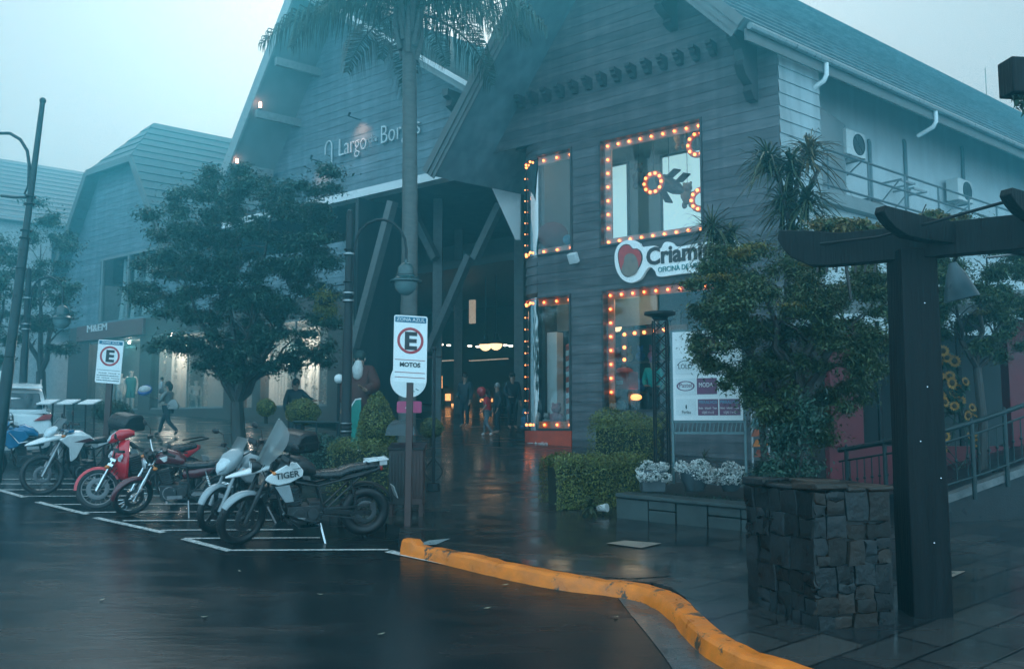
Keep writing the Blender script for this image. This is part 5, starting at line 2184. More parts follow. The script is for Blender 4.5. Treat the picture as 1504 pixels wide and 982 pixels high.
def curved_lamp(base, height, side, label, head_s=1.0, armr=0.42, lean=Vector((0, 0, 0)), up_extra=0.25, grp='street lamps with curved arms', two=False):
    t_ = thing('street_lamp', label, 'street lamp', base, grp)
    top = base + Z * height + lean
    f = lambda a: base.lerp(top, a)
    m = MB()
    m.tube([base, f(0.04), f(0.05), f(0.55), f(0.56), f(1.0)], [0.15, 0.13, 0.10, 0.092, 0.078, 0.066], 12)
    for a in (0.06, 0.10, 0.165, 0.18, 0.195, 0.66, 0.68, 0.70, 0.735, 0.84, 0.86):
        m.torus(f(a), 0.10 if a < 0.5 else 0.088, 0.016, None, 16, 6)
    m.ball(top + Z * 0.03, 0.055, n=8)
    m.build('pole', BLACKM if not two else GREENM, t_)
    for a in (0.165, 0.195, 0.66, 0.69, 0.84):
        m = MB()
        m.tube([f(a), f(a + 0.006)], 0.108, 14)
        m.build('collar', GALV, t_)
    sides = (side, -side) if two else (side,)
    for sd in sides:
        p = f(0.70 if not two else 0.70)
        st = f(0.86)
        pts = [p + sd * 0.07, f(0.80) + sd * 0.075, st + sd * 0.09]
        for k in range(1, 10):
            a = math.pi * (1 - k / 9.0 * 1.0)
            pts.append(st + sd * (0.09 + armr + armr * math.cos(a)) + Z * (math.sin(a) * armr * 1.15))
        pts.append(pts[-1] - Z * 0.22)
        m = MB()
        m.tube(pts, 0.026, 8)
        m.bar(p, p + sd * 0.09, 0.03, 0.05)
        m.bar(st, st + sd * 0.1, 0.03, 0.05)
        m.build('arm', BLACKM if not two else GREENM, t_)
        lamp_head(pts[-1] + Z * 0.02, t_, head_s)
    return t_


b = GX(508, 17.2, KH)
hh = z_at(b, 314) - b.z
curved_lamp(b, hh, Vector((1, -0.05, 0)).normalized(), 'black street lamp with one curved arm and bell shaped hanging head beside the hall', 0.98, 0.50)
b = GX(-6, 16.5, KH)
hh = z_at(b, 148) - b.z
lt = P(42, 148, 16.5) - P(-2, 148, 16.5)
t_ = thing('street_lamp', 'tall leaning lamp pole with arching arms at the left edge, its heads outside the picture', 'street lamp', b, 'street lamps with curved arms')
top = b + Z * hh + Vector((lt.x * 0.95, 0, 0))
f = lambda a: b.lerp(top, a)
m = MB()
m.tube([b, f(0.05), f(0.3), f(0.31), f(0.62), f(0.63), f(1)], [0.14, 0.11, 0.10, 0.085, 0.08, 0.06, 0.045], 12)
for a in (0.32, 0.55, 0.63, 0.65, 0.72, 0.74):
    m.torus(f(a), 0.085, 0.016, None, 16, 6)
m.ball(top, 0.06, n=8)
m.build('pole', GREENM, t_)
for sd in (Vector((-1, 0, 0)), ):
    p = f(0.76)
    m = MB()
    pts = [p + sd * 0.05, p + sd * 0.06 + Z * 0.45]
    for k in range(1, 8):
        a = math.pi * (1 - k / 7)
        pts.append(p + sd * (0.06 + 0.5 + 0.5 * math.cos(a)) + Z * (0.45 + 0.62 * math.sin(a)))
    m.tube(pts, 0.03, 8)
    m.tube([p - Z * 0.15, p - Z * 0.15 + sd * 0.3, p + sd * 0.55 - Z * 0.12], 0.026, 7)
    m.tube([p - Z * 0.15, p - Z * 0.08 + sd * 0.12, p + Z * 0.1 + sd * 0.05], 0.02, 7)
    m.build('arm', GREENM, t_)
    lamp_head(pts[-1], t_, 1.0)
b = GX(30, 23.0, KH)
hh = z_at(b, 398) - b.z
curved_lamp(b, hh, Vector((1, 0, 0)), 'fog dimmed street lamp with a bell shaped head in front of the left trees', 0.95, 0.40)

# ------------------------------------------------------------------ signs
BROWNP = mat('brown painted post', (0.06, 0.028, 0.025), 0.45, var=0.2, scale=9)


def letters(mb_, s, o, h, wd=None, align='CENTER', x=Vector((1, 0, 0)), depth=0.004):
    t_ = text_mb(s, h, depth, align=align)
    if wd:
        xs = [p[0] for p in t_.v]
        k_ = wd / (max(xs) - min(xs))
        t_.v = [(p[0] * k_, p[1], p[2]) for p in t_.v]
    t_.xf(frame_m(o, x, Z))
    mb_.add(t_.v, t_.f)


def rounded(w_, h_, r, n=5):
    pts = []
    for cx, cz, a0 in ((w_ / 2 - r, h_ / 2 - r, 0), (-w_ / 2 + r, h_ / 2 - r, 90), (-w_ / 2 + r, -h_ / 2 + r, 180), (w_ / 2 - r, -h_ / 2 + r, 270)):
        for k in range(n + 1):
            a = R(a0 + 90 * k / n)
            pts.append((cx + r * math.cos(a), cz + r * math.sin(a)))
    return pts


def parking_sign(tl, tr, bl, y, base_px, label, motos, tilt=0.0, pw=0.09):
    """E parking plate given by picture corners at depth y"""
    a, b, c = P(*tl, y), P(*tr, y), P(*bl, y)
    xd = (b - a).normalized()
    w_, h_ = (b - a).length, (a - c).length
    zd = (a - c).normalized()
    ctr = (b + c) / 2
    nn = xd.cross(zd)
    base = Vector((ctr.x, ctr.y + 0.06, 0))
    bp = GX(base_px, y + 0.06, KH)
    t_ = thing('parking_sign', label, 'sign', bp, 'blue zone parking signs')
    pt = lambda u, v, d=0: ctr + xd * u * w_ + zd * v * h_ - (-nn) * d
    m = MB()
    m.prism([ctr + xd * u + zd * v for u, v in rounded(w_, h_, 0.03)], -nn * 0.012)
    pl = m.build('plate', SIGNW, t_)
    m = MB()
    m.prism([ctr + xd * u * 0.93 + zd * (v * 0.085 + h_ * 0.438) for u, v in rounded(w_, h_, 0.05)], nn * 0.003)
    m.build('blue_band', SIGNBLUE, pl)
    m = MB()
    rz = 0.235 if motos else 0.27
    Mx = Matrix((xd, zd, nn)).transposed()
    cc_ = ctr + zd * h_ * (0.125 if motos else 0.13)
    m.torus(cc_ + nn * 0.001, w_ * 0.355, w_ * 0.04, Mx, 40, 6, rz=0.004)
    m.build('red_ring', SIGNRED, pl)
    m = MB()
    t2 = text_mb('E', h_ * (0.25 if motos else 0.26), 0.004, 1.1, align='CENTER', bold=0.012)
    t2.xf(frame_m(cc_ - zd * h_ * 0.125 + nn * 0.002, xd, zd))
    m.add(t2.v, t2.f)
    if motos:
        t2 = text_mb('MOTOS', h_ * 0.062, 0.004, 1.0, align='CENTER', bold=0.003)
        t2.xf(frame_m(ctr - zd * h_ * 0.265 + nn * 0.002, xd, zd))
        m.add(t2.v, t2.f)
    else:
        for k in range(4):                               # unreadable small print: rows of short strokes
            for j in range(14):
                if (j * 7 + k * 5) % 6:
                    m.box(ctr + xd * (w_ * (-0.42 + j * 0.065)) - zd * h_ * (0.27 + 0.055 * k) + nn * 0.002, (w_ * 0.045, 0.004, h_ * 0.016), Matrix((xd, nn, zd)).transposed())
    m.build('lettering', SIGNBLK, pl)
    m = MB()
    t2 = text_mb('ZONA AZUL', h_ * 0.052, 0.003, 1.0, align='CENTER')
    t2.xf(frame_m(ctr + zd * h_ * 0.415 + nn * 0.004, xd, zd))
    m.add(t2.v, t2.f)
    m.build('band_lettering', SIGNW, pl)
    m = MB()
    for v in ((-0.165, -0.352, -0.425) if motos else (-0.20, -0.33, -0.44)):
        m.box(ctr + zd * h_ * v + nn * 0.002, (w_ * 0.9, 0.003, h_ * 0.009), Matrix((xd, nn, zd)).transposed())
    m.build('rule', mat('dull red rule', (0.3, 0.05, 0.05), 0.5) if motos else SIGNBLK, pl)
    m = MB()
    topp = ctr - nn * 0.05 + zd * h_ * 0.4
    m.bar(bp - Z * 0.05, Vector((bp.x + (topp.x - bp.x) * 0.99, topp.y, topp.z)), pw, pw * 0.6, Vector((0, 1, 0)))
    m.build('post', BROWNP, t_, bevel=0.006)
    return t_


parking_sign((579, 462), (628, 465), (577, 560), 12.3, 600, 'white ringed E plate with the word MOTOS on a brown post by the kerb', True)
parking_sign((145, 498), (182, 501), (139, 561), 17.2, 155, 'smaller white ringed E parking plate with small print, beyond the motorcycles', False, pw=0.11)

# round plate, pink plate and black iron post behind the first sign
t_ = thing('round_sign', 'round white plate showing below the back of the E sign', 'sign', GX(601, 13.6, KH))
c = P(600, 557, 13.6)
m = MB()
m.lathe([(0.001, 0), (0.27, 0), (0.27, 0.012), (0.001, 0.012)], c, Matrix(((1, 0, 0), (0, 0, 1), (0, -1, 0))), 30)
m.build('plate', SIGNW, t_)
m = MB()
for dx, dz in ((0.02, -0.12), (0.07, -0.17), (0.13, -0.15), (0.05, -0.08)):
    m.box(c + Vector((dx, -0.004, dz)), (0.05, 0.004, 0.012), Matrix.Rotation(0.5, 3, 'Y'))
m.build('mark', mat('grey sign mark', (0.15, 0.2, 0.2), 0.5), t_)
m = MB()
m.bar(GX(604, 13.62, KH), c + Z * 0.2 + Vector((0.03, 0.03, 0)), 0.06, 0.04, Vector((0, 1, 0)))
m.build('post', BLACKM, t_)
t_ = thing('pink_sign', 'small pink sign with white striped diamond behind the brown post', 'sign', GX(594, 14.4, KH))
a, b_ = P(583, 589, 14.4), P(619, 606, 14.4)
c = (a + b_) / 2
m = MB()
m.prism([c + Vector((u, 0, v)) for u, v in rounded(b_.x - a.x, a.z - b_.z, 0.025)], Vector((0, 0.015, 0)))
m.build('plate', mat('pink plate', (0.50, 0.06, 0.16), 0.4), t_)
m = MB()
for k in range(-2, 3):
    m.box(c + Vector((k * 0.022, -0.003, 0)), (0.012, 0.004, 0.10 - abs(k) * 0.025), Matrix.Rotation(0.6, 3, 'Y'))
m.build('mark', SIGNW, t_)
m = MB()
m.bar(GX(594, 14.42, KH), Vector((c.x, c.y + 0.03, c.z)), 0.05, 0.04, Vector((0, 1, 0)))
m.build('post', BLACKM, t_)

# litter bin: brown twin bin with sloped dark lid
t_ = thing('litter_bin', 'brown double litter bin on legs behind the E sign post', 'bin', GX(595, 13.1, KH))
bx0, bx1 = P(572, 700, 13.1).x, P(622, 700, 13.1).x
g = GX(597, 13.1, KH).z
zt_ = P(597, 660, 13.1).z
for i, (x0, x1) in enumerate(((bx0, bx0 + (bx1 - bx0) * 0.47), (bx0 + (bx1 - bx0) * 0.53, bx1))):
    m = MB()
    m.box(((x0 + x1) / 2, 13.2, (g + 0.16 + zt_) / 2), (x1 - x0, 0.34, zt_ - g - 0.16))
    for k in range(5):
        m.box((x0 + (x1 - x0) * (0.1 + 0.2 * k), 13.025, (g + 0.2 + zt_) / 2), ((x1 - x0) * 0.15, 0.014, zt_ - g - 0.3))
    m.build('body', BROWNP if i else mat('near black bin slats', (0.025, 0.022, 0.022), 0.45), t_, bevel=0.01)
    m = MB()
    m.prism([Vector((x0 - 0.02, 13.0, zt_)), Vector((x0 - 0.02, 13.4, zt_)), Vector((x0 - 0.02, 13.4, zt_ + 0.10)), Vector((x0 - 0.02, 13.02, zt_ + 0.03))], Vector((x1 - x0 + 0.04, 0, 0)))
    m.build('lid', BLACKM, t_, bevel=0.008)
for x in (bx0 + 0.03, bx1 - 0.03):
    for y in (13.06, 13.34):
        m = MB()
        m.bar(Vector((x, y, g - 0.02)), Vector((x, y, g + 0.2)), 0.05, 0.05, Vector((0, 1, 0)))
        m.build('leg', BROWNP, t_)
# dark folded parasol bag lying on top with white lettering
m = MB()
c = P(590, 636, 13.2)
m.loft([[c + Vector((dx, dy, dz)) for dx, dy, dz in ((-0.22 * s_, -0.14 * s_, -0.03), (0.2 * s_, -0.16 * s_, -0.03), (0.22 * s_, 0.14 * s_, -0.03), (-0.2 * s_, 0.15 * s_, -0.03))] if i == 0 else
        [c + Vector((dx * s_, dy * s_, hz)) for dx, dy in ((-0.2, -0.14), (0.2, -0.15), (0.2, 0.14), (-0.2, 0.14))] for i, (s_, hz) in enumerate(((1, 0), (1.0, 0.05), (0.85, 0.13), (0.5, 0.19)))])
o = m.build('bag', mat('wet black bag', (0.02, 0.035, 0.04), 0.2, var=0.2, scale=6), None, smooth=60)
tag(o, 'dark wet sack lying on top of the brown litter bin', 'bag')

# slim black iron post with scrolled foot
t_ = thing('iron_post', 'slim black iron post with scrolled foot in the plaza', 'post', GX(637, 15.5, KH))
b = GX(637, 15.5, KH)
zt_ = z_at(b, 512)
m = MB()
m.tube([b, b + Z * 0.12, b + Z * 0.13, Vector((b.x, b.y, zt_))], [0.12, 0.10, 0.03, 0.022], 8)
m.ball(Vector((b.x, b.y, zt_)), 0.04, n=6)
m.bar(Vector((b.x - 0.12, b.y, zt_ - 0.14)), Vector((b.x + 0.12, b.y, zt_ - 0.14)), 0.03, 0.03)
m.build('shaft', BLACKM, t_)
for s_ in (1, -1):
    m = MB()
    pts = [b + Vector((s_ * (0.04 + 0.13 * math.sin(a) * (1 - a / 9)), 0, 0.16 + 0.62 * a / 6.0)) for a in [k * 0.45 for k in range(14)]]
    m.tube(pts, 0.014, 6)
    m.build('scroll', BLACKM, t_)

# three sloping info boards beyond the motorcycles
for i, (x0, x1, lb) in enumerate(((53, 74, 'sloping white information board, leftmost of three by the white car'), (83, 105, 'sloping white information board between two others beyond the motorcycles'),
                                  (114, 137, 'sloping white information board, rightmost of three and nearest the small E sign'))):
    y = 20.5
    a, b_ = P(x0, 592, y), P(x1, 587, y)
    c = (a + b_) / 2
    t_ = thing('information_board', lb, 'information board', Vector((c.x, c.y, gz(0, y) + KH)), 'sloping information boards')
    m = MB()
    d = Vector((0.05, 0.35, 0.10))
    m.prism([a, b_ + Vector((0, 0, a.z - b_.z)), b_ + Vector((0, 0, a.z - b_.z)) + d, a + d], Vector((0, 0.01, -0.03)))
    m.build('panel', WHITE, t_, bevel=0.004)
    m = MB()
    for x in (c.x - 0.08, c.x + 0.12):
        m.bar(Vector((x, y + 0.2, gz(0, y) + KH)), Vector((x, y + 0.2, c.z + 0.0)), 0.03, 0.03, Vector((0, 1, 0)))
    m.build('stand', BLACKM, t_)
# round plate at the far left edge
t_ = thing('round_sign', 'half visible round pale plate at the left picture edge above the white car', 'sign', GX(-2, 22.5, KH))
c = P(3, 556, 22.5)
m = MB()
m.lathe([(0.001, 0), (0.2, 0), (0.2, 0.015), (0.001, 0.015)], c, Matrix(((1, 0, 0), (0, 0, 1), (0, -1, 0))), 26)
m.build('plate', SIGNW, t_)
m = MB()
m.bar(Vector((c.x, c.y + 0.03, gz(0, 22.5))), c + Vector((0, 0.03, 0.1)), 0.06, 0.05, Vector((0, 1, 0)))
m.build('post', BLACKM, t_)

# ------------------------------------------------------------------ shop sign with rounded white backing
a = FS(905, 414, nW - 0.15)
zs = lambda px, py: FS(px, py, nW - 0.15)
sgn = thing('shop_sign', 'white cloud edged shop sign with a red heart emblem above the lower bulb framed window', 'sign', F(nW - 0.15, *a))


def blob(pts, n0, depth, m_, nm, parent):
    """smooth closed outline through picture points on the facade"""
    q = [Vector(FS(px, py, nW - 0.15)) for px, py in pts]
    out_ = []
    k_ = len(q)
    for i in range(k_):
        p0, p1, p2, p3 = q[i - 1], q[i], q[(i + 1) % k_], q[(i + 2) % k_]
        for t in (0, 0.25, 0.5, 0.75):
            out_.append(0.5 * ((2 * p1) + (-p0 + p2) * t + (2 * p0 - 5 * p1 + 4 * p2 - p3) * t * t + (-p0 + 3 * p1 - 3 * p2 + p3) * t ** 3))
    m = MB()
    m.prism([F(n0, p.x, p.y) for p in out_], N * -depth)
    return m.build(nm, m_, parent)


outl = [(903, 372), (910, 358), (925, 352), (938, 356), (942, 362), (950, 362), (962, 361), (970, 365), (976, 356), (986, 356), (994, 362), (1010, 360), (1030, 356), (1050, 352), (1072, 349),
        (1084, 356), (1083, 370), (1078, 380), (1070, 390), (1045, 397), (1000, 402), (968, 406), (962, 398), (955, 392), (948, 398), (940, 410), (925, 415), (912, 408), (904, 392)]
bk = blob(outl, nW - 0.06, 0.09, mat('white acrylic sign', (0.82, 0.82, 0.81), 0.3, var=0.03, emit=(0.75, 0.93, 0.95), estr=0.10), 'backing', sgn)
heart = [(908, 380), (909, 368), (915, 360), (924, 359), (930, 365), (936, 365), (942, 370), (944, 380), (940, 392), (932, 402), (922, 407), (913, 400)]
blob(heart, nW - 0.151, 0.012, SIGNBLK, 'heart_outline', bk)
q = [(925 + (x - 925) * 0.93, 383 + (y - 383) * 0.95) for x, y in heart]
blob(q, nW - 0.164, 0.006, mat('red heart enamel', (0.55, 0.06, 0.06), 0.4), 'heart', bk)
blob([(917, 386), (919, 376), (926, 372), (934, 376), (938, 388), (936, 400), (926, 406), (915, 402), (914, 394)], nW - 0.171, 0.006, mat('brown sign enamel', (0.26, 0.19, 0.15), 0.4), 'emblem', bk)
for s_, x0, y0, x1, hp, m_, bd in (('Criamigos', 950, 389, 1076, 24, mat('dark brown letters', (0.05, 0.035, 0.035), 0.4), 0.018), ('OFICINA DE URSOS', 967, 400, 1040, 7.5, mat('teal letters', (0.01, 0.22, 0.24), 0.4), 0.0)):
    n_ = nW - 0.152
    p0, p1 = FS(x0, y0, n_), FS(x1, y0, n_)
    h = FS(x0, y0 - hp, n_)[1] - p0[1]
    t2 = text_mb(s_, h, 0.02, bold=bd)
    xs = [p[0] for p in t2.v]
    k_ = (p1[0] - p0[0]) / (max(xs) - min(xs))
    t2.v = [((p[0] - min(xs)) * k_, p[1], p[2]) for p in t2.v]
    t2.xf(facing(F(n_, p0[0], p0[1])))
    t2.build('lettering', m_, bk)

# ------------------------------------------------------------------ banner board in a steel frame
yb = 13.4
bn = thing('banner_board', 'white banner board of shop adverts in a grey steel frame behind the flower pots', 'banner', GX(1040, yb, KH))
xd = (P(1092, 619, 13.0) - P(990, 619, yb)).normalized()
xd.z = 0
xd.normalize()
bo = P(990, 617, yb)
bw = (P(1092, 619, 13.0) - bo).length
bh = z_at(bo, 488) - bo.z
Mb = frame_m(bo, xd, Z)
nb = xd.cross(Z)


def bquad(m, u0, v0, u1, v1, d, th=0.004):
    q = [bo + xd * (u * bw) + Z * (v * bh) + nb * d for u, v in ((u0, v0), (u1, v0), (u1, v1), (u0, v1))]
    m.prism(q, nb * th)


m = MB()
bquad(m, 0, 0, 1, 1, 0.0, 0.02)
pan = m.build('panel', SIGNW, bn)
PURP = mat('plum advert ink', (0.16, 0.035, 0.10), 0.4, var=0.1)
for u0, v0, u1, v1 in ((0.36, 0.055, 0.65, 0.235), (0.67, 0.055, 0.965, 0.235), (0.35, 0.29, 0.64, 0.47), (0.33, 0.74, 0.63, 0.93)):
    m = MB()
    bquad(m, u0, v0, u1, v1, 0.021)
    m.build('advert_block', PURP, pan)
for u0, v0, u1, v1 in ((0.04, 0.06, 0.33, 0.24), (0.04, 0.29, 0.33, 0.47), (0.04, 0.52, 0.33, 0.70), (0.36, 0.52, 0.64, 0.70)):
    m = MB()
    bquad(m, u0, v0, u1, v1, 0.021)
    m.build('advert_card', mat('pale advert card', (0.70, 0.72, 0.72), 0.4, var=0.03), pan)
m = MB()
def btext(m, s, u, v, h, wd):
    t2 = text_mb(s, h * bh, 0.003, align='CENTER')
    xs = [p[0] for p in t2.v]
    k_ = wd * bw / (max(xs) - min(xs))
    t2.v = [(p[0] * k_, p[1], p[2]) for p in t2.v]
    t2.xf(frame_m(bo + xd * (u * bw) + Z * (v * bh) + nb * 0.027, xd, Z))
    m.add(t2.v, t2.f)
btext(m, 'LOLÔ', 0.185, 0.58, 0.055, 0.2)
btext(m, 'Perlita', 0.19, 0.075, 0.035, 0.13)
m.ball(bo + xd * bw * 0.19 + Z * bh * 0.15 + nb * 0.027, 0.02, (0.6, 0.2, 1.6), 6)
m.torus(bo + xd * bw * 0.185 + Z * bh * 0.57 + nb * 0.027, 0.13, 0.004, Matrix((xd, Z, nb)).transposed(), 20, 4, arc=2.2, start=0.47)
m.build('dark_lettering', SIGNBLK, pan)
m = MB()
Mo = Matrix((xd, Z * 0.55, nb)).transposed()
m.torus(bo + xd * bw * 0.185 + Z * bh * 0.385 + nb * 0.026, 0.12, 0.012, Mo, 26, 5, rz=0.003)
btext(m, 'Pastel', 0.185, 0.37, 0.05, 0.18)
m.build('plum_lettering', PURP, pan)
m = MB()
for u in (0.505, 0.815):
    btext(m, 'PIRRALHOS', u, 0.185, 0.035, 0.26)
m.build('blue_lettering', mat('blue advert ink', (0.10, 0.35, 0.5), 0.4), pan)
m = MB()
for u in (0.505, 0.815):
    btext(m, 'Bebê · Infantil · Teen', u, 0.125, 0.022, 0.26)
    btext(m, 'LOJAS 11 e 12', u, 0.075, 0.026, 0.17)
for u, v in ((0.48, 0.37), (0.48, 0.80)):
    btext(m, 'MODA', u, v, 0.05, 0.2)
m.build('white_lettering', SIGNW, pan)
m = MB()
for u in (-0.02, 1.02):
    p = bo + xd * bw * u - nb * 0.02
    m.bar(Vector((p.x, p.y, gz(0, p.y) + KH + 0.4)), Vector((p.x, p.y, bo.z + bh + 0.03)), 0.035, 0.035, nb)
for v in (-0.015, 1.012, -0.14):
    m.bar(bo + xd * bw * -0.02 + Z * bh * v - nb * 0.02, bo + xd * bw * 1.02 + Z * bh * v - nb * 0.02, 0.035, 0.035)
for k in range(16):
    p = bo + xd * bw * (k / 16) - nb * 0.02
    m.bar(p + Z * bh * -0.14, p + xd * bw / 32 + Z * bh * -0.02, 0.014, 0.014)
m.build('steel_frame', mat('grey green steel tube', (0.10, 0.16, 0.17), 0.4, metal=0.4), bn)

# lattice lamp column left of the banner
t_ = thing('lattice_post', 'black lattice iron column with flat cap left of the banner board', 'post', GX(972, 13.9, KH + 0.4))
b = GX(972, 13.9, KH + 0.4)
zt_ = z_at(b, 470)
m = MB()
for dx, dy in ((-0.10, -0.1), (0.10, -0.1), (-0.10, 0.1), (0.10, 0.1)):
    m.bar(b + Vector((dx, dy, 0)), Vector((b.x + dx, b.y + dy, zt_)), 0.025, 0.025, Vector((0, 1, 0)))
n_ = 12
for i in range(n_):
    z0_, z1_ = (zt_ - b.z) * i / n_, (zt_ - b.z) * (i + 1) / n_
    for dy in (-0.1, 0.1):
        m.bar(b + Vector((-0.10, dy, z0_)), b + Vector((0.10, dy, z1_)), 0.012, 0.012)
        m.bar(b + Vector((0.10, dy, z0_)), b + Vector((-0.10, dy, z1_)), 0.012, 0.012)
m.build('lattice', BLACKM, t_)
m = MB()
m.lathe([(0.001, 0), (0.10, 0), (0.13, 0.05), (0.24, 0.08), (0.24, 0.12), (0.001, 0.13)], Vector((b.x, b.y, zt_)), None, 18)
m.build('cap', BLACKM, t_)

# ------------------------------------------------------------------ white car seen from behind
car = thing('parked_car', 'white estate car seen from behind at the left edge beyond the blue motorcycle', 'car', (0, 0, 0))
CARW = mat('white car paint', (0.68, 0.70, 0.70), 0.2, var=0.03, coat=0.8)
m = MB()
prof = [(0.0, 0.45, 0.84, 0.14), (0.02, 0.52, 0.88, 0.24), (0.06, 0.66, 0.90, 0.38), (0.30, 0.72, 0.92, 0.44), (1.3, 0.72, 0.93, 0.44), (3.2, 0.70, 0.92, 0.42), (3.9, 0.66, 0.90, 0.36), (4.45, 0.58, 0.82, 0.24), (4.55, 0.52, 0.74, 0.12)]
rings = []
for y, zc_, hw, hh in prof:
    ring = []
    for k in range(20):
        a = 2 * math.pi * k / 20
        ring.append(Vector((hw * math.copysign(abs(math.cos(a)) ** 0.5, math.cos(a)), y, zc_ + hh * math.copysign(abs(math.sin(a)) ** 0.5, math.sin(a)))))
    rings.append(ring)
m.loft(rings)
m.build('body', CARW, car, smooth=45)
m = MB()
rings = []
for y, zt_, hw in ((0.14, 1.14, 0.78), (0.24, 1.40, 0.74), (0.40, 1.60, 0.69), (0.9, 1.68, 0.66), (2.0, 1.69, 0.66), (2.7, 1.60, 0.66), (3.4, 1.16, 0.76)):
    rings.append([Vector((x * hw, y, z_)) for x, z_ in ((-1.08, 1.08), (-1.0, 1.12), (-0.97, max(1.13, zt_ - 0.06)), (-0.85, zt_), (0, zt_ + 0.02), (0.85, zt_), (0.97, max(1.13, zt_ - 0.06)), (1.0, 1.12), (1.08, 1.08))])
m.loft(rings)
m.build('cabin', CARW, car, smooth=45)
CGL = mat('dark car glass', (0.012, 0.03, 0.035), 0.06, coat=0.6)
m = MB()
m.prism([Vector((-0.68, 0.155, 1.17)), Vector((0.68, 0.155, 1.17)), Vector((0.60, 0.33, 1.52)), Vector((-0.60, 0.33, 1.52))], Vector((0, -0.03, 0.012)))
m.build('rear_window', CGL, car, bevel=0.02)
for s_ in (1, -1):
    m = MB()
    m.prism([Vector((s_ * 0.775, 0.5, 1.17)), Vector((s_ * 0.775, 2.9, 1.17)), Vector((s_ * 0.672, 2.4, 1.54)), Vector((s_ * 0.672, 0.62, 1.56))], Vector((s_ * 0.012, 0, 0.004)))
    m.build('side_window', CGL, car)
    m = MB()
    m.prism([Vector((s_ * 0.50, 0.03, 0.92)), Vector((s_ * 0.86, 0.08, 0.95)), Vector((s_ * 0.88, 0.10, 1.08)), Vector((s_ * 0.70, 0.08, 1.06))], Vector((0, -0.06, 0)))
    m.build('tail_light', TAILR if 'red tail lens' in MATS else mat('red tail lens', (0.35, 0.01, 0.01), 0.15, coat=1.0), car, bevel=0.02)
    m = MB()
    m.tube([Vector((s_ * 0.62, 0.6, 1.70)), Vector((s_ * 0.62, 0.75, 1.76)), Vector((s_ * 0.62, 2.2, 1.76)), Vector((s_ * 0.62, 2.4, 1.70))], 0.02, 6)
    m.build('roof_rail', GALV, car)
    for y in (0.85, 3.65):
        m = MB()
        m.torus(Vector((s_ * 0.84, y, 0.34)), 0.26, 0.085, Matrix(((0, 0, 1), (1, 0, 0), (0, 1, 0))), 28, 10)
        w_ = m.build('wheel', mat('car tyre rubber', (0.012, 0.012, 0.013), 0.5), car)
        m = MB()
        m.lathe([(0.001, -0.06), (0.2, -0.06), (0.22, 0.06), (0.05, 0.07), (0.001, 0.07)], Vector((s_ * 0.84, y, 0.34)), Matrix(((0, 0, s_), (1, 0, 0), (0, 1, 0))), 20)
        m.build('rim', ALLOY if 'cast alloy' in MATS else GALV, w_)
m = MB()
m.prism([Vector((-0.66, 0.20, 1.63)), Vector((0.66, 0.20, 1.63)), Vector((0.64, 0.5, 1.69)), Vector((-0.64, 0.5, 1.69))], Vector((0, 0, 0.035)))
m.build('spoiler', CARW, car, bevel=0.01)
m = MB()
m.box((0, 0.02, 0.48), (1.5, 0.12, 0.22))
m.build('bumper', mat('grey bumper plastic', (0.04, 0.045, 0.047), 0.5), car, bevel=0.04)
m = MB()
m.box((0, -0.01, 0.84), (0.42, 0.02, 0.13))
pl_ = m.build('number_plate', mat('pale number plate', (0.5, 0.52, 0.52), 0.4), car)
m = MB()
m.torus(Vector((0, 0.005, 1.06)), 0.062, 0.008, Matrix(((1.4, 0, 0), (0, 0, 1), (0, 0.9, 0))), 24, 6)
m.bar(Vector((-0.03, 0.0, 1.02)), Vector((-0.018, 0.0, 1.10)), 0.014, 0.014)
m.bar(Vector((0.018, 0.0, 1.02)), Vector((0.03, 0.0, 1.10)), 0.014, 0.014)
m.bar(Vector((-0.025, 0.0, 1.055)), Vector((0.025, 0.0, 1.065)), 0.014, 0.012)
m.build('badge', CHROME if 'chrome' in MATS else GALV, car)
cp = P(62, 640, 20.3)
yaw = R(27)
cx_ = cp.x - 0.88 * math.cos(yaw)
M = Matrix.Rotation(yaw, 4, 'Z') @ Matrix.Rotation(math.atan(SLOPE), 4, 'X')
M.translation = Vector((cx_, 20.3, gz(0, 20.3) + 0.0))
set_root(car, M)
# ------------------------------------------------------------------ plants
LEAF = mat('dark green leaves', (0.036, 0.088, 0.062), 0.4, var=0.25, scale=2, island=0.6, transl=0.25, rvar=0.1)
LEAF2 = mat('olive green leaves', (0.055, 0.085, 0.030), 0.4, var=0.3, scale=2, island=0.6, transl=0.25)
LEAFY = mat('yellowing leaves', (0.16, 0.13, 0.025), 0.45, var=0.3, scale=2, island=0.6, transl=0.3)
HEDGE = mat('clipped hedge leaves', (0.125, 0.14, 0.032), 0.4, var=0.3, scale=3, island=0.7, transl=0.2)
BARK = mat('wet dark bark', (0.035, 0.03, 0.027), 0.5, var=0.3, scale=9, bump=0.5, bscale=18, stretch=(1, 1, 0.3))
PALMB = mat('grey palm bark', (0.085, 0.09, 0.085), 0.6, var=0.3, scale=5, bump=0.5, bscale=10, stretch=(1, 1, 3))
FROND = mat('palm leaflets', (0.045, 0.075, 0.055), 0.45, var=0.2, scale=2, island=0.4, transl=0.2)


def px_clumps(specs, y, dy=0.8, flat=1.0):
    """clumps from picture ellipses (px, py, rx, ry[, depth offset])"""
    out_ = []
    for s_ in specs:
        d = y + (s_[4] if len(s_) > 4 else random.uniform(-dy, dy))
        k_ = d / 1350
        out_.append((P(s_[0], s_[1], d), (s_[2] * k_, s_[2] * k_ * 0.9, s_[3] * k_ * flat)))
    return out_


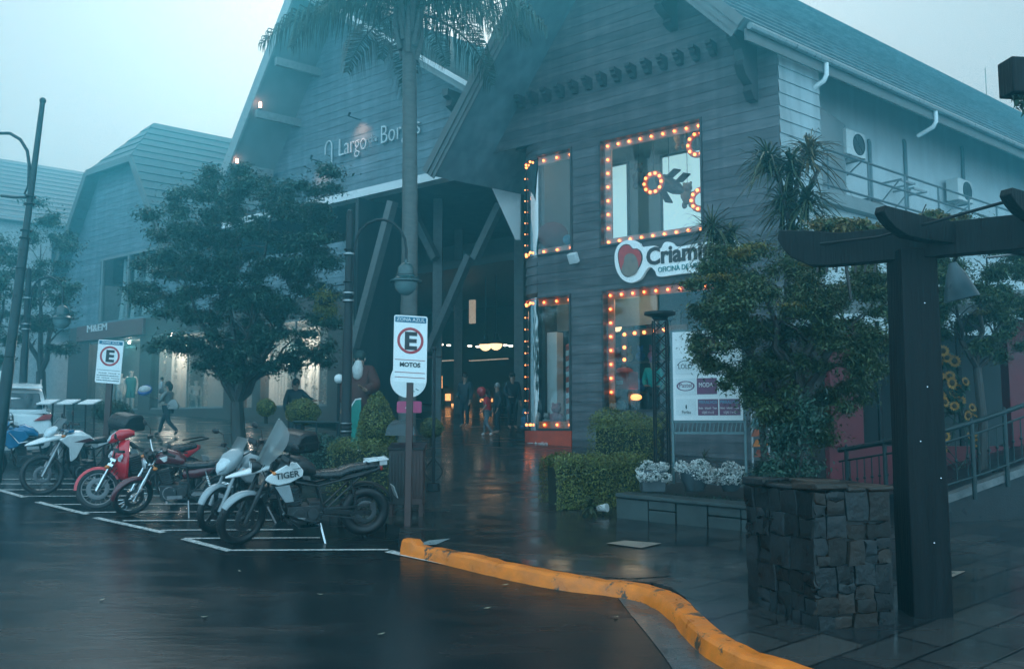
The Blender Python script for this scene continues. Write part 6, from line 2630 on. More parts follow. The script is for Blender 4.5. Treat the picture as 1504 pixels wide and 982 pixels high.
def limbs(root, base, r0, fork, ends, m_=BARK, name='trunk'):
    m = MB()
    mid = base.lerp(fork, 0.5) + Vector((random.uniform(-0.05, 0.05), 0, 0))
    m.tube([base - Z * 0.1, base + Z * 0.1, mid, fork], [r0 * 1.5, r0 * 1.1, r0 * 0.95, r0 * 0.85], 10)
    tk_ = m.build(name, m_, root)
    for e in ends:
        m = MB()
        a = fork
        pts, rs = [a], [r0 * 0.6]
        n_ = 6
        for i in range(1, n_ + 1):
            t = i / n_
            p = a.lerp(e, t) + Vector((random.uniform(-1, 1), random.uniform(-1, 1), random.uniform(-0.5, 0.8))) * 0.10 * (1 - t * 0.5)
            pts.append(p)
            rs.append(r0 * 0.55 * (1 - t) + 0.012)
        m.tube(pts, rs, 7)
        for i in range(2, n_):
            for _ in range(2):
                q = pts[i] + Vector((random.uniform(-1, 1), random.uniform(-1, 1), random.uniform(0, 1))) * (e - a).length * 0.28
                m.tube([pts[i], pts[i].lerp(q, 0.5) + Z * 0.05, q], [rs[i] * 0.5, rs[i] * 0.35, 0.006], 5)
        m.build('limb', m_, root)
    return tk_


def tree(name, label, base, fork, ends, r0, clumps, n, size, m_, aspect=0.45, grp=None, up=0.7, droop=0.3, extra=()):
    t_ = thing(name, label, 'tree', base, grp)
    limbs(t_, base, r0, fork, ends)
    np_mesh('crown', cloud(clumps, n, size, aspect, up=up, droop=droop), 4, m_, t_)
    for nm, cl, k_, sz, mm in extra:
        np_mesh(nm, cloud(cl, k_, sz, aspect, up=up, droop=droop), 4, mm, t_)
    return t_


# --- the big street tree left of the lamp: layered sprays of small leaves
yT = 21.5
spec = [(345, 290, 55, 28), (300, 300, 50, 30), (390, 285, 50, 28), (440, 290, 48, 30), (250, 312, 38, 26), (270, 350, 70, 30), (345, 340, 80, 34), (425, 335, 70, 34), (470, 320, 32, 30), (478, 370, 30, 34),
        (225, 385, 45, 26), (205, 420, 32, 20), (290, 400, 75, 34), (370, 395, 80, 36), (445, 395, 52, 34), (250, 440, 55, 24), (320, 450, 75, 34), (400, 445, 75, 36), (465, 440, 38, 34),
        (275, 490, 48, 24), (345, 500, 62, 28), (415, 492, 62, 28), (470, 490, 34, 24), (300, 525, 40, 16), (375, 525, 60, 20), (440, 520, 40, 14), (260, 512, 44, 18), (312, 540, 44, 16), (400, 538, 50, 16), (452, 528, 40, 16), (352, 548, 40, 12), (225, 430, 34, 18), (308, 262, 12, 20), (486, 262, 14, 18), (365, 258, 34, 14)]
cl = []
for s_ in spec:                                          # each mass is broken into flat sprays
    for _ in range(max(3, int(s_[2] * s_[3] / 170))):
        a = random.uniform(0, 6.28)
        q = random.random() ** 0.5
        cl.append((s_[0] + math.cos(a) * q * s_[2] * 0.85, s_[1] + math.sin(a) * q * s_[3] * 0.85, random.uniform(18, 36), random.uniform(9, 17)))
clT = px_clumps(cl, yT, 2.0)
bT = GX(352, yT, KH)
fk = P(348, 590, yT)
tree('street_tree', 'dark green layered street tree in front of the left shops', bT, fk,
     [P(300, 520, yT - 0.4), P(265, 400, yT), P(330, 330, yT + 0.3), P(400, 320, yT - 0.5), P(455, 400, yT), P(430, 500, yT + 0.6), P(370, 440, yT - 1)], 0.17,
     clT, 125000, 0.094, LEAF, 0.42, 'trees in the square', up=1.1)

# --- foggy trees at far left
for i, (bx, y, specs, lb) in enumerate((
        (60, 27, [(50, 320, 36, 30), (20, 360, 40, 30), (78, 355, 36, 28), (45, 400, 60, 40), (78, 420, 36, 34), (30, 460, 50, 36), (68, 480, 36, 28), (60, 505, 50, 22), (88, 452, 22, 22)],
         'fog grey tree behind the far lamp, in front of the left shop'),
        (-25, 25, [(-30, 420, 50, 50), (-20, 480, 50, 40), (0, 515, 40, 22)], 'fog grey tree cut by the left picture edge'))):
    cl = []
    for s_ in specs:
        for _ in range(max(3, int(s_[2] * s_[3] / 200))):
            a = random.uniform(0, 6.28)
            q = random.random() ** 0.5
            cl.append((s_[0] + math.cos(a) * q * s_[2] * 0.85, s_[1] + math.sin(a) * q * s_[3] * 0.85, random.uniform(16, 32), random.uniform(9, 18)))
    b = GX(bx, y, KH)
    tree('street_tree', lb, b, P(bx, 545, y), [P(bx - 40, 440, y), P(bx + 35, 430, y), P(bx, 360, y)], 0.15, px_clumps(cl, y, 1.6), 16000, 0.10, LEAF, 0.45, 'trees in the square', up=1.0)

# --- queen palm
yP = 19.5
pb = GX(597, yP, KH)
crown = P(600, 12, yP)
pl = thing('palm_tree', 'tall queen palm with drooping feathery fronds in front of the hall', 'palm tree', pb)
m = MB()
pts, rs = [], []
for i in range(41):
    t = i / 40
    p = pb.lerp(crown, t)
    p.x += 0.05 * math.sin(t * 3)
    pts.append(p)
    rs.append((0.19 - 0.045 * t) * (1 + 0.035 * (i % 2)) + (0.06 if i < 2 else 0))
m.tube(pts, rs, 14)
m.build('trunk', PALMB, pl)
m = MB()
c0 = pb.lerp(crown, 0.93)
for k in range(14):
    a = k * 2.4
    d = Vector((math.cos(a), math.sin(a), 0))
    m.tube([c0 - Z * 0.5 + d * 0.15 + Z * 0.06 * k, c0 + d * 0.28 + Z * 0.07 * k, c0 + d * 0.30 + Z * (0.55 + 0.05 * k)], [0.09, 0.07, 0.03], 6)
m.build('leaf_base', PALMB, pl)


def frond(parent, o, az, el, length, droop, n=70, lw=0.035, ll=0.75, name='frond', m_=FROND):
    d = Vector((math.cos(az), math.sin(az), 0))
    pts = []
    p = Vector(o)
    ang = el
    st = length / 16
    for i in range(17):
        pts.append(p.copy())
        p = p + (d * math.cos(ang) + Z * math.sin(ang)) * st
        ang -= droop * st * (0.6 + 1.1 * i / 16)
    m = MB()
    m.tube(pts, [0.03 * (1 - i / 17) + 0.006 for i in range(17)], 5)
    side = d.cross(Z)
    for k in range(n):
        t = 0.12 + 0.88 * k / n
        f = t * 16
        i = min(15, int(f))
        q = pts[i].lerp(pts[i + 1], f - i)
        tg = (pts[i + 1] - pts[i]).normalized()
        L_ = ll * math.sin(math.pi * min(0.98, 0.18 + t * 0.75)) * random.uniform(0.8, 1.15)
        for s_ in (1, -1):
            o1 = (side * s_ * random.uniform(0.5, 0.9) + tg * 0.55 + Z * random.uniform(-0.1, 0.35)).normalized()
            a = q + o1 * L_ * 0.45
            e = q + o1 * L_ * 0.62 - Z * L_ * random.uniform(0.55, 0.85)
            wv = tg * lw * 0.5
            m.add([q - wv * 0.6, q + wv * 0.6, a + wv, a - wv], [(0, 1, 2, 3)])
            m.add([a - wv, a + wv, e], [(0, 1, 2)])
    return m.build(name, m_, parent, smooth=80)


for k in range(34):
    az = k * 2.39996 + 0.3
    el = R(75 - 70 * (k / 33) ** 0.9)
    frond(pl, crown + Z * (0.25 - 0.4 * k / 33), az, el, random.uniform(2.9, 3.5), random.uniform(0.28, 0.46), 84, 0.032, 0.95)

# --- strap leaved palms behind the pergola
DRAC = mat('strap leaves', (0.05, 0.07, 0.035), 0.4, var=0.3, scale=2, island=0.5, transl=0.2)


def strap_head(parent, c, n, length, m_=DRAC, lw=0.03, up=0.5, name='leaf_head'):
    vs = []
    m = MB()
    for k in range(n):
        a = random.uniform(0, 2 * math.pi)
        el = math.asin(random.uniform(-0.55, 1.0))
        d = Vector((math.cos(a) * math.cos(el), math.sin(a) * math.cos(el), math.sin(el) + up * 0.3)).normalized()
        L_ = length * random.uniform(0.6, 1.15)
        s_ = d.cross(Z)
        s_ = (s_ if s_.length > 0.01 else Vector((1, 0, 0))).normalized()
        p = Vector(c) - Z * random.uniform(0, length * 0.5)
        prev = None
        for i in range(5):
            t = i / 4
            q = p + d * L_ * t - Z * (L_ * 0.55 * t * t * random.uniform(0.8, 1.1))
            w_ = lw * (1 - t) ** 0.6 * 0.5 + 0.002
            cur = (q - s_ * w_, q + s_ * w_)
            if prev:
                m.add([prev[0], prev[1], cur[1], cur[0]], [(0, 1, 2, 3)])
            prev = cur
    return m.build(name, m_, parent, smooth=80)


yD = 12.8
b = GX(1150, yD, KH)
dr = thing('strap_leaved_palm', 'bushy small palm with strap leaves and browning tips at the clad corner', 'palm tree', b, 'small strap leaved palms')
m = MB()
for q in ((1140, 235), (1180, 215), (1205, 240), (1160, 285)):
    m.tube([b, P(1155, 480, yD), P(1160, 330, yD), P(q[0], q[1] + 5, yD)], [0.07, 0.055, 0.045, 0.03], 7)
m.build('trunk', BARK, dr)
for px, py, n_, L_, mm in ((1128, 225, 150, 0.62, DRAC), (1160, 232, 120, 0.55, DRAC), (1188, 212, 150, 0.60, mat('browning strap leaves', (0.12, 0.085, 0.035), 0.45, var=0.3, island=0.5, transl=0.2)),
                           (1150, 285, 150, 0.62, DRAC), (1185, 280, 150, 0.6, DRAC), (1165, 330, 120, 0.55, DRAC)):
    strap_head(dr, P(px, py, yD + random.uniform(-0.3, 0.3)), n_, L_, mm)
b = GX(1125, yD - 0.3, KH)
dr2 = thing('strap_leaved_palm', 'drooping small palm hanging in front of the shop sign', 'palm tree', b, 'small strap leaved palms')
m = MB()
m.tube([b, P(1115, 560, yD - 0.3), P(1085, 430, yD - 0.3), P(1062, 340, yD - 0.3)], [0.05, 0.045, 0.04, 0.025], 7)
m.build('trunk', BARK, dr2)
for px, py, n_, L_ in ((1045, 325, 120, 0.68), (1072, 335, 110, 0.6), (1060, 360, 90, 0.6)):
    strap_head(dr2, P(px, py, yD - 0.3), n_, L_, DRAC, 0.022)

# --- the big dark bushy tree behind the pergola
yR = 11.3
spec = [(1040, 400, 40, 24), (1075, 375, 40, 24), (1110, 400, 50, 40), (1020, 445, 34, 26), (1060, 450, 50, 40), (1115, 460, 60, 50), (1060, 510, 45, 34), (1105, 530, 50, 40),
        (1165, 420, 60, 50), (1175, 490, 60, 55), (1230, 420, 60, 50), (1240, 490, 55, 50), (1140, 580, 50, 30), (1195, 560, 55, 40), (1255, 560, 45, 40), (1085, 570, 30, 22), (1290, 430, 50, 50), (1290, 510, 40, 50),
        (1150, 620, 40, 24), (1080, 500, 40, 30), (1095, 470, 40, 30), (1085, 545, 26, 20), (1215, 600, 40, 30), (1180, 640, 36, 30), (1130, 600, 36, 24)]
cl = []
for s_ in spec:
    for _ in range(max(3, int(s_[2] * s_[3] / 230))):
        a = random.uniform(0, 6.28)
        q = random.random() ** 0.5
        cl.append((s_[0] + math.cos(a) * q * s_[2] * 0.9, s_[1] + math.sin(a) * q * s_[3] * 0.9, random.uniform(18, 38), random.uniform(12, 24)))
b = GX(1165, yR, KH)
RT = [P(1060, 470, yR), P(1120, 420, yR), P(1200, 420, yR), P(1260, 460, yR), P(1090, 540, yR)]
tree('street_tree', 'large dark bushy tree behind the pergola post, covering the banner corner', b, P(1170, 600, yR), RT, 0.16, px_clumps(cl, yR, 1.0), 115000, 0.052, LEAF2, 0.42, 'trees in the square', up=0.8,
     extra=(('young_leaves', px_clumps([(c_[0], c_[1] - 6, c_[2] * 0.9, 6) for c_ in cl[::3] if c_[1] < 470], yR, 1.0), 5000, 0.055, LEAFY),))
spec = [(1400, 350, 60, 24), (1460, 370, 50, 40), (1500, 420, 40, 50), (1420, 400, 50, 34), (1380, 440, 40, 22), (1450, 440, 50, 34), (1490, 480, 40, 34), (1420, 470, 30, 14), (1375, 380, 30, 30), (1400, 475, 34, 20), (1465, 505, 34, 24), (1385, 410, 24, 30)]
cl = []
for s_ in spec:
    for _ in range(max(3, int(s_[2] * s_[3] / 230))):
        a = random.uniform(0, 6.28)
        q = random.random() ** 0.5
        cl.append((s_[0] + math.cos(a) * q * s_[2] * 0.9, s_[1] + math.sin(a) * q * s_[3] * 0.9, random.uniform(18, 34), random.uniform(12, 22)))
y2 = 13.9
b = GX(1440, y2, KH + 0.4)
tree('street_tree', 'dark leafy tree right of the pergola post, behind the hanging cone lamp', b, P(1435, 540, y2), [P(1390, 430, y2), P(1450, 380, y2), P(1495, 430, y2)], 0.07, px_clumps(cl, y2, 0.8), 66000, 0.052, LEAF2, 0.42,
     'trees in the square', up=0.8, extra=(('young_leaves', px_clumps([(c_[0], c_[1] - 5, c_[2] * 0.9, 6) for c_ in cl[::4]], y2, 0.8), 1500, 0.055, LEAFY),))
# creeper on top of the pergola
t_ = thing('climbing_plant', 'yellow and orange tinted climbing plant above the pergola beam', 'climbing plant', P(1230, 370, 10.2))
cl = [(random.uniform(1195, 1295), 0, random.uniform(10, 20), random.uniform(6, 12)) for _ in range(34)]
cl = [(c_[0], 345 - 22 * (1 - abs(c_[0] - 1235) / 70) * random.random() - 6, c_[2], c_[3]) for c_ in cl] + [(random.uniform(1330, 1425), random.uniform(312, 330), 12, 7) for _ in range(14)]
np_mesh('foliage', cloud(px_clumps(cl, 10.2, 0.5), 5200, 0.055, 0.45, up=0.5), 4, mat('orange tinted leaves', (0.14, 0.105, 0.03), 0.45, var=0.35, island=0.6, transl=0.3), t_)
np_mesh('green_leaves', cloud(px_clumps(cl, 10.2, 0.5), 4200, 0.055, 0.45, up=0.5), 4, LEAF2, t_)
m = MB()
for k in range(7):
    m.tube([P(1200 + k * 14, 400, 10.2), P(1205 + k * 14, 350, 10.2), P(1198 + k * 15, 330, 10.2)], [0.015, 0.01, 0.006], 5)
m.tube([P(1335, 340, 10.2), P(1352, 318, 10.2), P(1360, 300, 10.2)], 0.008, 5)
m.tube([P(1250, 440, 10.2), P(1240, 370, 10.2)], 0.02, 5)
m.build('stem', BARK, t_)


# --- hedges, clipped bushes
def shell_leaves(n, fn, size, aspect=0.55):
    pos, nr = [], []
    for _ in range(n):
        p, q = fn()
        pos.append(list(p))
        nr.append(list(q))
    pos, nr = np.array(pos), np.array(nr)
    nr = unit(nr + RNG.normal(size=nr.shape) * 0.55)
    return leaf_quads(pos, nr, size, aspect, 0.1)


def hedge(label, path, width, height, n, size=0.035, m_=HEDGE, grp='clipped hedges', name='hedge'):
    """clipped hedge along ground points, round topped and uneven"""
    path = [Vector(p) for p in path]
    t_ = thing(name, label, 'hedge', path[0], grp)
    ln = [(path[i + 1] - path[i]).length for i in range(len(path) - 1)]
    tot = sum(ln)
    m = MB()
    for i in range(len(path) - 1):
        a, b_ = path[i], path[i + 1]
        m.bar(a + Z * height * 0.42, b_ + Z * height * 0.42, width * 0.72, height * 0.8)
    m.build('core', mat('hedge twigs', (0.012, 0.014, 0.008), 0.8), t_)

    def fn():
        u = random.uniform(-0.12, tot + 0.12)
        s_ = min(max(u, 0), tot)
        i = 0
        while i < len(ln) - 1 and s_ > ln[i]:
            s_ -= ln[i]
            i += 1
        c = path[i].lerp(path[i + 1], s_ / ln[i])
        d = (path[i + 1] - path[i]).normalized()
        sd = d.cross(Z).normalized()
        a = random.uniform(-0.15 * math.pi, 1.15 * math.pi)
        ca_, sa_ = math.cos(a), math.sin(a)
        x = math.copysign(abs(ca_) ** 0.45, ca_) * width / 2
        z_ = math.copysign(abs(sa_) ** 0.45, sa_)
        z_ = height * (0.5 + 0.5 * z_) if z_ > 0 else height * 0.5 * (1 + z_ * 1.2) * random.random()
        if abs(ca_) > 0.9:
            z_ = random.uniform(0.0, height * 0.8)
        k_ = 1 + 0.06 * math.sin(u * 9) * math.sin(u * 4.3 + 1) + random.uniform(-0.16, 0.05)
        e = max(0, abs(u - tot / 2) - tot / 2)
        p = c + d * math.copysign(e, u - tot / 2) + sd * x * k_ + Z * z_ * k_
        return p, sd * ca_ + Z * max(0.15, sa_) + d * (math.copysign(0.6, u - tot / 2) if e > 0 else 0)
    np_mesh('foliage', shell_leaves(n, fn, size), 4, m_, t_)
    return t_


def ball_bush(label, c, rx, rz, n, size=0.035, cone=0.0, m_=HEDGE, base=None, grp='clipped round bushes'):
    t_ = thing('bush', label, 'bush', base if base is not None else c - Z * rz, grp)

    def fn():
        d = Vector((random.gauss(0, 1), random.gauss(0, 1), random.gauss(0, 1))).normalized()
        k_ = random.uniform(0.84, 1.04) + 0.04 * math.sin(d.x * 9 + d.z * 7)
        tap = 1 - cone * (d.z + 1) / 2
        return c + Vector((d.x * rx * tap, d.y * rx * tap, d.z * rz)) * k_, d
    m = MB()
    m.ball(c, 0.8, (rx * (1 - cone * 0.5), rx * (1 - cone * 0.5), rz), 9)
    m.tube([c - Z * (rz + 0.15), c], 0.04, 6)
    m.build('core', mat('hedge twigs', (0.012, 0.014, 0.008), 0.8), t_)
    np_mesh('foliage', shell_leaves(n, fn, size), 4, m_, t_)
    return t_


h1 = G(812, 748, KH)
h2 = G(938, 742, KH)
d = (h2 - h1)
hh = z_at(h1, 672) - h1.z
hedge('low clipped hedge in the foreground beside the small spotlight', [h1 + Vector((0.05, 0.35, 0)), h2 + Vector((-0.1, 0.35, 0))], 0.85, hh, 17000)
g1_ = GX(882, 15.6, KH)
g2_ = GX(968, 15.2, KH)
hedge('taller sloping hedge below the bulb framed display, left of the lattice column', [g1_, g2_], 0.8, z_at(g1_, 608) - g1_.z, 12000)
c = P(554, 622, 15.6)
k_ = 15.6 / 1350
ball_bush('tall cone shaped bush between the lamp pole and the litter bin', c, 36 * k_, 45 * k_, 9000, cone=0.45, base=GX(554, 15.6, KH))
ball_bush('round clipped bush behind the motorcycle windscreen', P(445, 604, 18.5), 25 * 18.5 / 1350, 19 * 18.5 / 1350, 5000, base=GX(445, 18.5, KH))
ball_bush('small round bush in a planter by the dark dressed figure', P(391, 598, 19), 14 * 19 / 1350, 13 * 19 / 1350, 2200, base=GX(391, 19, KH))
ball_bush('pale green bushy plant right of the litter bin', P(634, 628, 16.5), 17 * 16.5 / 1350, 15 * 16.5 / 1350, 2600, m_=mat('pale hedge leaves', (0.09, 0.11, 0.035), 0.45, var=0.3, island=0.6, transl=0.2),
          base=GX(634, 16.5, KH))
ball_bush('dark rounded bush behind the small E sign', P(165, 605, 21), 28 * 21 / 1350, 18 * 21 / 1350, 3500, m_=LEAF, base=GX(165, 21, KH))
b1, b2 = GX(495, 15.0, KH), GX(572, 15.0, KH)
hedge('low hedge at the foot of the street lamp', [b1, b2], 0.5, z_at(b1, 648) - b1.z, 5000)
b1, b2 = GX(425, 17.2, KH), GX(498, 17.2, KH)
hedge('low dark planting along the rail behind the white motorcycle', [b1, b2], 0.7, z_at(b1, 640) - b1.z, 4000, 0.05, LEAF)
t_ = thing('climbing_plant', 'yellow green hanging plant among the tree leaves by the lamp pole', 'hanging plant', P(480, 470, 18))
np_mesh('foliage', cloud(px_clumps([(478, 435, 22, 14), (485, 455, 20, 14), (470, 450, 14, 12)], 18, 0.2), 1500, 0.06, 0.4, up=0.2, droop=0.5), 4, mat('yellow green leaves', (0.15, 0.15, 0.03), 0.45, var=0.3, island=0.5, transl=0.3), t_)
m = MB()
m.tube([P(505, 418, 17.3), P(488, 420, 17.8), P(478, 432, 18)], 0.012, 5)
m.lathe([(0.001, -0.12), (0.12, -0.10), (0.16, 0.04), (0.001, 0.04)], P(478, 440, 18), None, 12)
m.build('basket', BLACKM, t_)

# --- planter wall with flower pots
dWALL = None
STONEW = mat('weathered stone blocks', (0.042, 0.055, 0.055), 0.5, spec=0.3, var=0.35, scale=3.5, bump=0.35, bscale=9, rvar=0.2, island=0.15)
w0, w1 = G(905, 760, KH), G(1092, 780, KH)
pw = thing('planter_wall', 'low weathered stone planter wall under the white flowers', 'planter wall', w0)
d = (w1 - w0)
L_ = d.length
d.normalize()
dn = Vector((-d.y, d.x, 0)).normalized()
zt0 = z_at(w0, 730)
m = MB()
x = 0.0
while x < L_ + 1.0:
    w_ = random.uniform(0.28, 0.5)
    a = w0 + d * x
    hh_ = (zt0 - w0.z) * random.choice((1, 1, 1, 0.55))
    o_ = dn * random.uniform(-0.015, 0.02)
    def blk(z0_, z1_):
        m.prism([a + o_ + Z * z0_, a + d * (w_ - 0.012) + o_ + Z * z0_, a + d * (w_ - 0.012) + o_ + Z * z1_, a + o_ + Z * z1_], dn * 0.35)
    blk(-0.2, hh_ - 0.006)
    if hh_ < zt0 - w0.z:
        blk(hh_ + 0.006, zt0 - w0.z)
    x += w_
m.build('stone_courses', STONEW, pw, bevel=0.012)
m = MB()
m.prism([w0 - dn * 0.03 + Z * (zt0 - w0.z + 0.002), w0 + d * (L_ + 1.0) - dn * 0.03 + Z * (zt0 - w0.z + 0.002), w0 + d * (L_ + 1.0) + dn * 0.4 + Z * (zt0 - w0.z + 0.002), w0 + dn * 0.4 + Z * (zt0 - w0.z + 0.002)], Z * 0.06)
m.build('coping', STONEW, pw, bevel=0.015)
m = MB()
m.prism([w0 + dn * 0.36 + Z * 0.05, w0 + d * (L_ + 1.0) + dn * 0.36 + Z * 0.05, w0 + d * (L_ + 1.0) + dn * 2.2 + Z * 0.2, w0 + dn * 2.2 + Z * 0.2], Z * (zt0 - w0.z - 0.1))
m.build('soil', mat('dark soil', (0.012, 0.011, 0.01), 0.9, var=0.3, bump=0.3), pw)
FLW = mat('white flower petals', (0.72, 0.74, 0.72), 0.6, var=0.08, island=0.12, transl=0.2)
POT = mat('grey concrete pot', (0.06, 0.08, 0.09), 0.5, var=0.25, scale=6, bump=0.1)
for px, py, wpx, hpx, sq, lb in ((958, 690, 24, 15, True, 'square grey pot of small white flowers beside the hedge'), (1020, 689, 32, 14, False, 'round grey bowl of trailing white flowers in the middle of the planter'),
                                 (1072, 693, 26, 16, False, 'round bowl of white flowers at the right end of the planter')):
    y = 13.3
    c = P(px, py, y)
    k_ = y / 1350
    zt_ = w0.z + (zt0 - w0.z) + 0.06
    t_ = thing('flower_pot', lb, 'flower pot', Vector((c.x, c.y, zt_)), 'pots of white flowers')
    hp_ = c.z - zt_
    m = MB()
    if sq:
        m.box((c.x, c.y, zt_ + hp_ / 2), (wpx * k_ * 1.4, 0.33, hp_))
    else:
        m.lathe([(0.001, 0), (wpx * k_ * 0.4, 0), (wpx * k_ * 0.6, hp_ * 0.5), (wpx * k_ * 0.68, hp_), (wpx * k_ * 0.6, hp_), (0.001, hp_ * 0.9)], Vector((c.x, c.y, zt_)), None, 20)
    m.build('pot', POT, t_, bevel=0.01)
    cls = [(c + Vector((random.uniform(-1, 1) * wpx * k_ * 0.8, random.uniform(-0.22, 0.05), random.uniform(-0.9, 0.7) * hpx * k_)), (0.085, 0.08, 0.055)) for _ in range(20)]
    np_mesh('leaves', cloud(cls, 1500, 0.035, 0.4), 4, LEAF, t_)
    np_mesh('flowers', cloud([(q, (r_[0] * 1.15, r_[1] * 1.15, r_[2] * 1.2)) for q, r_ in cls], 2600, 0.03, 0.9, shell=0.15, up=0.2), 4, FLW, t_)
# spotlight at the hedge foot, spiky plant
t_ = thing('ground_spotlight', 'small white ground spotlight at the foot of the front hedge', 'spotlight', G(886, 756, KH))
c = G(886, 756, KH) + Z * 0.10
m = MB()
dd = Vector((0.75, -0.55, 0.1)).normalized()
m.tube([c - dd * 0.09, c + dd * 0.06, c + dd * 0.065], [0.04, 0.06, 0.062], 12)
m.build('housing', WHITE, t_)
m = MB()
m.tube([G(886, 756, KH), c], 0.015, 6)
m.build('stake', BLACKM, t_)
t_ = thing('spiky_plant', 'small spiky leaved plant in front of the hedge beside the ground spotlight', 'plant', G(868, 757, KH))
strap_head(t_, G(868, 757, KH) + Z * 0.2, 70, 0.26, DRAC, 0.022, 0.9, 'leaves')
t_ = thing('spiky_plant', 'thin arching grass plant in the planter below the banner', 'plant', Vector((P(1030, 650, 13.6).x, 13.6, zt0)))
strap_head(t_, P(1035, 668, 13.6), 40, 0.35, DRAC, 0.012, 0.9, 'leaves')

# a few pale leaves lying on the wet road
for px, py in ((352, 838), (716, 892), (300, 905), (742, 858), (560, 930), (905, 905), (470, 872), (150, 880)):
    c = G(px, py, 0.012)
    m = MB()
    a = random.uniform(0, 6.28)
    d_ = Vector((math.cos(a), math.sin(a), 0))
    e_ = Vector((-d_.y, d_.x, 0))
    L_ = random.uniform(0.025, 0.045)
    m.prism([c - d_ * L_, c + e_ * L_ * 0.45, c + d_ * L_ + Z * 0.006, c - e_ * L_ * 0.45], Z * 0.002)
    tag(m.build('fallen_leaf', mat('pale wet leaf', (0.30, 0.30, 0.22), 0.3, var=0.2)), 'small pale leaf lying on the wet road', 'fallen leaf', 'fallen leaves on the road')

gc_ = [(w0 + d_w * x + n_w * 0.5 + Z * (zt0 - w0.z + 0.0), (0.22, 0.3, 0.09)) for d_w, n_w in ((((w1 - w0).normalized()), dn),) for x in [0.1 + 0.17 * k for k in range(15)]]
o = np_mesh('ground_cover', cloud(gc_, 3200, 0.05, 0.45, up=0.5), 4, LEAF)
tag(o, 'low dark ground cover between the flower pots on the planter', 'ground cover', kind='stuff')
# ------------------------------------------------------------------ pergola at the right
PERG = mat('black stained pergola timber', (0.008, 0.009, 0.010), 0.5, spec=0.12, var=0.5, scale=4, bump=0.5, bscale=9, stretch=(5, 5, 0.35))
yG = 8.3
pbase = GX(1358, yG, KH)
pg = thing('pergola', 'heavy black timber pergola with scrolled rafter ends in the right foreground', 'pergola', pbase)
ptop = P(1337, 372, yG)
m = MB()
a = P(1312, 372, yG)
b_ = P(1364, 372, yG)
w_ = b_.x - a.x
xc = (a.x + b_.x) / 2
x2 = (P(1330, 900, yG).x + P(1388, 900, yG).x) / 2
m.loft([[Vector((xx + sx * ww / 2, yG + sy * 0.17, zz)) for sx, sy in ((-1, -1), (1, -1), (1, 1), (-1, 1))] for xx, ww, zz in
        ((x2, w_ * 1.08, pbase.z - 0.1), (x2, w_ * 1.08, pbase.z + 0.9), (xc, w_, ptop.z + 0.02))])
m.build('post', PERG, pg, bevel=0.012)
# main beam, coming nearer to the right
def beam(parent, p0, p1, wd, hh, name='beam', scroll=0.0, lift=0.0):
    p0, p1 = Vector(p0), Vector(p1)
    d = (p1 - p0).normalized()
    s_ = d.cross(Z).normalized()
    L_ = (p1 - p0).length
    prof = [(0, hh * 0.55 + lift), (0.02, hh + lift)] if scroll else [(0, 0), (0, hh)]
    if scroll:
        prof = [(0.02, hh * 1.0 + lift), (0.0, hh * 0.72 + lift), (0.05, hh * 0.45 + lift * 0.8), (0.13, hh * 0.22 + lift * 0.5), (scroll * 0.6, 0.06 * hh), (scroll, 0)]
        prof = prof + [(L_, 0), (L_, hh), (scroll * 1.2, hh), (scroll * 0.6, hh + lift * 0.6)]
        prof = [(x, z_) for x, z_ in prof]
    else:
        prof = [(0, 0), (L_, 0), (L_, hh), (0, hh)]
    m = MB()
    m.prism([p0 + d * x + Z * z_ - s_ * wd / 2 for x, z_ in prof], s_ * wd)
    return m.build(name, PERG, parent, bevel=0.008)


q0 = P(1146, 398, 8.9)
q1 = P(1330, 382, 8.28)
dB = (q1 - q0)
hB = P(1330, 330, 8.28).z - P(1330, 382, 8.28).z
beam(pg, q0, q0 + dB * 2.6, 0.14, hB * 0.92, 'beam', 0.5, 0.09)
# rafters across the beam
rd_ = Vector((-0.86, -0.38, 0.0)).normalized()
for px, py, yy, nm in ((1292, 345, 7.7, 'a'), (1478, 322, 7.2, 'b')):
    p0 = P(px, py, yy)
    beam(pg, p0, p0 - rd_ * 2.6 + Z * -0.05, 0.11, 0.20, 'rafter', 0.45, 0.05)
p0 = P(1478, 140, 5.4)
beam(pg, p0, p0 + Vector((1.6, 0.2, -0.0)), 0.14, 0.22, 'rafter')
m = MB()
m.tube([P(1205, 358, 8.6), P(1290, 348, 8.2), P(1360, 329, 7.8), P(1500, 290, 7.3), P(1560, 275, 7.1)], 0.014, 6)
m.build('steel_rod', BLACKM, pg)
for (a_, b_) in (((1430, 372), (1560, 356)), ((1450, 378), (1560, 366))):
    m = MB()
    m.tube([P(*a_, 8.9), P(*b_, 8.5)], 0.012, 6)
    m.build('conduit', GALV, pg)
m = MB()
for p_ in ((1362, 568), (1352, 648), (1382, 702), (1372, 797), (1358, 445)):
    m.ball(P(*p_, yG - 0.19), 0.009, n=5)
m.build('screw_head', CHROME, pg)
# leaves hanging from the upper rafter
t_ = thing('hanging_plant', 'few dark leaves hanging from the upper right rafter end', 'hanging plant', P(1500, 145, 5.4))
np_mesh('leaves', cloud([(P(px, py, 5.4), (0.05, 0.05, 0.05)) for px, py in ((1490, 140), (1498, 147), (1504, 155), (1512, 150), (1502, 137))], 90, 0.045, 0.5, up=0.1, droop=0.6), 4, LEAF, t_)
m = MB()
m.tube([P(1500, 128, 5.4), P(1500, 150, 5.4)], 0.004, 4)
m.build('stem', BARK, t_)
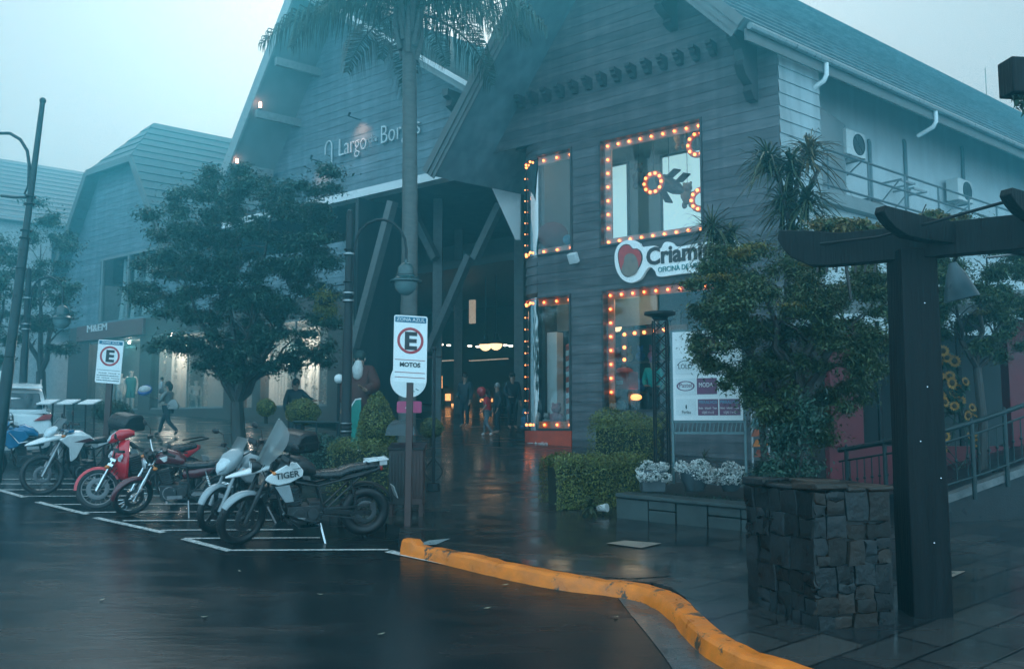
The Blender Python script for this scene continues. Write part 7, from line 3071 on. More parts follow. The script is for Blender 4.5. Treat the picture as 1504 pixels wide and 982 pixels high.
# cone lamp
t_ = thing('cone_lamp', 'grey metal cone lamp hanging right of the pergola post', 'lamp', P(1408, 388, 8.9))
m = MB()
k_ = 8.9 / 1350
c = P(1400, 390, 8.9)
Ml = Matrix.Rotation(R(-12), 3, 'Y')
m.lathe([(0.001, 0.03), (0.035, 0.03), (0.045, 0.0), (0.05, -0.01), (0.085, -0.08), (0.125, -0.20), (0.165, -0.335), (0.16, -0.335), (0.12, -0.2), (0.08, -0.08), (0.001, -0.02)], c, Ml, 24)
m.build('shade', mat('grey lamp metal', (0.04, 0.08, 0.095), 0.35, metal=0.1, var=0.12, scale=9), t_)
m = MB()
m.tube([c + Z * 0.02, c + Z * 0.12 + Vector((0.02, -0.1, 0)), P(1412, 360, 8.4)], 0.012, 6)
m.ball(c + Ml @ Vector((0, 0, -0.22)), 0.05, n=7)
m.build('fitting', BLACKM, t_)

# ------------------------------------------------------------------ stone pillar in front of the post
RUST = mat('wet brown quarry stone', (0.026, 0.018, 0.014), 0.42, spec=0.3, var=0.7, scale=3.2, bump=0.6, bscale=16, island=0.8, rvar=0.2)
SLATE = mat('wet slate stone', (0.011, 0.0135, 0.015), 0.38, spec=0.3, var=0.6, scale=4, bump=0.5, bscale=18, island=0.8, rvar=0.2)
c0 = GX(1192, 7.75, KH)
c1 = GX(1302, 7.95, KH)
c2 = GX(1092, 8.7, KH)
zt_ = z_at(c0, 722)
sp = thing('stone_pillar', 'rough dark quarry stone pier standing in front of the pergola post', 'stone pier', c0)
d1 = (Vector((c1.x, c1.y, 0)) - Vector((c0.x, c0.y, 0)))
d2 = (Vector((c2.x, c2.y, 0)) - Vector((c0.x, c0.y, 0)))
zb_ = c0.z - 0.15
m = MB()
inset = 0.03
o = Vector((c0.x, c0.y, 0)) + (d1.normalized() + d2.normalized()) * inset
m.prism([o + Z * zb_, o + d1 + Z * zb_, o + d1 + d2 + Z * zb_, o + d2 + Z * zb_], Z * (zt_ - zb_ - 0.02))
m.build('core', mat('dark mortar', (0.016, 0.016, 0.016), 0.7, var=0.3), sp)


def masonry(m, org, d, nrm, z0_, z1_, mean=0.16):
    u = d.normalized()
    cells = []

    def split(x0, x1, a, b_):
        w_, h_ = x1 - x0, b_ - a
        if (w_ < 0.34 and h_ < 0.30 and random.random() < 0.45) or (w_ < 0.2 and h_ < 0.2):
            cells.append((x0, x1, a, b_))
        elif w_ > h_ * random.uniform(0.8, 1.3):
            t = x0 + w_ * random.uniform(0.35, 0.65)
            split(x0, t, a, b_)
            split(t, x1, a, b_)
        else:
            t = a + h_ * random.uniform(0.35, 0.65)
            split(x0, x1, a, t)
            split(x0, x1, t, b_)
    split(0, d.length, z0_, z1_)
    for x0, x1, a, b_ in cells:
        j = lambda k_=0.016: random.uniform(-k_, k_)
        g_ = 0.004
        pr = random.uniform(0.0, 0.022)
        xm, zm_ = (x0 + x1) / 2 + j(0.03), (a + b_) / 2 + j(0.03)
        pts = [(x0 + g_ + j(), a + g_ + j()), (xm, a + g_ + j()), (x1 - g_ + j(), a + g_ + j()), (x1 - g_ + j(), zm_), (x1 - g_ + j(), b_ - g_ + j()), (xm, b_ - g_ + j()),
               (x0 + g_ + j(), b_ - g_ + j()), (x0 + g_ + j(), zm_)]
        m.cur = 0 if random.random() < 0.42 else 1
        cx_, cz_ = sum(p[0] for p in pts) / 8, sum(p[1] for p in pts) / 8
        rings = []
        for k_, dep in ((1.0, -0.02), (1.0, pr), (0.96, pr + 0.010), (0.6, pr + 0.012)):
            rings.append([org + u * (cx_ + (p[0] - cx_) * k_) + Z * (cz_ + (p[1] - cz_) * k_) + nrm * (dep + (random.uniform(-0.006, 0.006) if k_ < 1 else 0)) for p in pts])
        m.loft(rings)


m = MB()
org = Vector((c0.x, c0.y, 0))
n1 = d1.cross(Z).normalized()
if n1.y > 0:
    n1 = -n1
n2 = d2.cross(Z).normalized()
if n2.x > 0:
    n2 = -n2
masonry(m, org + n1 * -0.02, d1, n1, zb_, zt_)
masonry(m, org + d1 + n1 * -0.02, d2, -n2, zb_, zt_)
m.build('stone_face', [RUST, SLATE], sp, smooth=40)
m = MB()
masonry(m, org + n2 * -0.02, d2, n2, zb_, zt_)
m.build('stone_face', [SLATE, SLATE], sp, smooth=40)
m = MB()
m.cur = 0
x = 0
for a_, b_, e_, f_ in ((0, 0.42, -0.03, 0.3), (0.43, 0.70, -0.02, 0.26), (0.71, 1.04, -0.03, 0.36), (0.0, 0.3, 0.31, 0.7), (0.31, 0.7, 0.31, 0.66), (0.71, 1.04, 0.37, 0.72), (0, 0.38, 0.71, 1.04), (0.39, 0.7, 0.67, 1.03), (0.71, 1.03, 0.73, 1.04)):
    jj = lambda: random.uniform(-0.012, 0.012)
    m.cur = random.choice((0, 1, 1))
    q = [org + d1 * (a_ + jj()) + d2 * (e_ + jj()), org + d1 * (b_ + jj()) + d2 * (e_ + jj()), org + d1 * (b_ + jj()) + d2 * (f_ + jj()), org + d1 * (a_ + jj()) + d2 * (f_ + jj())]
    q = [p + Z * (zt_ + random.uniform(-0.012, 0.012)) for p in q]
    m.prism(q, Z * (0.06 + random.uniform(-0.02, 0.025)))
m.build('cap_stone', [RUST, SLATE], sp, bevel=0.018)

# ------------------------------------------------------------------ red building, ramp and railing
yB = 15.0
REDW = mat('dusky red wall', (0.17, 0.017, 0.028), 0.55, var=0.2, scale=2, bump=0.05)
rb_ = thing('red_building', 'low dusky red building with dark openings behind the pergola', 'building', GX(1350, yB, KH))
xl, xr = P(1218, 650, yB).x, P(1640, 650, yB).x
zg0 = gz(0, yB) - 0.4
zl = z_at(Vector((P(1300, 650, yB).x, yB, 0)), 655)
ztp = z_at(Vector((P(1480, 500, yB).x, yB, 0)), 470)
m = MB()
m.box(((xl + xr) / 2, yB + 0.1, (zg0 + zl) / 2), (xr - xl, 0.2, zl - zg0))
xa, xb = P(1481, 600, yB).x, P(1515, 600, yB).x
m.box(((xa + xb) / 2, yB + 0.05, (zl + ztp) / 2), (xb - xa, 0.25, ztp - zl))
xa, xb = P(1218, 600, yB).x, P(1265, 600, yB).x
m.box(((xa + xb) / 2, yB + 0.05, (zl + ztp) / 2), (xb - xa, 0.25, ztp - zl))
m.build('wall', REDW, rb_)
m = MB()
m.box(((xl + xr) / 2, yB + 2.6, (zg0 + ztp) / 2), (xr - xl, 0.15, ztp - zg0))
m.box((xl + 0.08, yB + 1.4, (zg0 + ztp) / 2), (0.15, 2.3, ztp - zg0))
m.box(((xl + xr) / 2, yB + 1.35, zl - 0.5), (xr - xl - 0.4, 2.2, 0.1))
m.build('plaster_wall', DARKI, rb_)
m = MB()
for k in range(9):
    m.prism([Vector((xl - 0.4, yB - 0.7 + k * 0.42, ztp + 0.02 + k * 0.10)), Vector((xl - 0.4, yB - 0.7 + k * 0.42 + 0.46, ztp + 0.02 + k * 0.10 + 0.06)), Vector((xl - 0.4, yB - 0.7 + k * 0.42 + 0.46, ztp + 0.12 + k * 0.10)),
             Vector((xl - 0.4, yB - 0.7 + k * 0.42, ztp + 0.10 + k * 0.10))], Vector((xr - xl + 0.8, 0, 0)))
m.build('roof', mat('grey tile roof', (0.16, 0.18, 0.18), 0.45, var=0.2), rb_)
m = MB()
for px in (1300, 1420):
    x = P(px, 600, yB).x
    m.box((x, yB + 0.2, (zl + ztp) / 2), (0.06, 0.06, ztp - zl))
m.build('mullion', BLACKM, rb_)
# ramp with kerb in front of it
ra0, ra1, ra2 = G(1380, 760, KH), G(1504, 703, KH), None
rmp = [P(1225, 712, 13.8), P(1380, 738, 12.6), P(1510, 690, 12.9), P(1640, 640, 13.6)]
m = MB()
ft = [Vector((p.x, p.y, gz(0, p.y))) for p in rmp]
for i in range(3):
    a, b_, c_, d_ = rmp[i], rmp[i + 1], rmp[i + 1] + Vector((0, 2.2, 0.02)), rmp[i] + Vector((0, 2.2, 0.02))
    m.add([a, b_, c_, d_, ft[i], ft[i + 1]], [(0, 1, 2, 3), (4, 5, 1, 0)])
tag(m.build('ramp', mat('dark wet ramp stone', (0.018, 0.02, 0.022), 0.35, spec=0.3, var=0.4, scale=3, bump=0.2)), 'sloping stone ramp rising behind the pergola to the red building', 'ramp', kind='structure')
m = MB()
for i in (1, 2):
    m.bar(rmp[i] + Z * 0.03, rmp[i + 1] + Z * 0.03, 0.16, 0.10)
tag(m.build('ramp_kerb', mat('worn pale kerb', (0.14, 0.15, 0.15), 0.45, var=0.4, scale=8, bump=0.3)), 'worn pale kerb edging the ramp', 'kerb', kind='structure')


def railing(label, pts, posts, bars, skip_curl=False):
    """pts: picture points of the handrail with depth, lower rail follows at a fixed drop"""
    r = thing('railing', label, 'railing', P(pts[0][0], pts[0][1] + 80, pts[0][2]), 'dark green ramp railings')
    tp = [P(*p) for p in pts]
    m = MB()
    m.tube(tp, 0.035, 8)
    m.build('handrail', GREENM, r)
    m = MB()
    for h_ in (0.16, 0.72):
        m.tube([p - Z * h_ for p in tp], 0.016, 6)
    m.build('rail', GREENM, r)
    L_ = [(tp[i + 1] - tp[i]).length for i in range(len(tp) - 1)]
    def at(u):
        s_ = u * sum(L_)
        for i, l in enumerate(L_):
            if s_ <= l or i == len(L_) - 1:
                return tp[i].lerp(tp[i + 1], s_ / l)
            s_ -= l
    for u in posts:
        m = MB()
        p = at(u)
        m.tube([p - Z * 1.02, p + Z * 0.0, p + Z * 0.07], [0.032, 0.032, 0.012], 8)
        m.build('post', GREENM, r)
    m = MB()
    for i in range(bars):
        p = at((i + 0.5) / bars)
        m.tube([p - Z * 0.16, p - Z * 0.72], 0.010, 5)
        m.ball(p - Z * 0.44, 0.024, n=5)
    m.build('baluster', GREENM, r)
    return r


railing('level dark green railing left of the pergola post in front of the red wall', [(1232, 661, 13.4), (1330, 644, 12.4)], (0.12, 0.70), 9)
railing('rising dark green railing right of the pergola post beside the ramp', [(1360, 640, 12.3), (1445, 615, 12.5), (1500, 596, 12.9), (1600, 560, 13.5)], (0.22, 0.42, 0.60), 18)

# sunflowers on dark stems behind the railing
SUNP = mat('ochre sunflower petals', (0.42, 0.20, 0.03), 0.5, var=0.2, island=0.3, transl=0.3)
SUNC = mat('sunflower centre', (0.05, 0.03, 0.015), 0.7)
t_ = thing('sunflower_arch', 'arrangement of ochre sunflowers on dark stems behind the rising railing', 'flowers', GX(1400, 14.3, KH + 0.6))
pos_ = [(1375, 572), (1388, 590), (1381, 580), (1400, 578), (1408, 570), (1398, 562), (1366, 575), (1372, 590), (1382, 552), (1375, 560), (1402, 596), (1428, 598), (1436, 606), (1391, 525), (1402, 530), (1380, 532), (1418, 560),
        (1378, 650), (1388, 640), (1384, 658), (1425, 640), (1435, 650), (1438, 642), (1395, 552), (1410, 588), (1422, 610), (1385, 515)]
m1, m2, m3 = MB(), MB(), MB()
for px, py in pos_:
    c = P(px, py, 14.3 + random.uniform(-0.15, 0.15))
    nrm = Vector((random.uniform(-0.6, 0.5), -1, random.uniform(-0.1, 0.6))).normalized()
    a1 = nrm.cross(Z).normalized()
    a2 = a1.cross(nrm)
    rr = random.uniform(0.07, 0.11)
    for k in range(14):
        th = 2 * math.pi * k / 14
        dv = a1 * math.cos(th) + a2 * math.sin(th)
        sv = a1 * -math.sin(th) + a2 * math.cos(th)
        m1.add([c + dv * rr * 0.35, c + dv * rr * 0.7 + sv * rr * 0.2, c + dv * rr + nrm * 0.01, c + dv * rr * 0.7 - sv * rr * 0.2], [(0, 1, 2, 3)])
    m2.ball(c + nrm * 0.005, rr * 0.42, (1, 0.45, 1), 6)
    m3.tube([c, c - nrm * 0.06 - Z * 0.1, Vector((P(1400, 600, 14.4).x + random.uniform(-0.25, 0.25), 14.4, c.z - 0.5))], 0.008, 4)
m1.build('petals', SUNP, t_)
m2.build('seed_head', SUNC, t_)
m3.build('stem', LEAF, t_)
np_mesh('leaves', cloud([(P(px, py + 6, 14.4), (0.12, 0.1, 0.12)) for px, py in pos_], 900, 0.09, 0.5, up=0.3), 4, LEAF, t_)

# orange lit clothes stand seen beyond the banner
t_ = thing('display_stand', 'narrow lit stand of orange goods right of the banner board', 'display stand', GX(1117, 15.5, KH + 0.3))
m = MB()
c = P(1117, 650, 15.5)
for dx in (-0.14, 0.14):
    m.bar(Vector((c.x + dx, 15.5, gz(0, 15.5))), Vector((c.x + dx, 15.5, P(1117, 605, 15.5).z)), 0.03, 0.03, Vector((0, 1, 0)))
m.bar(Vector((c.x - 0.16, 15.5, P(1117, 605, 15.5).z)), Vector((c.x + 0.16, 15.5, P(1117, 605, 15.5).z)), 0.03, 0.03)
m.build('stand_frame', GALV, t_)
for k, (py, col) in enumerate(((615, (0.1, 0.2, 0.2)), (630, (0.4, 0.1, 0.05)), (645, (0.6, 0.16, 0.03)), (660, (0.3, 0.06, 0.03)))):
    m = MB()
    q = P(1113 + k * 2, py, 15.45)
    m.loft([[q + Vector((sx * (0.07 + 0.02 * i), 0.03 * sy, -0.04 * i)) for sx, sy in ((-1, -1), (1, -1), (1, 1), (-1, 1))] for i in range(4)])
    m.build('garment', mat('garment colour %d' % k, col, 0.7, var=0.2), t_)

# dark shrubs filling the corner left of the red wall
for i, (specs, y, lb) in enumerate((([(1150, 640, 40, 40), (1185, 610, 34, 40), (1170, 690, 44, 30), (1140, 690, 26, 24)], 10.6, 'dark leafy shrub behind the stone pier, left of the red wall'),
                                    ([(1120, 690, 22, 20), (1105, 705, 18, 14)], 12.0, 'low dark green plant at the right end of the flower planter'))):
    t_ = thing('shrub', lb, 'shrub', GX(specs[0][0], y, KH))
    np_mesh('foliage', cloud(px_clumps(specs, y, 0.2), 6500 if i == 0 else 1200, 0.06, 0.45, up=0.5), 4, LEAF, t_)
    m = MB()
    for s_ in specs:
        m.tube([GX(specs[0][0], y, 0.0), P(s_[0], s_[1], y)], [0.03, 0.008], 5)
    m.build('stem', BARK, t_)
# ------------------------------------------------------------------ people, dummies and statues
SKIN = mat('skin', (0.42, 0.25, 0.18), 0.5, var=0.06)
HAIRD = mat('dark hair', (0.015, 0.011, 0.01), 0.5, var=0.3, scale=30)


def figure(name, label, cat, base, h, yaw, pose, skin, clothes, hair=None, hair_long=0.0, group=None, face=True, beard=None):
    """one continuous body grown over a posed skeleton; base on the ground, h standing height.
    pose: joints in units of height, x to the figure's left, y forward, z up"""
    J = dict(pelvis=(0, 0, .52), waist=(0, 0, .60), chest=(0, .0, .72), neck=(0, 0, .82), head0=(0, .012, .865), head1=(0, .02, .945),
             sl=(.105, 0, .80), el=(.14, -.01, .64), wl=(.14, .05, .50), hl=(.14, .07, .45),
             sr=(-.105, 0, .80), er=(-.14, -.01, .64), wr=(-.14, .05, .50), hr=(-.14, .07, .45),
             hpl=(.05, 0, .50), kl=(.055, .02, .28), al=(.055, 0, .05), tl=(.06, .09, .015),
             hpr=(-.05, 0, .50), kr=(-.055, .02, .28), ar=(-.055, 0, .05), tr=(-.06, .09, .015))
    J.update(pose)
    Rd = dict(pelvis=.072, waist=.062, chest=.072, neck=.028, head0=.045, head1=.050, sl=.036, el=.025, wl=.018, hl=.017, sr=.036, er=.025, wr=.018, hr=.017,
              hpl=.055, kl=.036, al=.022, tl=.018, hpr=.055, kr=.036, ar=.022, tr=.018)
    E = [('pelvis', 'waist'), ('waist', 'chest'), ('chest', 'neck'), ('neck', 'head0'), ('head0', 'head1'), ('chest', 'sl'), ('sl', 'el'), ('el', 'wl'), ('wl', 'hl'), ('chest', 'sr'), ('sr', 'er'),
         ('er', 'wr'), ('wr', 'hr'), ('pelvis', 'hpl'), ('hpl', 'kl'), ('kl', 'al'), ('al', 'tl'), ('pelvis', 'hpr'), ('hpr', 'kr'), ('kr', 'ar'), ('ar', 'tr')]
    M = Matrix.Translation(Vector(base)) @ Matrix.Rotation(yaw, 4, 'Z') @ Matrix.Scale(h, 4)
    t_ = thing(name, label, cat, base, group)

    def grow(keys, grow_=1.0, extra=0.0):
        ks = [k for k in J if k in keys]
        idx = {k: i for i, k in enumerate(ks)}
        ed = [(idx[a], idx[b]) for a, b in E if a in idx and b in idx]
        rt = idx.get('pelvis', idx.get('chest', 0))
        me = skin_mesh([J[k] for k in ks], ed, [Rd[k] * grow_ + extra for k in ks], rt, 2)
        return me
    m = MB()
    add_mesh(m, grow(list(J)), M)
    H = Vector(J['head1'])
    if face:
        m.ball(M @ (H + Vector((0, .050, -.028))), h * .011, (0.8, 1.0, 1.4), 5)
        for s_ in (1, -1):
            m.ball(M @ (H + Vector((.052 * s_, 0, -.025))), h * .013, (0.5, 1, 1.5), 5)
        for hand in ('hl', 'hr'):                       # fingers and thumb beyond the palm
            p = Vector(J[hand])
            wv = Vector(J['wl' if hand == 'hl' else 'wr'])
            d = (p - wv).normalized()
            s_ = d.cross(Vector((0, 0, 1)))
            s_ = (s_ if s_.length > .01 else Vector((1, 0, 0))).normalized()
            for k in range(4):
                o = p + s_ * (k - 1.5) * .009
                L_ = (.030, .036, .034, .026)[k]
                m.tube([M @ o, M @ (o + d * L_ + Vector((0, .006, 0))), M @ (o + d * L_ * 1.7 + Vector((0, .014, 0)))], [h * .006, h * .0055, h * .004], 5)
            m.tube([M @ (p + s_ * -.014 - d * .012), M @ (p + s_ * -.026 + d * .012)], [h * .007, h * .005], 5)
    m.build('body', skin, t_, smooth=70)
    if face:
        m = MB()
        for s_ in (1, -1):
            m.ball(M @ (H + Vector((.019 * s_, .044, -.014))), h * .0065, n=5)
        m.ball(M @ (H + Vector((0, .046, -.050))), h * .010, (1.5, 0.5, 0.4), 5)
        m.build('face_features', mat('dark face detail', (0.05, 0.02, 0.02), 0.5), t_)
    for nm, keys, g_, ex, mm in clothes:
        m = MB()
        add_mesh(m, grow(keys, g_, ex), M)
        m.build(nm, mm, t_, smooth=70)
    if hair:
        m = MB()
        m.ball(M @ (H + Vector((0, -.012, .008))), h * .062, (0.95, 1.0, 1.0), 8)
        if hair_long:
            m.tube([M @ (H + Vector((0, -.045, .0))), M @ (H + Vector((0, -.055, -hair_long * .5))), M @ (H + Vector((0, -.05, -hair_long)))], [h * .05, h * .05, h * .025], 8)
        m.build('hair', hair, t_, smooth=70)
    if beard:
        m = MB()
        m.tube([M @ (H + Vector((0, .04, -.045))), M @ (H + Vector((0, .065, -.11))), M @ (H + Vector((0, .06, -.19))), M @ (H + Vector((0, .05, -.23)))], [h * .03, h * .055, h * .045, h * .012], 10)
        m.build('beard', beard, t_, smooth=70)
    return t_, M, J


TOP = ['waist', 'chest', 'sl', 'el', 'wl', 'sr', 'er', 'wr', 'pelvis']
VEST = ['waist', 'chest', 'sl', 'sr', 'pelvis', 'el', 'er']
TROU = ['pelvis', 'hpl', 'kl', 'al', 'hpr', 'kr', 'ar']
SHOE = ['al', 'tl']
c_grey, c_jean, c_dark = mat('grey knit', (0.20, 0.21, 0.21), 0.8, var=0.2), mat('dark jeans', (0.02, 0.03, 0.04), 0.7, var=0.2), mat('dark jacket', (0.015, 0.03, 0.04), 0.6, var=0.2)
SHOEM = mat('dark shoes', (0.02, 0.02, 0.02), 0.4)
SHOEW = mat('white trainers', (0.6, 0.62, 0.62), 0.5)

# woman striding with a child on her arm: faces left
b = G(246, 640, KH)
hgt = (z_at(b, 560) - b.z)
W, M, J = figure('person', 'person in grey top and dark jeans striding left with a child on the arm', 'person', b, hgt, R(80),
                 dict(wl=(.03, .16, .66), hl=(-.02, .18, .68), el=(.14, .05, .66), er=(-.15, .06, .66), wr=(-.06, .17, .62), hr=(-.0, .19, .62),
                      kl=(.05, .14, .29), al=(.05, .20, .06), tl=(.05, .29, .03), kr=(-.05, -.03, .27), ar=(-.05, -.22, .09), tr=(-.05, -.16, .025), chest=(0, .01, .72), head1=(0, .03, .945)),
                 SKIN, [('top', TOP, 1.0, .010, c_grey), ('trousers', TROU, 1.0, .008, c_jean), ('shoe', ['al', 'tl'], 1.0, .008, SHOEM), ('shoe', ['ar', 'tr'], 1.0, .008, SHOEM)], HAIRD, .12)
ch = M @ Vector((0.0, .16, .58))
figure('person', 'small child in pale clothes carried on the arm of the striding person', 'person', ch, hgt * 0.50, R(-60),
       dict(kl=(.09, .16, .46), al=(.10, .17, .28), tl=(.10, .24, .25), kr=(-.09, .16, .46), ar=(-.10, .17, .28), tr=(-.10, .24, .25), wl=(.1, .18, .7), hl=(.08, .22, .72)),
       SKIN, [('top', TOP, 1.0, .014, mat('pale baby clothes', (0.42, 0.45, 0.46), 0.8)), ('trousers', TROU, 1.0, .012, c_grey)], HAIRD, 0.0)
# bag on her hip and bright parcel in front
m = MB()
c = M @ Vector((-.05, -.12, .56))
m.loft([[c + Vector((a * s_, 0.08 * bb * s_, z_)) for a, bb in ((-.22, -1), (.22, -1), (.24, 1), (-.2, 1))] for s_, z_ in ((0.55, -0.10), (0.7, -0.02), (0.5, 0.08), (0.2, 0.16))])
tag(m.build('shoulder_bag', mat('pale bag cloth', (0.36, 0.37, 0.36), 0.7, var=0.1), None, smooth=60), 'pale shoulder bag hanging behind the striding person', 'bag')
t_ = thing('balloon', 'striped blue and white parcel like balloon held ahead of the striding person', 'balloon', P(213, 573, b.y))
m = MB()
m.ball(P(213, 573, b.y - 0.1), 0.17, (1.1, 0.8, 0.8), 8)
m.build('skin', mat('pale balloon', (0.55, 0.55, 0.55), 0.3), t_)
m = MB()
m.torus(P(213, 573, b.y - 0.1), 0.15, 0.05, Matrix.Rotation(0.8, 3, 'X'), 18, 6)
m.build('band', mat('blue balloon band', (0.03, 0.08, 0.3), 0.3), t_)
m = MB()
m.tube([P(213, 580, b.y - 0.1), M @ Vector((-.01, .2, .64))], 0.006, 4)
m.build('stick', BLACKM, t_)

# girl in red with a balloon, running left in front of the hall
b = G(716, 640, KH)
hgt = z_at(b, 572) - b.z
RT_ = mat('bright red shirt', (0.55, 0.02, 0.03), 0.6, var=0.1)
g, M, J = figure('person', 'child in bright red shirt and patterned leggings holding a red balloon', 'person', b, hgt, R(65),
                 dict(wl=(.08, .16, .74), hl=(.06, .19, .78), el=(.15, .06, .68), er=(-.16, -.04, .66), wr=(-.14, .06, .54), hr=(-.13, .09, .51),
                      kl=(.05, .10, .29), al=(.05, .09, .06), tl=(.05, .17, .02), kr=(-.05, 0, .27), ar=(-.05, -.14, .07), tr=(-.05, -.07, .02)),
                 SKIN, [('shirt', VEST, 1.05, .014, RT_), ('leggings', TROU, 1.0, .006, mat('patterned leggings', (0.14, 0.16, 0.18), 0.7, var=0.7, scale=12)),
                        ('shoe', ['al', 'tl'], 1.0, .010, SHOEW), ('shoe', ['ar', 'tr'], 1.0, .010, SHOEW)], HAIRD, .14)
t_ = thing('balloon', 'round red balloon held up by the child in red', 'balloon', M @ Vector((.06, .19, .8)))
c = P(707, 575, b.y - 0.15)
m = MB()
m.lathe([(0.001, -0.155), (0.04, -0.14), (0.10, -0.08), (0.13, 0.0), (0.12, 0.07), (0.07, 0.125), (0.001, 0.14)], c, None, 16)
m.build('skin', mat('red balloon skin', (0.45, 0.03, 0.035), 0.25, coat=0.4), t_)
m = MB()
m.tube([c - Z * 0.15, M @ Vector((.06, .19, .78))], 0.005, 4)
m.build('string', WHITE, t_)
b2 = GX(731, b.y + 0.8, KH)
figure('person', 'person in dark clothes with light hood beside the child in red', 'person', b2, hgt * 1.12, R(110), dict(), SKIN,
       [('jacket', TOP, 1.1, .014, c_dark), ('trousers', TROU, 1.0, .008, c_jean)], mat('grey hood', (0.3, 0.31, 0.31), 0.8))
for px, dy, s_, lb in ((683, 3.0, 1.0, 'dim figure in dark coat standing inside the hall near the amber display'), (752, 2.4, 1.02, 'dim figure in dark coat at the edge of the corner display window')):
    b3 = GX(px, b.y + dy, KH)
    figure('person', lb, 'person', b3, 1.68 * s_, R(150 if px < 700 else 200), dict(wl=(.1, .12, .56), hl=(.08, .16, .56)), SKIN,
           [('coat', TOP + ['hpl', 'hpr', 'kl', 'kr'], 1.08, .014, c_dark), ('trousers', TROU, 1.0, .006, c_jean)], HAIRD, .05)

# dark dressed figure in front of the middle display window, reaching right
b = GX(432, 22.6, KH)
hz = z_at(b, 556) - b.z
figure('person', 'person in dark blue coat reaching toward the garland hung display window', 'person', b, hz, R(-150),
       dict(wr=(-.22, .18, .68), hr=(-.27, .2, .68), er=(-.18, .08, .70), head1=(0, .04, .94)), SKIN, [('coat', TOP + ['hpl', 'hpr'], 1.12, .014, c_dark), ('trousers', TROU, 1.0, .01, c_jean)], HAIRD, .10)

# seated white shop dummy and its stool
s_, _ = FS(286, 616, lW + 0.9)
zf = zlb + 0.245
bb = F(lW + 0.9, s_, zf)
DUM = mat('white shop dummy', (0.62, 0.61, 0.58), 0.4, var=0.05)
hd = (z_at(bb, 556) - zf) / 0.76
figure('shop_dummy', 'seated white shop dummy in pale trousers behind the display glass', 'shop dummy', bb, hd, R(215),
       {k: (v[0], v[1], v[2] - .23) for k, v in dict(pelvis=(0, 0, .52), waist=(0, -.01, .60), chest=(0, .0, .72), neck=(0, 0, .82), head0=(0, .012, .865), head1=(0, .02, .945), sl=(.105, 0, .80), sr=(-.105, 0, .80),
                                                  el=(.15, -.02, .65), wl=(.10, .12, .58), hl=(.08, .16, .56), er=(-.15, -.02, .65), wr=(-.10, .12, .58), hr=(-.08, .16, .56), hpl=(.05, .02, .51), hpr=(-.05, .02, .51),
                                                  kl=(.06, .24, .50), kr=(-.06, .22, .52)).items()} | dict(al=(.06, .34, .06), tl=(.06, .43, .02), ar=(-.06, .30, .06), tr=(-.06, .39, .02)),
       DUM, [('trousers', TROU, 1.05, .010, mat('speckled pale trousers', (0.45, 0.43, 0.38), 0.7, var=0.35, scale=25)), ('top', ['waist', 'chest', 'pelvis'], 1.0, .012, WHITE)])
m = MB()
m.box(bb + Z * (hd * 0.115), (0.42, 0.42, hd * 0.22))
tag(m.build('display_block', mat('grey display block', (0.25, 0.25, 0.24), 0.6, var=0.1), None, bevel=0.02), 'grey block the seated white dummy sits on', 'display block')
# teal dressed dummy at the left display
s_, _ = FS(191, 600, lW + 0.9)
bb = F(lW + 0.9, s_, zf)
hd = z_at(bb, 541) - zf
TEAL = mat('teal dress', (0.02, 0.20, 0.20), 0.6, var=0.2)
figure('shop_dummy', 'standing shop dummy in a teal dress behind the left display glass', 'shop dummy', bb, hd, R(190), dict(), DUM,
       [('dress', ['waist', 'chest', 'pelvis', 'sl', 'sr', 'hpl', 'hpr', 'kl', 'kr'], 1.15, .012, TEAL)])
s_, _ = FS(176, 600, lW + 1.2)
bb = F(lW + 1.2, s_, zf)
figure('shop_dummy', 'standing shop dummy in a pale dress beside the teal dressed one', 'shop dummy', bb, hd * 0.98, R(180), dict(), DUM,
       [('dress', ['waist', 'chest', 'pelvis', 'sl', 'sr', 'hpl', 'hpr', 'kl', 'kr'], 1.15, .012, mat('pale dress', (0.5, 0.52, 0.52), 0.6))])

# garlands in the display windows: one object per hanging strand
GARL = mat('glittering garland', (0.66, 0.62, 0.55), 0.35, var=0.5, scale=30)
for i, (px, lbx) in enumerate(((240, 'leftmost, left of the bright spot lamp'), (257, 'second, under the bright spot lamp'), (277, 'left of the seated dummy'), (303, 'right of the seated dummy'), (424, 'left of the dark dressed person'),
                          (437, 'directly behind the dark dressed person'), (449, 'right of the dark dressed person'), (462, 'fourth in the middle window'), (477, 'rightmost, by the pier'), (150, 'in the left display'), (163, 'second in the left display'))):
    s_, _ = FS(px, 560, lW + 0.5)
    c = F(lW + 0.5, s_, 0)
    pos = np.stack([np.full(700, c.x), np.full(700, c.y), RNG.uniform(zlb + 0.3, zw1 - 0.1, 700)], 1) + RNG.normal(size=(700, 3)) * np.array([.045, .045, 0])
    o = np_mesh('garland', leaf_quads(pos, unit(RNG.normal(size=(700, 3))), 0.05, 0.6, 0), 4, GARL)
    tag(o, 'glittering pale garland strand ' + lbx, 'garland', 'garlands in the display windows')
for i, (a_, lb) in enumerate(((264, 'pale draped curtain between the garlands left of the seated dummy'), (408, 'pale draped curtain at the left of the middle display window'), (455, 'warm lit draped curtain at the right of the middle display window'))):
    s_, _ = FS(a_, 560, lW + 1.6)
    wd = abs(FS(a_ + 13, 560, lW + 1.6)[0] - s_)
    m = MB()
    n_ = 24
    m.loft([[F(lW + 1.6 + 0.05 * math.sin(k * 1.6), s_ + wd * (k / n_ * 2 - 1), z_) for k in range(n_ + 1)] for z_ in (zlb + 0.26, (zlb + zw1) / 2, zw1 - 0.05)], False, False)
    tag(m.build('curtain', mat('pale curtain cloth', (0.55, 0.53, 0.5), 0.8, var=0.06), None, smooth=80), lb, 'curtain', 'pale display curtains')

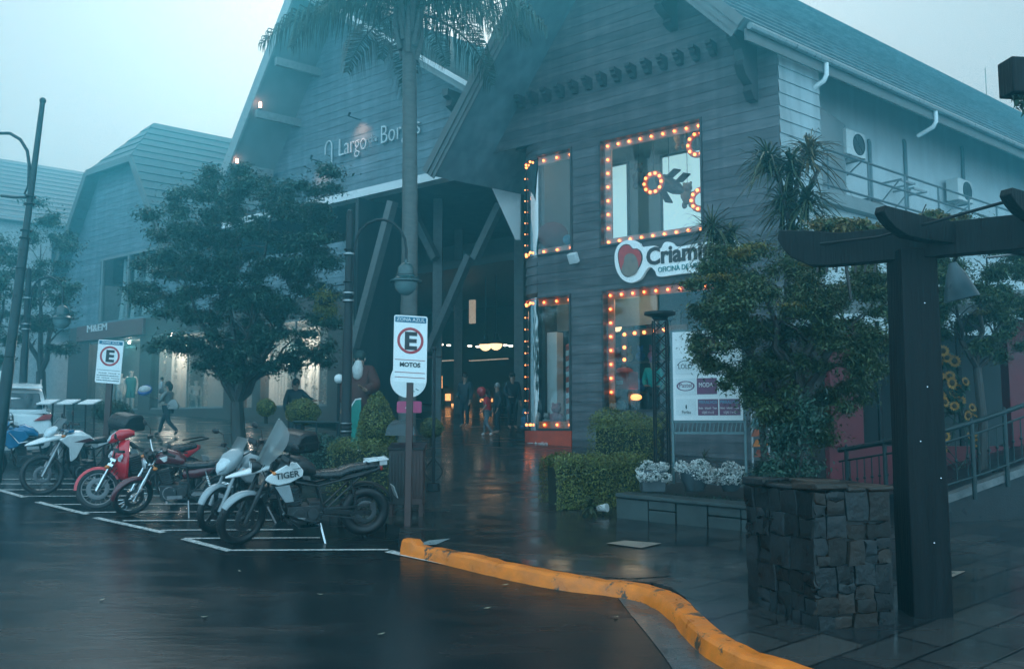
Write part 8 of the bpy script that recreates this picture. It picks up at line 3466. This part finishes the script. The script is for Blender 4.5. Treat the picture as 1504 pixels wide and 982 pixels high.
# bearded robed statue beside the lamp pole
b = GX(527, 20.5, KH)
hz = z_at(b, 516) - b.z
ROBE = mat('dark red brown robe', (0.09, 0.025, 0.02), 0.7, var=0.3, scale=4)
BEARD = mat('white beard', (0.66, 0.66, 0.64), 0.8, var=0.15, scale=20, bump=0.5, bscale=18)
st, M, J = figure('statue', 'tall bearded old man statue in dark red robe beside the lamp pole', 'statue', b, hz, R(175),
                  dict(wr=(-.10, .16, .62), hr=(-.08, .19, .64), er=(-.16, .04, .66)), SKIN,
                  [('robe', TOP + ['hpl', 'hpr', 'kl', 'kr', 'al', 'ar'], 1.35, .030, ROBE)], mat('dark green cap', (0.02, 0.05, 0.05), 0.7), 0.0, beard=BEARD)
m = MB()
c = M @ Vector((.02, .13, .30))
u_ = (M.to_3x3() @ Vector((-1, 0, 0))).normalized()
f_ = (M.to_3x3() @ Vector((0, 1, 0))).normalized()
q = [(-.17, .62), (-.05, .60), (.12, .3), (.2, -.25), (.15, -.56), (-.2, -.6)]
m.prism([c + u_ * (-x) + Z * (z_ * 0.9) for x, z_ in q], f_ * 0.05)
m.build('green_panel', mat('green enamel', (0.01, 0.22, 0.17), 0.35, var=0.2), st, bevel=0.02)
m = MB()
m.tube([c + u_ * (-x * 1.02) + Z * (z_ * 0.92) + f_ * 0.03 for x, z_ in q], 0.02, 6)
m.build('pale_border', WHITE, st)
# white hand rail post knob left of the lamp pole
t_ = thing('bollard_lamp', 'thin dark post with white knob left of the lamp pole', 'post', GX(496, 19.5, KH))
bb = GX(496, 19.5, KH)
m = MB()
m.tube([bb, Vector((bb.x, bb.y, z_at(bb, 560)))], 0.035, 8)
m.build('shaft', BLACKM, t_)
m = MB()
m.ball(Vector((bb.x, bb.y, z_at(bb, 556))), 0.10, n=9)
m.build('knob', WHITE, t_)
# low rail by the planting
t_ = thing('low_rail', 'low dark metal rail in front of the round clipped bush', 'rail', GX(430, 17.9, KH))
m = MB()
a, b_ = P(430, 619, 17.9), P(500, 620, 17.9)
m.tube([a, b_], 0.025, 6)
for p in (a, a.lerp(b_, 0.5), b_):
    m.tube([p, Vector((p.x, p.y, gz(0, p.y) + KH - 0.02))], 0.022, 6)
m.build('tube', GREENM, t_)

# ------------------------------------------------------------------ inside the corner shop
# upper room: bright end windows, marquee rings, dark figures
def lit_panel(pts, n_, lb):
    s0_, z1_ = FS(*pts[0], n_)
    s1_, z0_ = FS(*pts[1], n_)
    m = MB()
    quad_box(m, n_, n_ + 0.04, s0_, s1_, z0_, z1_)
    fr = m.build('bright_window', DAYPANE, shop)
    m = MB()
    for a, b_, c_, d_ in ((s0_ - 0.07, s0_ - 0.002, z0_ - 0.07, z1_ + 0.07), (s1_ + 0.002, s1_ + 0.07, z0_ - 0.07, z1_ + 0.07), (s0_, s1_, z1_ + 0.002, z1_ + 0.07), (s0_, s1_, z0_ - 0.07, z0_ - 0.002)):
        quad_box(m, n_ - 0.03, n_ + 0.045, a, b_, c_, d_)
    m.build('window_frame', TIMBER, fr)


lit_panel(((893, 247), (922, 352)), nW + 3.2, '')
lit_panel(((973, 232), (1033, 345)), nW + 3.3, '')
lit_panel(((796, 285), (822, 340)), nW + 3.6, '')
for px, py, r_, lb in ((960, 269, 0.24, 'round ring of warm bulbs in the middle of the upper window'), (1026, 212, 0.26, 'round ring of warm bulbs at the upper right corner of the upper window'),
                       (1030, 293, 0.24, 'round ring of warm bulbs at the lower right of the upper window')):
    n_ = nW + 0.9
    c = F(n_, *FS(px, py, n_))
    t_ = thing('light_ring', lb, 'light ring', c, 'bulb rings in the upper window')
    Mr = Matrix((U, Z, -N)).transposed()
    m = MB()
    m.torus(c, r_, 0.075, Mr, 30, 8, rz=0.04)
    m.build('ring', mat('orange ring enamel', (0.6, 0.16, 0.07), 0.4, var=0.1), t_)
    m = MB()
    for k in range(10):
        a = k * math.pi / 5
        p = c + (U * math.cos(a) + Z * math.sin(a)) * r_ - N * 0.055
        bulb(p, t_, 0.038)
    m.tube([c + Z * (r_ + 0.05), c + Z * (W2[3] + 0.48 - c.z)], 0.008, 4)
    m.build('cord', BLACKM, t_)
n_ = nW + 1.6
t_ = thing('toy_airplane', 'dark model aeroplane hanging behind the middle bulb ring in the upper window', 'model aeroplane', F(n_, *FS(985, 275, n_)))
m = MB()
A_, B_ = F(n_, *FS(965, 262, n_)), F(n_, *FS(1010, 285, n_))
m.tube([A_, A_.lerp(B_, 0.2), A_.lerp(B_, 0.6), B_], [0.10, 0.2, 0.18, 0.03], 10)
m.build('fuselage', BPLAST, t_)
for (pa, pb_) in (((985, 262), (1002, 252)), ((1000, 268), (1016, 258)), ((975, 280), (990, 300))):
    m = MB()
    m.bar(F(n_ - 0.1, *FS(*pa, n_)), F(n_ - 0.25, *FS(*pb_, n_)), 0.22, 0.03)
    m.build('wing', BPLAST, t_)
m = MB()
m.tube([A_.lerp(B_, 0.4), A_.lerp(B_, 0.4) + Z * (W2[3] + 0.48 - A_.lerp(B_, 0.4).z)], 0.008, 4)
m.build('cord', BLACKM, t_)
for px, py, lb, col in ((1010, 290, 'brown plush bear riding in the upper window by the right bulb ring', (0.25, 0.14, 0.09)), (938, 262, 'dark plush toy hanging left of the middle bulb ring', (0.05, 0.06, 0.065)),
                        (1000, 205, 'pale plush toy hanging near the top right of the upper window', (0.4, 0.33, 0.28))):
    n_ = nW + 1.2
    c = F(n_, *FS(px, py, n_))
    t_ = thing('plush_toy', lb, 'plush toy', c, 'plush toys in the shop')
    pm = mat('plush ' + lb[:5] + str(px), col, 0.9, var=0.25, scale=20, bump=0.4, bscale=30)
    m = MB()
    m.ball(c, 0.15, (1, 0.8, 1.2), 8)
    for sx in (1, -1):
        m.ball(c + U * 0.13 * sx + Z * 0.05, 0.06, (1, 1, 1.4), 6)
        m.ball(c + U * 0.09 * sx - Z * 0.18, 0.07, (1, 1, 1.3), 6)
    m.build('body', pm, t_)
    m = MB()
    m.ball(c + Z * 0.25, 0.12, n=8)
    for sx in (1, -1):
        m.ball(c + U * 0.09 * sx + Z * 0.35, 0.04, n=5)
    m.ball(c + Z * 0.23 - N * 0.11, 0.045, n=5)
    m.build('head', pm, t_)
    m = MB()
    m.tube([c + Z * 0.36, c + Z * (W2[3] + 0.48 - c.z)], 0.006, 4)
    m.build('cord', BLACKM, t_)
# corner upper display: red ball chair
n_ = nW + 0.9
c = F(n_, *FS(812, 348, n_))
t_ = thing('egg_chair', 'dull red rounded chair in the upper curved window', 'chair', c)
m = MB()
m.ball(c + Z * 0.05, 0.42, (1, 0.8, 0.85), 10)
m.build('shell', mat('dull red upholstery', (0.22, 0.05, 0.05), 0.7, var=0.1), t_)
m = MB()
m.tube([c - Z * 0.3, Vector((c.x, c.y, zm + 0.12))], 0.05, 6)
m.lathe([(0.001, 0), (0.25, 0), (0.25, 0.03), (0.001, 0.05)], Vector((c.x, c.y, zm + 0.10)), None, 16)
m.build('base', GALV, t_)
c = F(n_, *FS(834, 352, n_))
m = MB()
m.ball(c, 0.14, n=8)
m.tube([c, Vector((c.x, c.y, zm + 0.1))], 0.02, 5)
tag(m.build('blue_ball', mat('blue ball', (0.03, 0.25, 0.38), 0.4), None), 'small blue ball on a stick in the upper curved window', 'ball')

# ground floor corner display: white column panel, striped pole, plush toys, wheel emblem
n_ = nW + 1.0
s0_, z1_ = FS(796, 489, n_)
s1_, z0_ = FS(818, 588, n_)
m = MB()
quad_box(m, n_, n_ + 0.3, s0_, s1_, z0_ - 0.4, z1_)
tag(m.build('display_column', WHITE, None, bevel=0.01), 'plain white display column in the lower curved window', 'display column')
t_ = thing('striped_pole', 'red and white striped candy pole at the right of the lower curved window', 'striped pole', F(nW + 0.55, FS(837, 600, nW + 0.55)[0], zb + 0.1))
sP = FS(836, 560, nW + 0.55)[0]
zp1 = FS(836, 505, nW + 0.55)[1]
for k in range(18):
    m = MB()
    za, zb2 = zb + 0.25 + (zp1 - zb - 0.25) * k / 18, zb + 0.25 + (zp1 - zb - 0.25) * (k + 1) / 18
    ctr = F(nW + 0.55, sP, 0)
    nn_ = 12
    r0_ = [ctr + Vector((0.085 * math.cos(a), 0.085 * math.sin(a), za + 0.045 * math.cos(a - 0.5))) for a in [2 * math.pi * j / nn_ for j in range(nn_)]]
    r1_ = [ctr + Vector((0.085 * math.cos(a), 0.085 * math.sin(a), zb2 + 0.045 * math.cos(a - 0.5))) for a in [2 * math.pi * j / nn_ for j in range(nn_)]]
    m.loft([r0_, r1_])
    m.build('stripe', REDP if k % 2 else WHITE, t_)
m = MB()
n2_ = nW + 1.35
c = F(n2_, *FS(810, 468, n2_))
Mr = Matrix((U, Z, -N)).transposed()
m.torus(c, 0.17, 0.02, Mr, 24, 6)
for a in (0.5, 2.6, 4.7):
    m.bar(c, c + (U * math.cos(a) + Z * math.sin(a)) * 0.16, 0.03, 0.02, N)
m.tube([c + Z * 0.17, c + Z * (zm - 0.1 - c.z)], 0.008, 4)
tag(m.build('wheel_emblem', mat('dull grey wheel', (0.1, 0.1, 0.1), 0.5), None), 'thin three spoked wheel emblem above the white display column', 'emblem')
m = MB()
quad_box(m, nW + 1.45, nW + 1.5, FS(792, 470, nW + 1.4)[0], s_c - 3.9, FS(800, 488, nW + 1.4)[1], zm - 0.1)
m.build('display_backdrop', ROOMW, shop)
m = MB()
quad_box(m, nW + 0.42, nW + 2.0, s_l - 0.3, W3[1] + 0.3, zb + 0.12, W3[2] + 0.02)
m.build('display_floor', mat('dark display floor', (0.05, 0.04, 0.04), 0.5), shop)
for px, py, lb, col, sz in ((784, 602, 'grey and white plush toy standing left in the lower curved window', (0.35, 0.38, 0.4), 1.2), (817, 610, 'pink striped plush toy at the right of the lower curved window', (0.45, 0.18, 0.22), 1.1),
                            (773, 618, 'small blue plush toy at the left edge of the lower curved window', (0.03, 0.12, 0.2), 0.9), (803, 622, 'small white plush toy in the middle of the lower curved window', (0.5, 0.5, 0.48), 0.7)):
    n_ = nW + 0.5
    c = F(n_, *FS(px, py, n_))
    t_ = thing('plush_toy', lb, 'plush toy', Vector((c.x, c.y, W3[2] + 0.02)), 'plush toys in the shop')
    k_ = sz
    c = Vector((c.x, c.y, W3[2] + 0.02 + 0.24 * k_))
    pm = mat('plush colour ' + str(px), col, 0.9, var=0.3, scale=20, bump=0.4, bscale=30)
    m = MB()
    m.ball(c, 0.15 * k_, (1, 0.8, 1.2), 8)
    for sx in (1, -1):
        m.ball(c + (U * 0.13 * sx + Z * 0.05) * k_, 0.06 * k_, (1, 1, 1.4), 6)
        m.ball(c + (U * 0.09 * sx - Z * 0.17) * k_ - N * 0.06, 0.07 * k_, (1, 1.3, 1), 6)
    m.build('body', pm, t_)
    m = MB()
    m.ball(c + Z * 0.25 * k_, 0.12 * k_, n=8)
    for sx in (1, -1):
        m.ball(c + (U * 0.09 * sx + Z * 0.35) * k_, 0.04 * k_, n=5)
    m.ball(c + Z * 0.23 * k_ - N * 0.11 * k_, 0.045 * k_, n=5)
    m.build('head', pm, t_)
# big ground floor window: bulb arch, toy machine, assistant in teal
n_ = nW + 1.5
arch = thing('bulb_arch', 'dark frame with a corner of warm bulbs inside the large lower window', 'light frame', F(n_, *FS(915, 600, n_)))
m = MB()
a, b_, c_ = F(n_, *FS(917, 600, n_)), F(n_, *FS(917, 491, n_)), F(n_, *FS(1010, 480, n_))
m.bar(a, b_, 0.16, 0.06, N)
m.bar(b_, c_, 0.16, 0.06, N)
m.build('board', mat('dark arch board', (0.10, 0.06, 0.04), 0.5), arch)
for px, py in ((917, 491), (932, 489), (946, 488), (960, 486), (975, 484), (917, 510), (917, 528), (917, 546)):
    bulb(F(n_ - 0.06, *FS(px, py, n_ - 0.06)), arch, 0.045)
n_ = nW + 1.0
t_ = thing('toy_machine', 'red topped glass toy machine in the large lower window', 'toy machine', F(n_, FS(917, 600, n_)[0], zb + 0.05))
s_m = FS(917, 560, n_)[0]
zA, zB_ = FS(917, 572, n_)[1], FS(917, 546, n_)[1]
m = MB()
quad_box(m, n_ - 0.25, n_ + 0.25, s_m - 0.26, s_m + 0.26, zA, zB_)
m.ball(F(n_, s_m, zB_), 0.24, (1, 0.9, 0.5), 9)
m.build('top', REDP, t_, bevel=0.04)
m = MB()
quad_box(m, n_ - 0.24, n_ + 0.24, s_m - 0.25, s_m + 0.25, zA - 0.42, zA - 0.003)
m.build('cabinet', mat('grey machine case', (0.12, 0.14, 0.15), 0.3, var=0.3, scale=6), t_, bevel=0.02)
m = MB()
quad_box(m, n_ - 0.2, n_ + 0.2, s_m - 0.2, s_m + 0.2, zb + 0.05, zA - 0.423)
m.build('base', BPLAST, t_)
m = MB()
quad_box(m, n_ - 0.262, n_ - 0.252, s_m - 0.1, s_m + 0.12, zA + 0.12, zA + 0.22)
m.build('label_plate', WHITE, t_)
t_ = thing('lit_lantern', 'glowing orange lantern between the toy machine and the assistant in teal', 'lantern', F(n_, *FS(934, 583, n_)))
c = F(n_, *FS(934, 583, n_))
m = MB()
m.ball(c, 0.10, (1.5, 1, 0.8), 8)
m.build('glow', BULBD, t_)
m = MB()
m.tube([c - Z * 0.08, Vector((c.x, c.y, zb + 0.05))], 0.03, 6)
m.build('stand', BLACKM, t_)
t_ = thing('pale_disc_toy', 'round pale blue disc toy below the toy machine', 'toy', F(n_ - 0.3, *FS(913, 597, n_ - 0.3)))
c = F(n_ - 0.3, *FS(913, 597, n_ - 0.3))
m = MB()
m.lathe([(0.001, 0), (0.15, 0), (0.15, 0.05), (0.001, 0.05)], c, Matrix((U, Z, -N)).transposed(), 22)
m.build('disc', mat('pale blue toy', (0.15, 0.35, 0.4), 0.4), t_)
m = MB()
m.torus(c, 0.155, 0.02, Matrix((U, Z, -N)).transposed(), 24, 6)
m.tube([c - Z * 0.16, Vector((c.x, c.y, zb + 0.05))], 0.03, 6)
m.build('rim', BPLAST, t_)
n_ = nW + 0.85
s_a = FS(960, 580, n_)[0]
hA = 1.62
zA_ = FS(958, 524, n_)[1]
figure('person', 'assistant in teal top with lilac hair inside the large lower window', 'person', F(n_, s_a, zA_ - hA), hA, math.pi - 0.67 + 0.4,
       dict(wl=(.10, .16, .56), hl=(.06, .2, .56), wr=(-.10, .15, .55), hr=(-.06, .19, .55)), SKIN,
       [('top', TOP, 1.08, .012, mat('bright teal knit', (0.01, 0.42, 0.36), 0.7, var=0.1)), ('trousers', TROU, 1.0, .010, c_jean)], mat('lilac hair', (0.28, 0.16, 0.34), 0.7, var=0.2, scale=25), .10)
m = MB()
quad_box(m, nW + 0.5, nW + 1.9, FS(925, 600, nW + 0.8)[0], s_c - 0.3, zb + 0.03, zA_ - hA - 0.002)
m.build('platform', DARKI, shop)
# pendant half globe in the big window
n_ = nW + 1.8
c = F(n_, *FS(906, 480, n_))
t_ = thing('pendant_lamp', 'small warm pendant lamp at the left inside the large lower window', 'pendant lamp', c, 'half globe pendant lamps')
m = MB()
m.lathe([(0.001, -0.13), (0.08, -0.11), (0.12, -0.05), (0.13, 0), (0.001, 0)], c, None, 14)
m.build('globe', LAMPW, t_)
m = MB()
m.lathe([(0.15, 0.003), (0.14, 0.03), (0.04, 0.10), (0.001, 0.10)], c, None, 14)
m.tube([c + Z * 0.1, c + Z * (zm - 0.09 - c.z)], 0.012, 5)
m.build('cap', BLACKM, t_)

# unseen point lights added to brighten the shop rooms beyond the bulbs
for n_, px, py, e in ((nW + 0.7, 930, 440, 22), (nW + 0.6, 822, 450, 9), (nW + 0.7, 950, 195, 20), (nW + 0.6, 822, 236, 8)):
    L_ = point(F(n_, *FS(px, py, n_)), e, (1.0, 0.66, 0.40), 0.35)
    L_.parent = shop
    L_.location = L_.location - ROOTM[shop.name]

# shelf of toys at the back of the large lower window
n_ = nW + 2.6
sS0, sS1 = FS(893, 500, n_)[0], FS(1000, 500, n_)[0]
t_ = thing('display_shelf', 'dark shelf unit with coloured toys behind the large lower window', 'shelf', F(n_, (sS0 + sS1) / 2, zb + 0.05))
zSh = [FS(940, py, n_)[1] for py in (575, 530, 487)]
for zS in zSh:
    m = MB()
    quad_box(m, n_, n_ + 0.35, sS0, sS1, zS - 0.04, zS)
    m.build('shelf_board', mat('shelf wood', (0.12, 0.07, 0.045), 0.5, var=0.2), t_)
for s_ in (sS0 - 0.05, sS1):
    m = MB()
    quad_box(m, n_, n_ + 0.36, s_, s_ + 0.05, zb + 0.05, zSh[-1] + 0.4)
    m.build('side_panel', mat('shelf wood', (0.12, 0.07, 0.045), 0.5), t_)
cols = (('red', (0.5, 0.03, 0.03)), ('yellow', (0.55, 0.35, 0.03)), ('blue', (0.03, 0.12, 0.4)), ('pink', (0.5, 0.12, 0.22)), ('green', (0.04, 0.25, 0.08)), ('white', (0.55, 0.55, 0.52)))
for r_, zS in enumerate(zSh):
    for k, (nm, col) in enumerate(cols):
        s_ = sS0 + (sS1 - sS0) * (k + 0.5) / 6
        c = F(n_ + 0.15, s_, zS)
        m = MB()
        hh = 0.14 + 0.03 * ((k * 3 + r_) % 3)
        m.ball(c + Z * hh * 0.8, hh * 0.8, (1, 0.8, 1), 7)
        m.ball(c + Z * hh * 1.9, hh * 0.55, n=7)
        for sx in (1, -1):
            m.ball(c + Z * hh * 2.4 + U * sx * hh * 0.4, hh * 0.2, n=5)
        o = m.build('toy', mat('toy ' + nm, col, 0.7, var=0.2, scale=15), None)
        tag(o, 'small %s toy on the %s board of the shelf behind the large lower window' % (nm, ('lowest', 'middle', 'topmost')[r_]), 'toy', 'toys on the shop shelf')
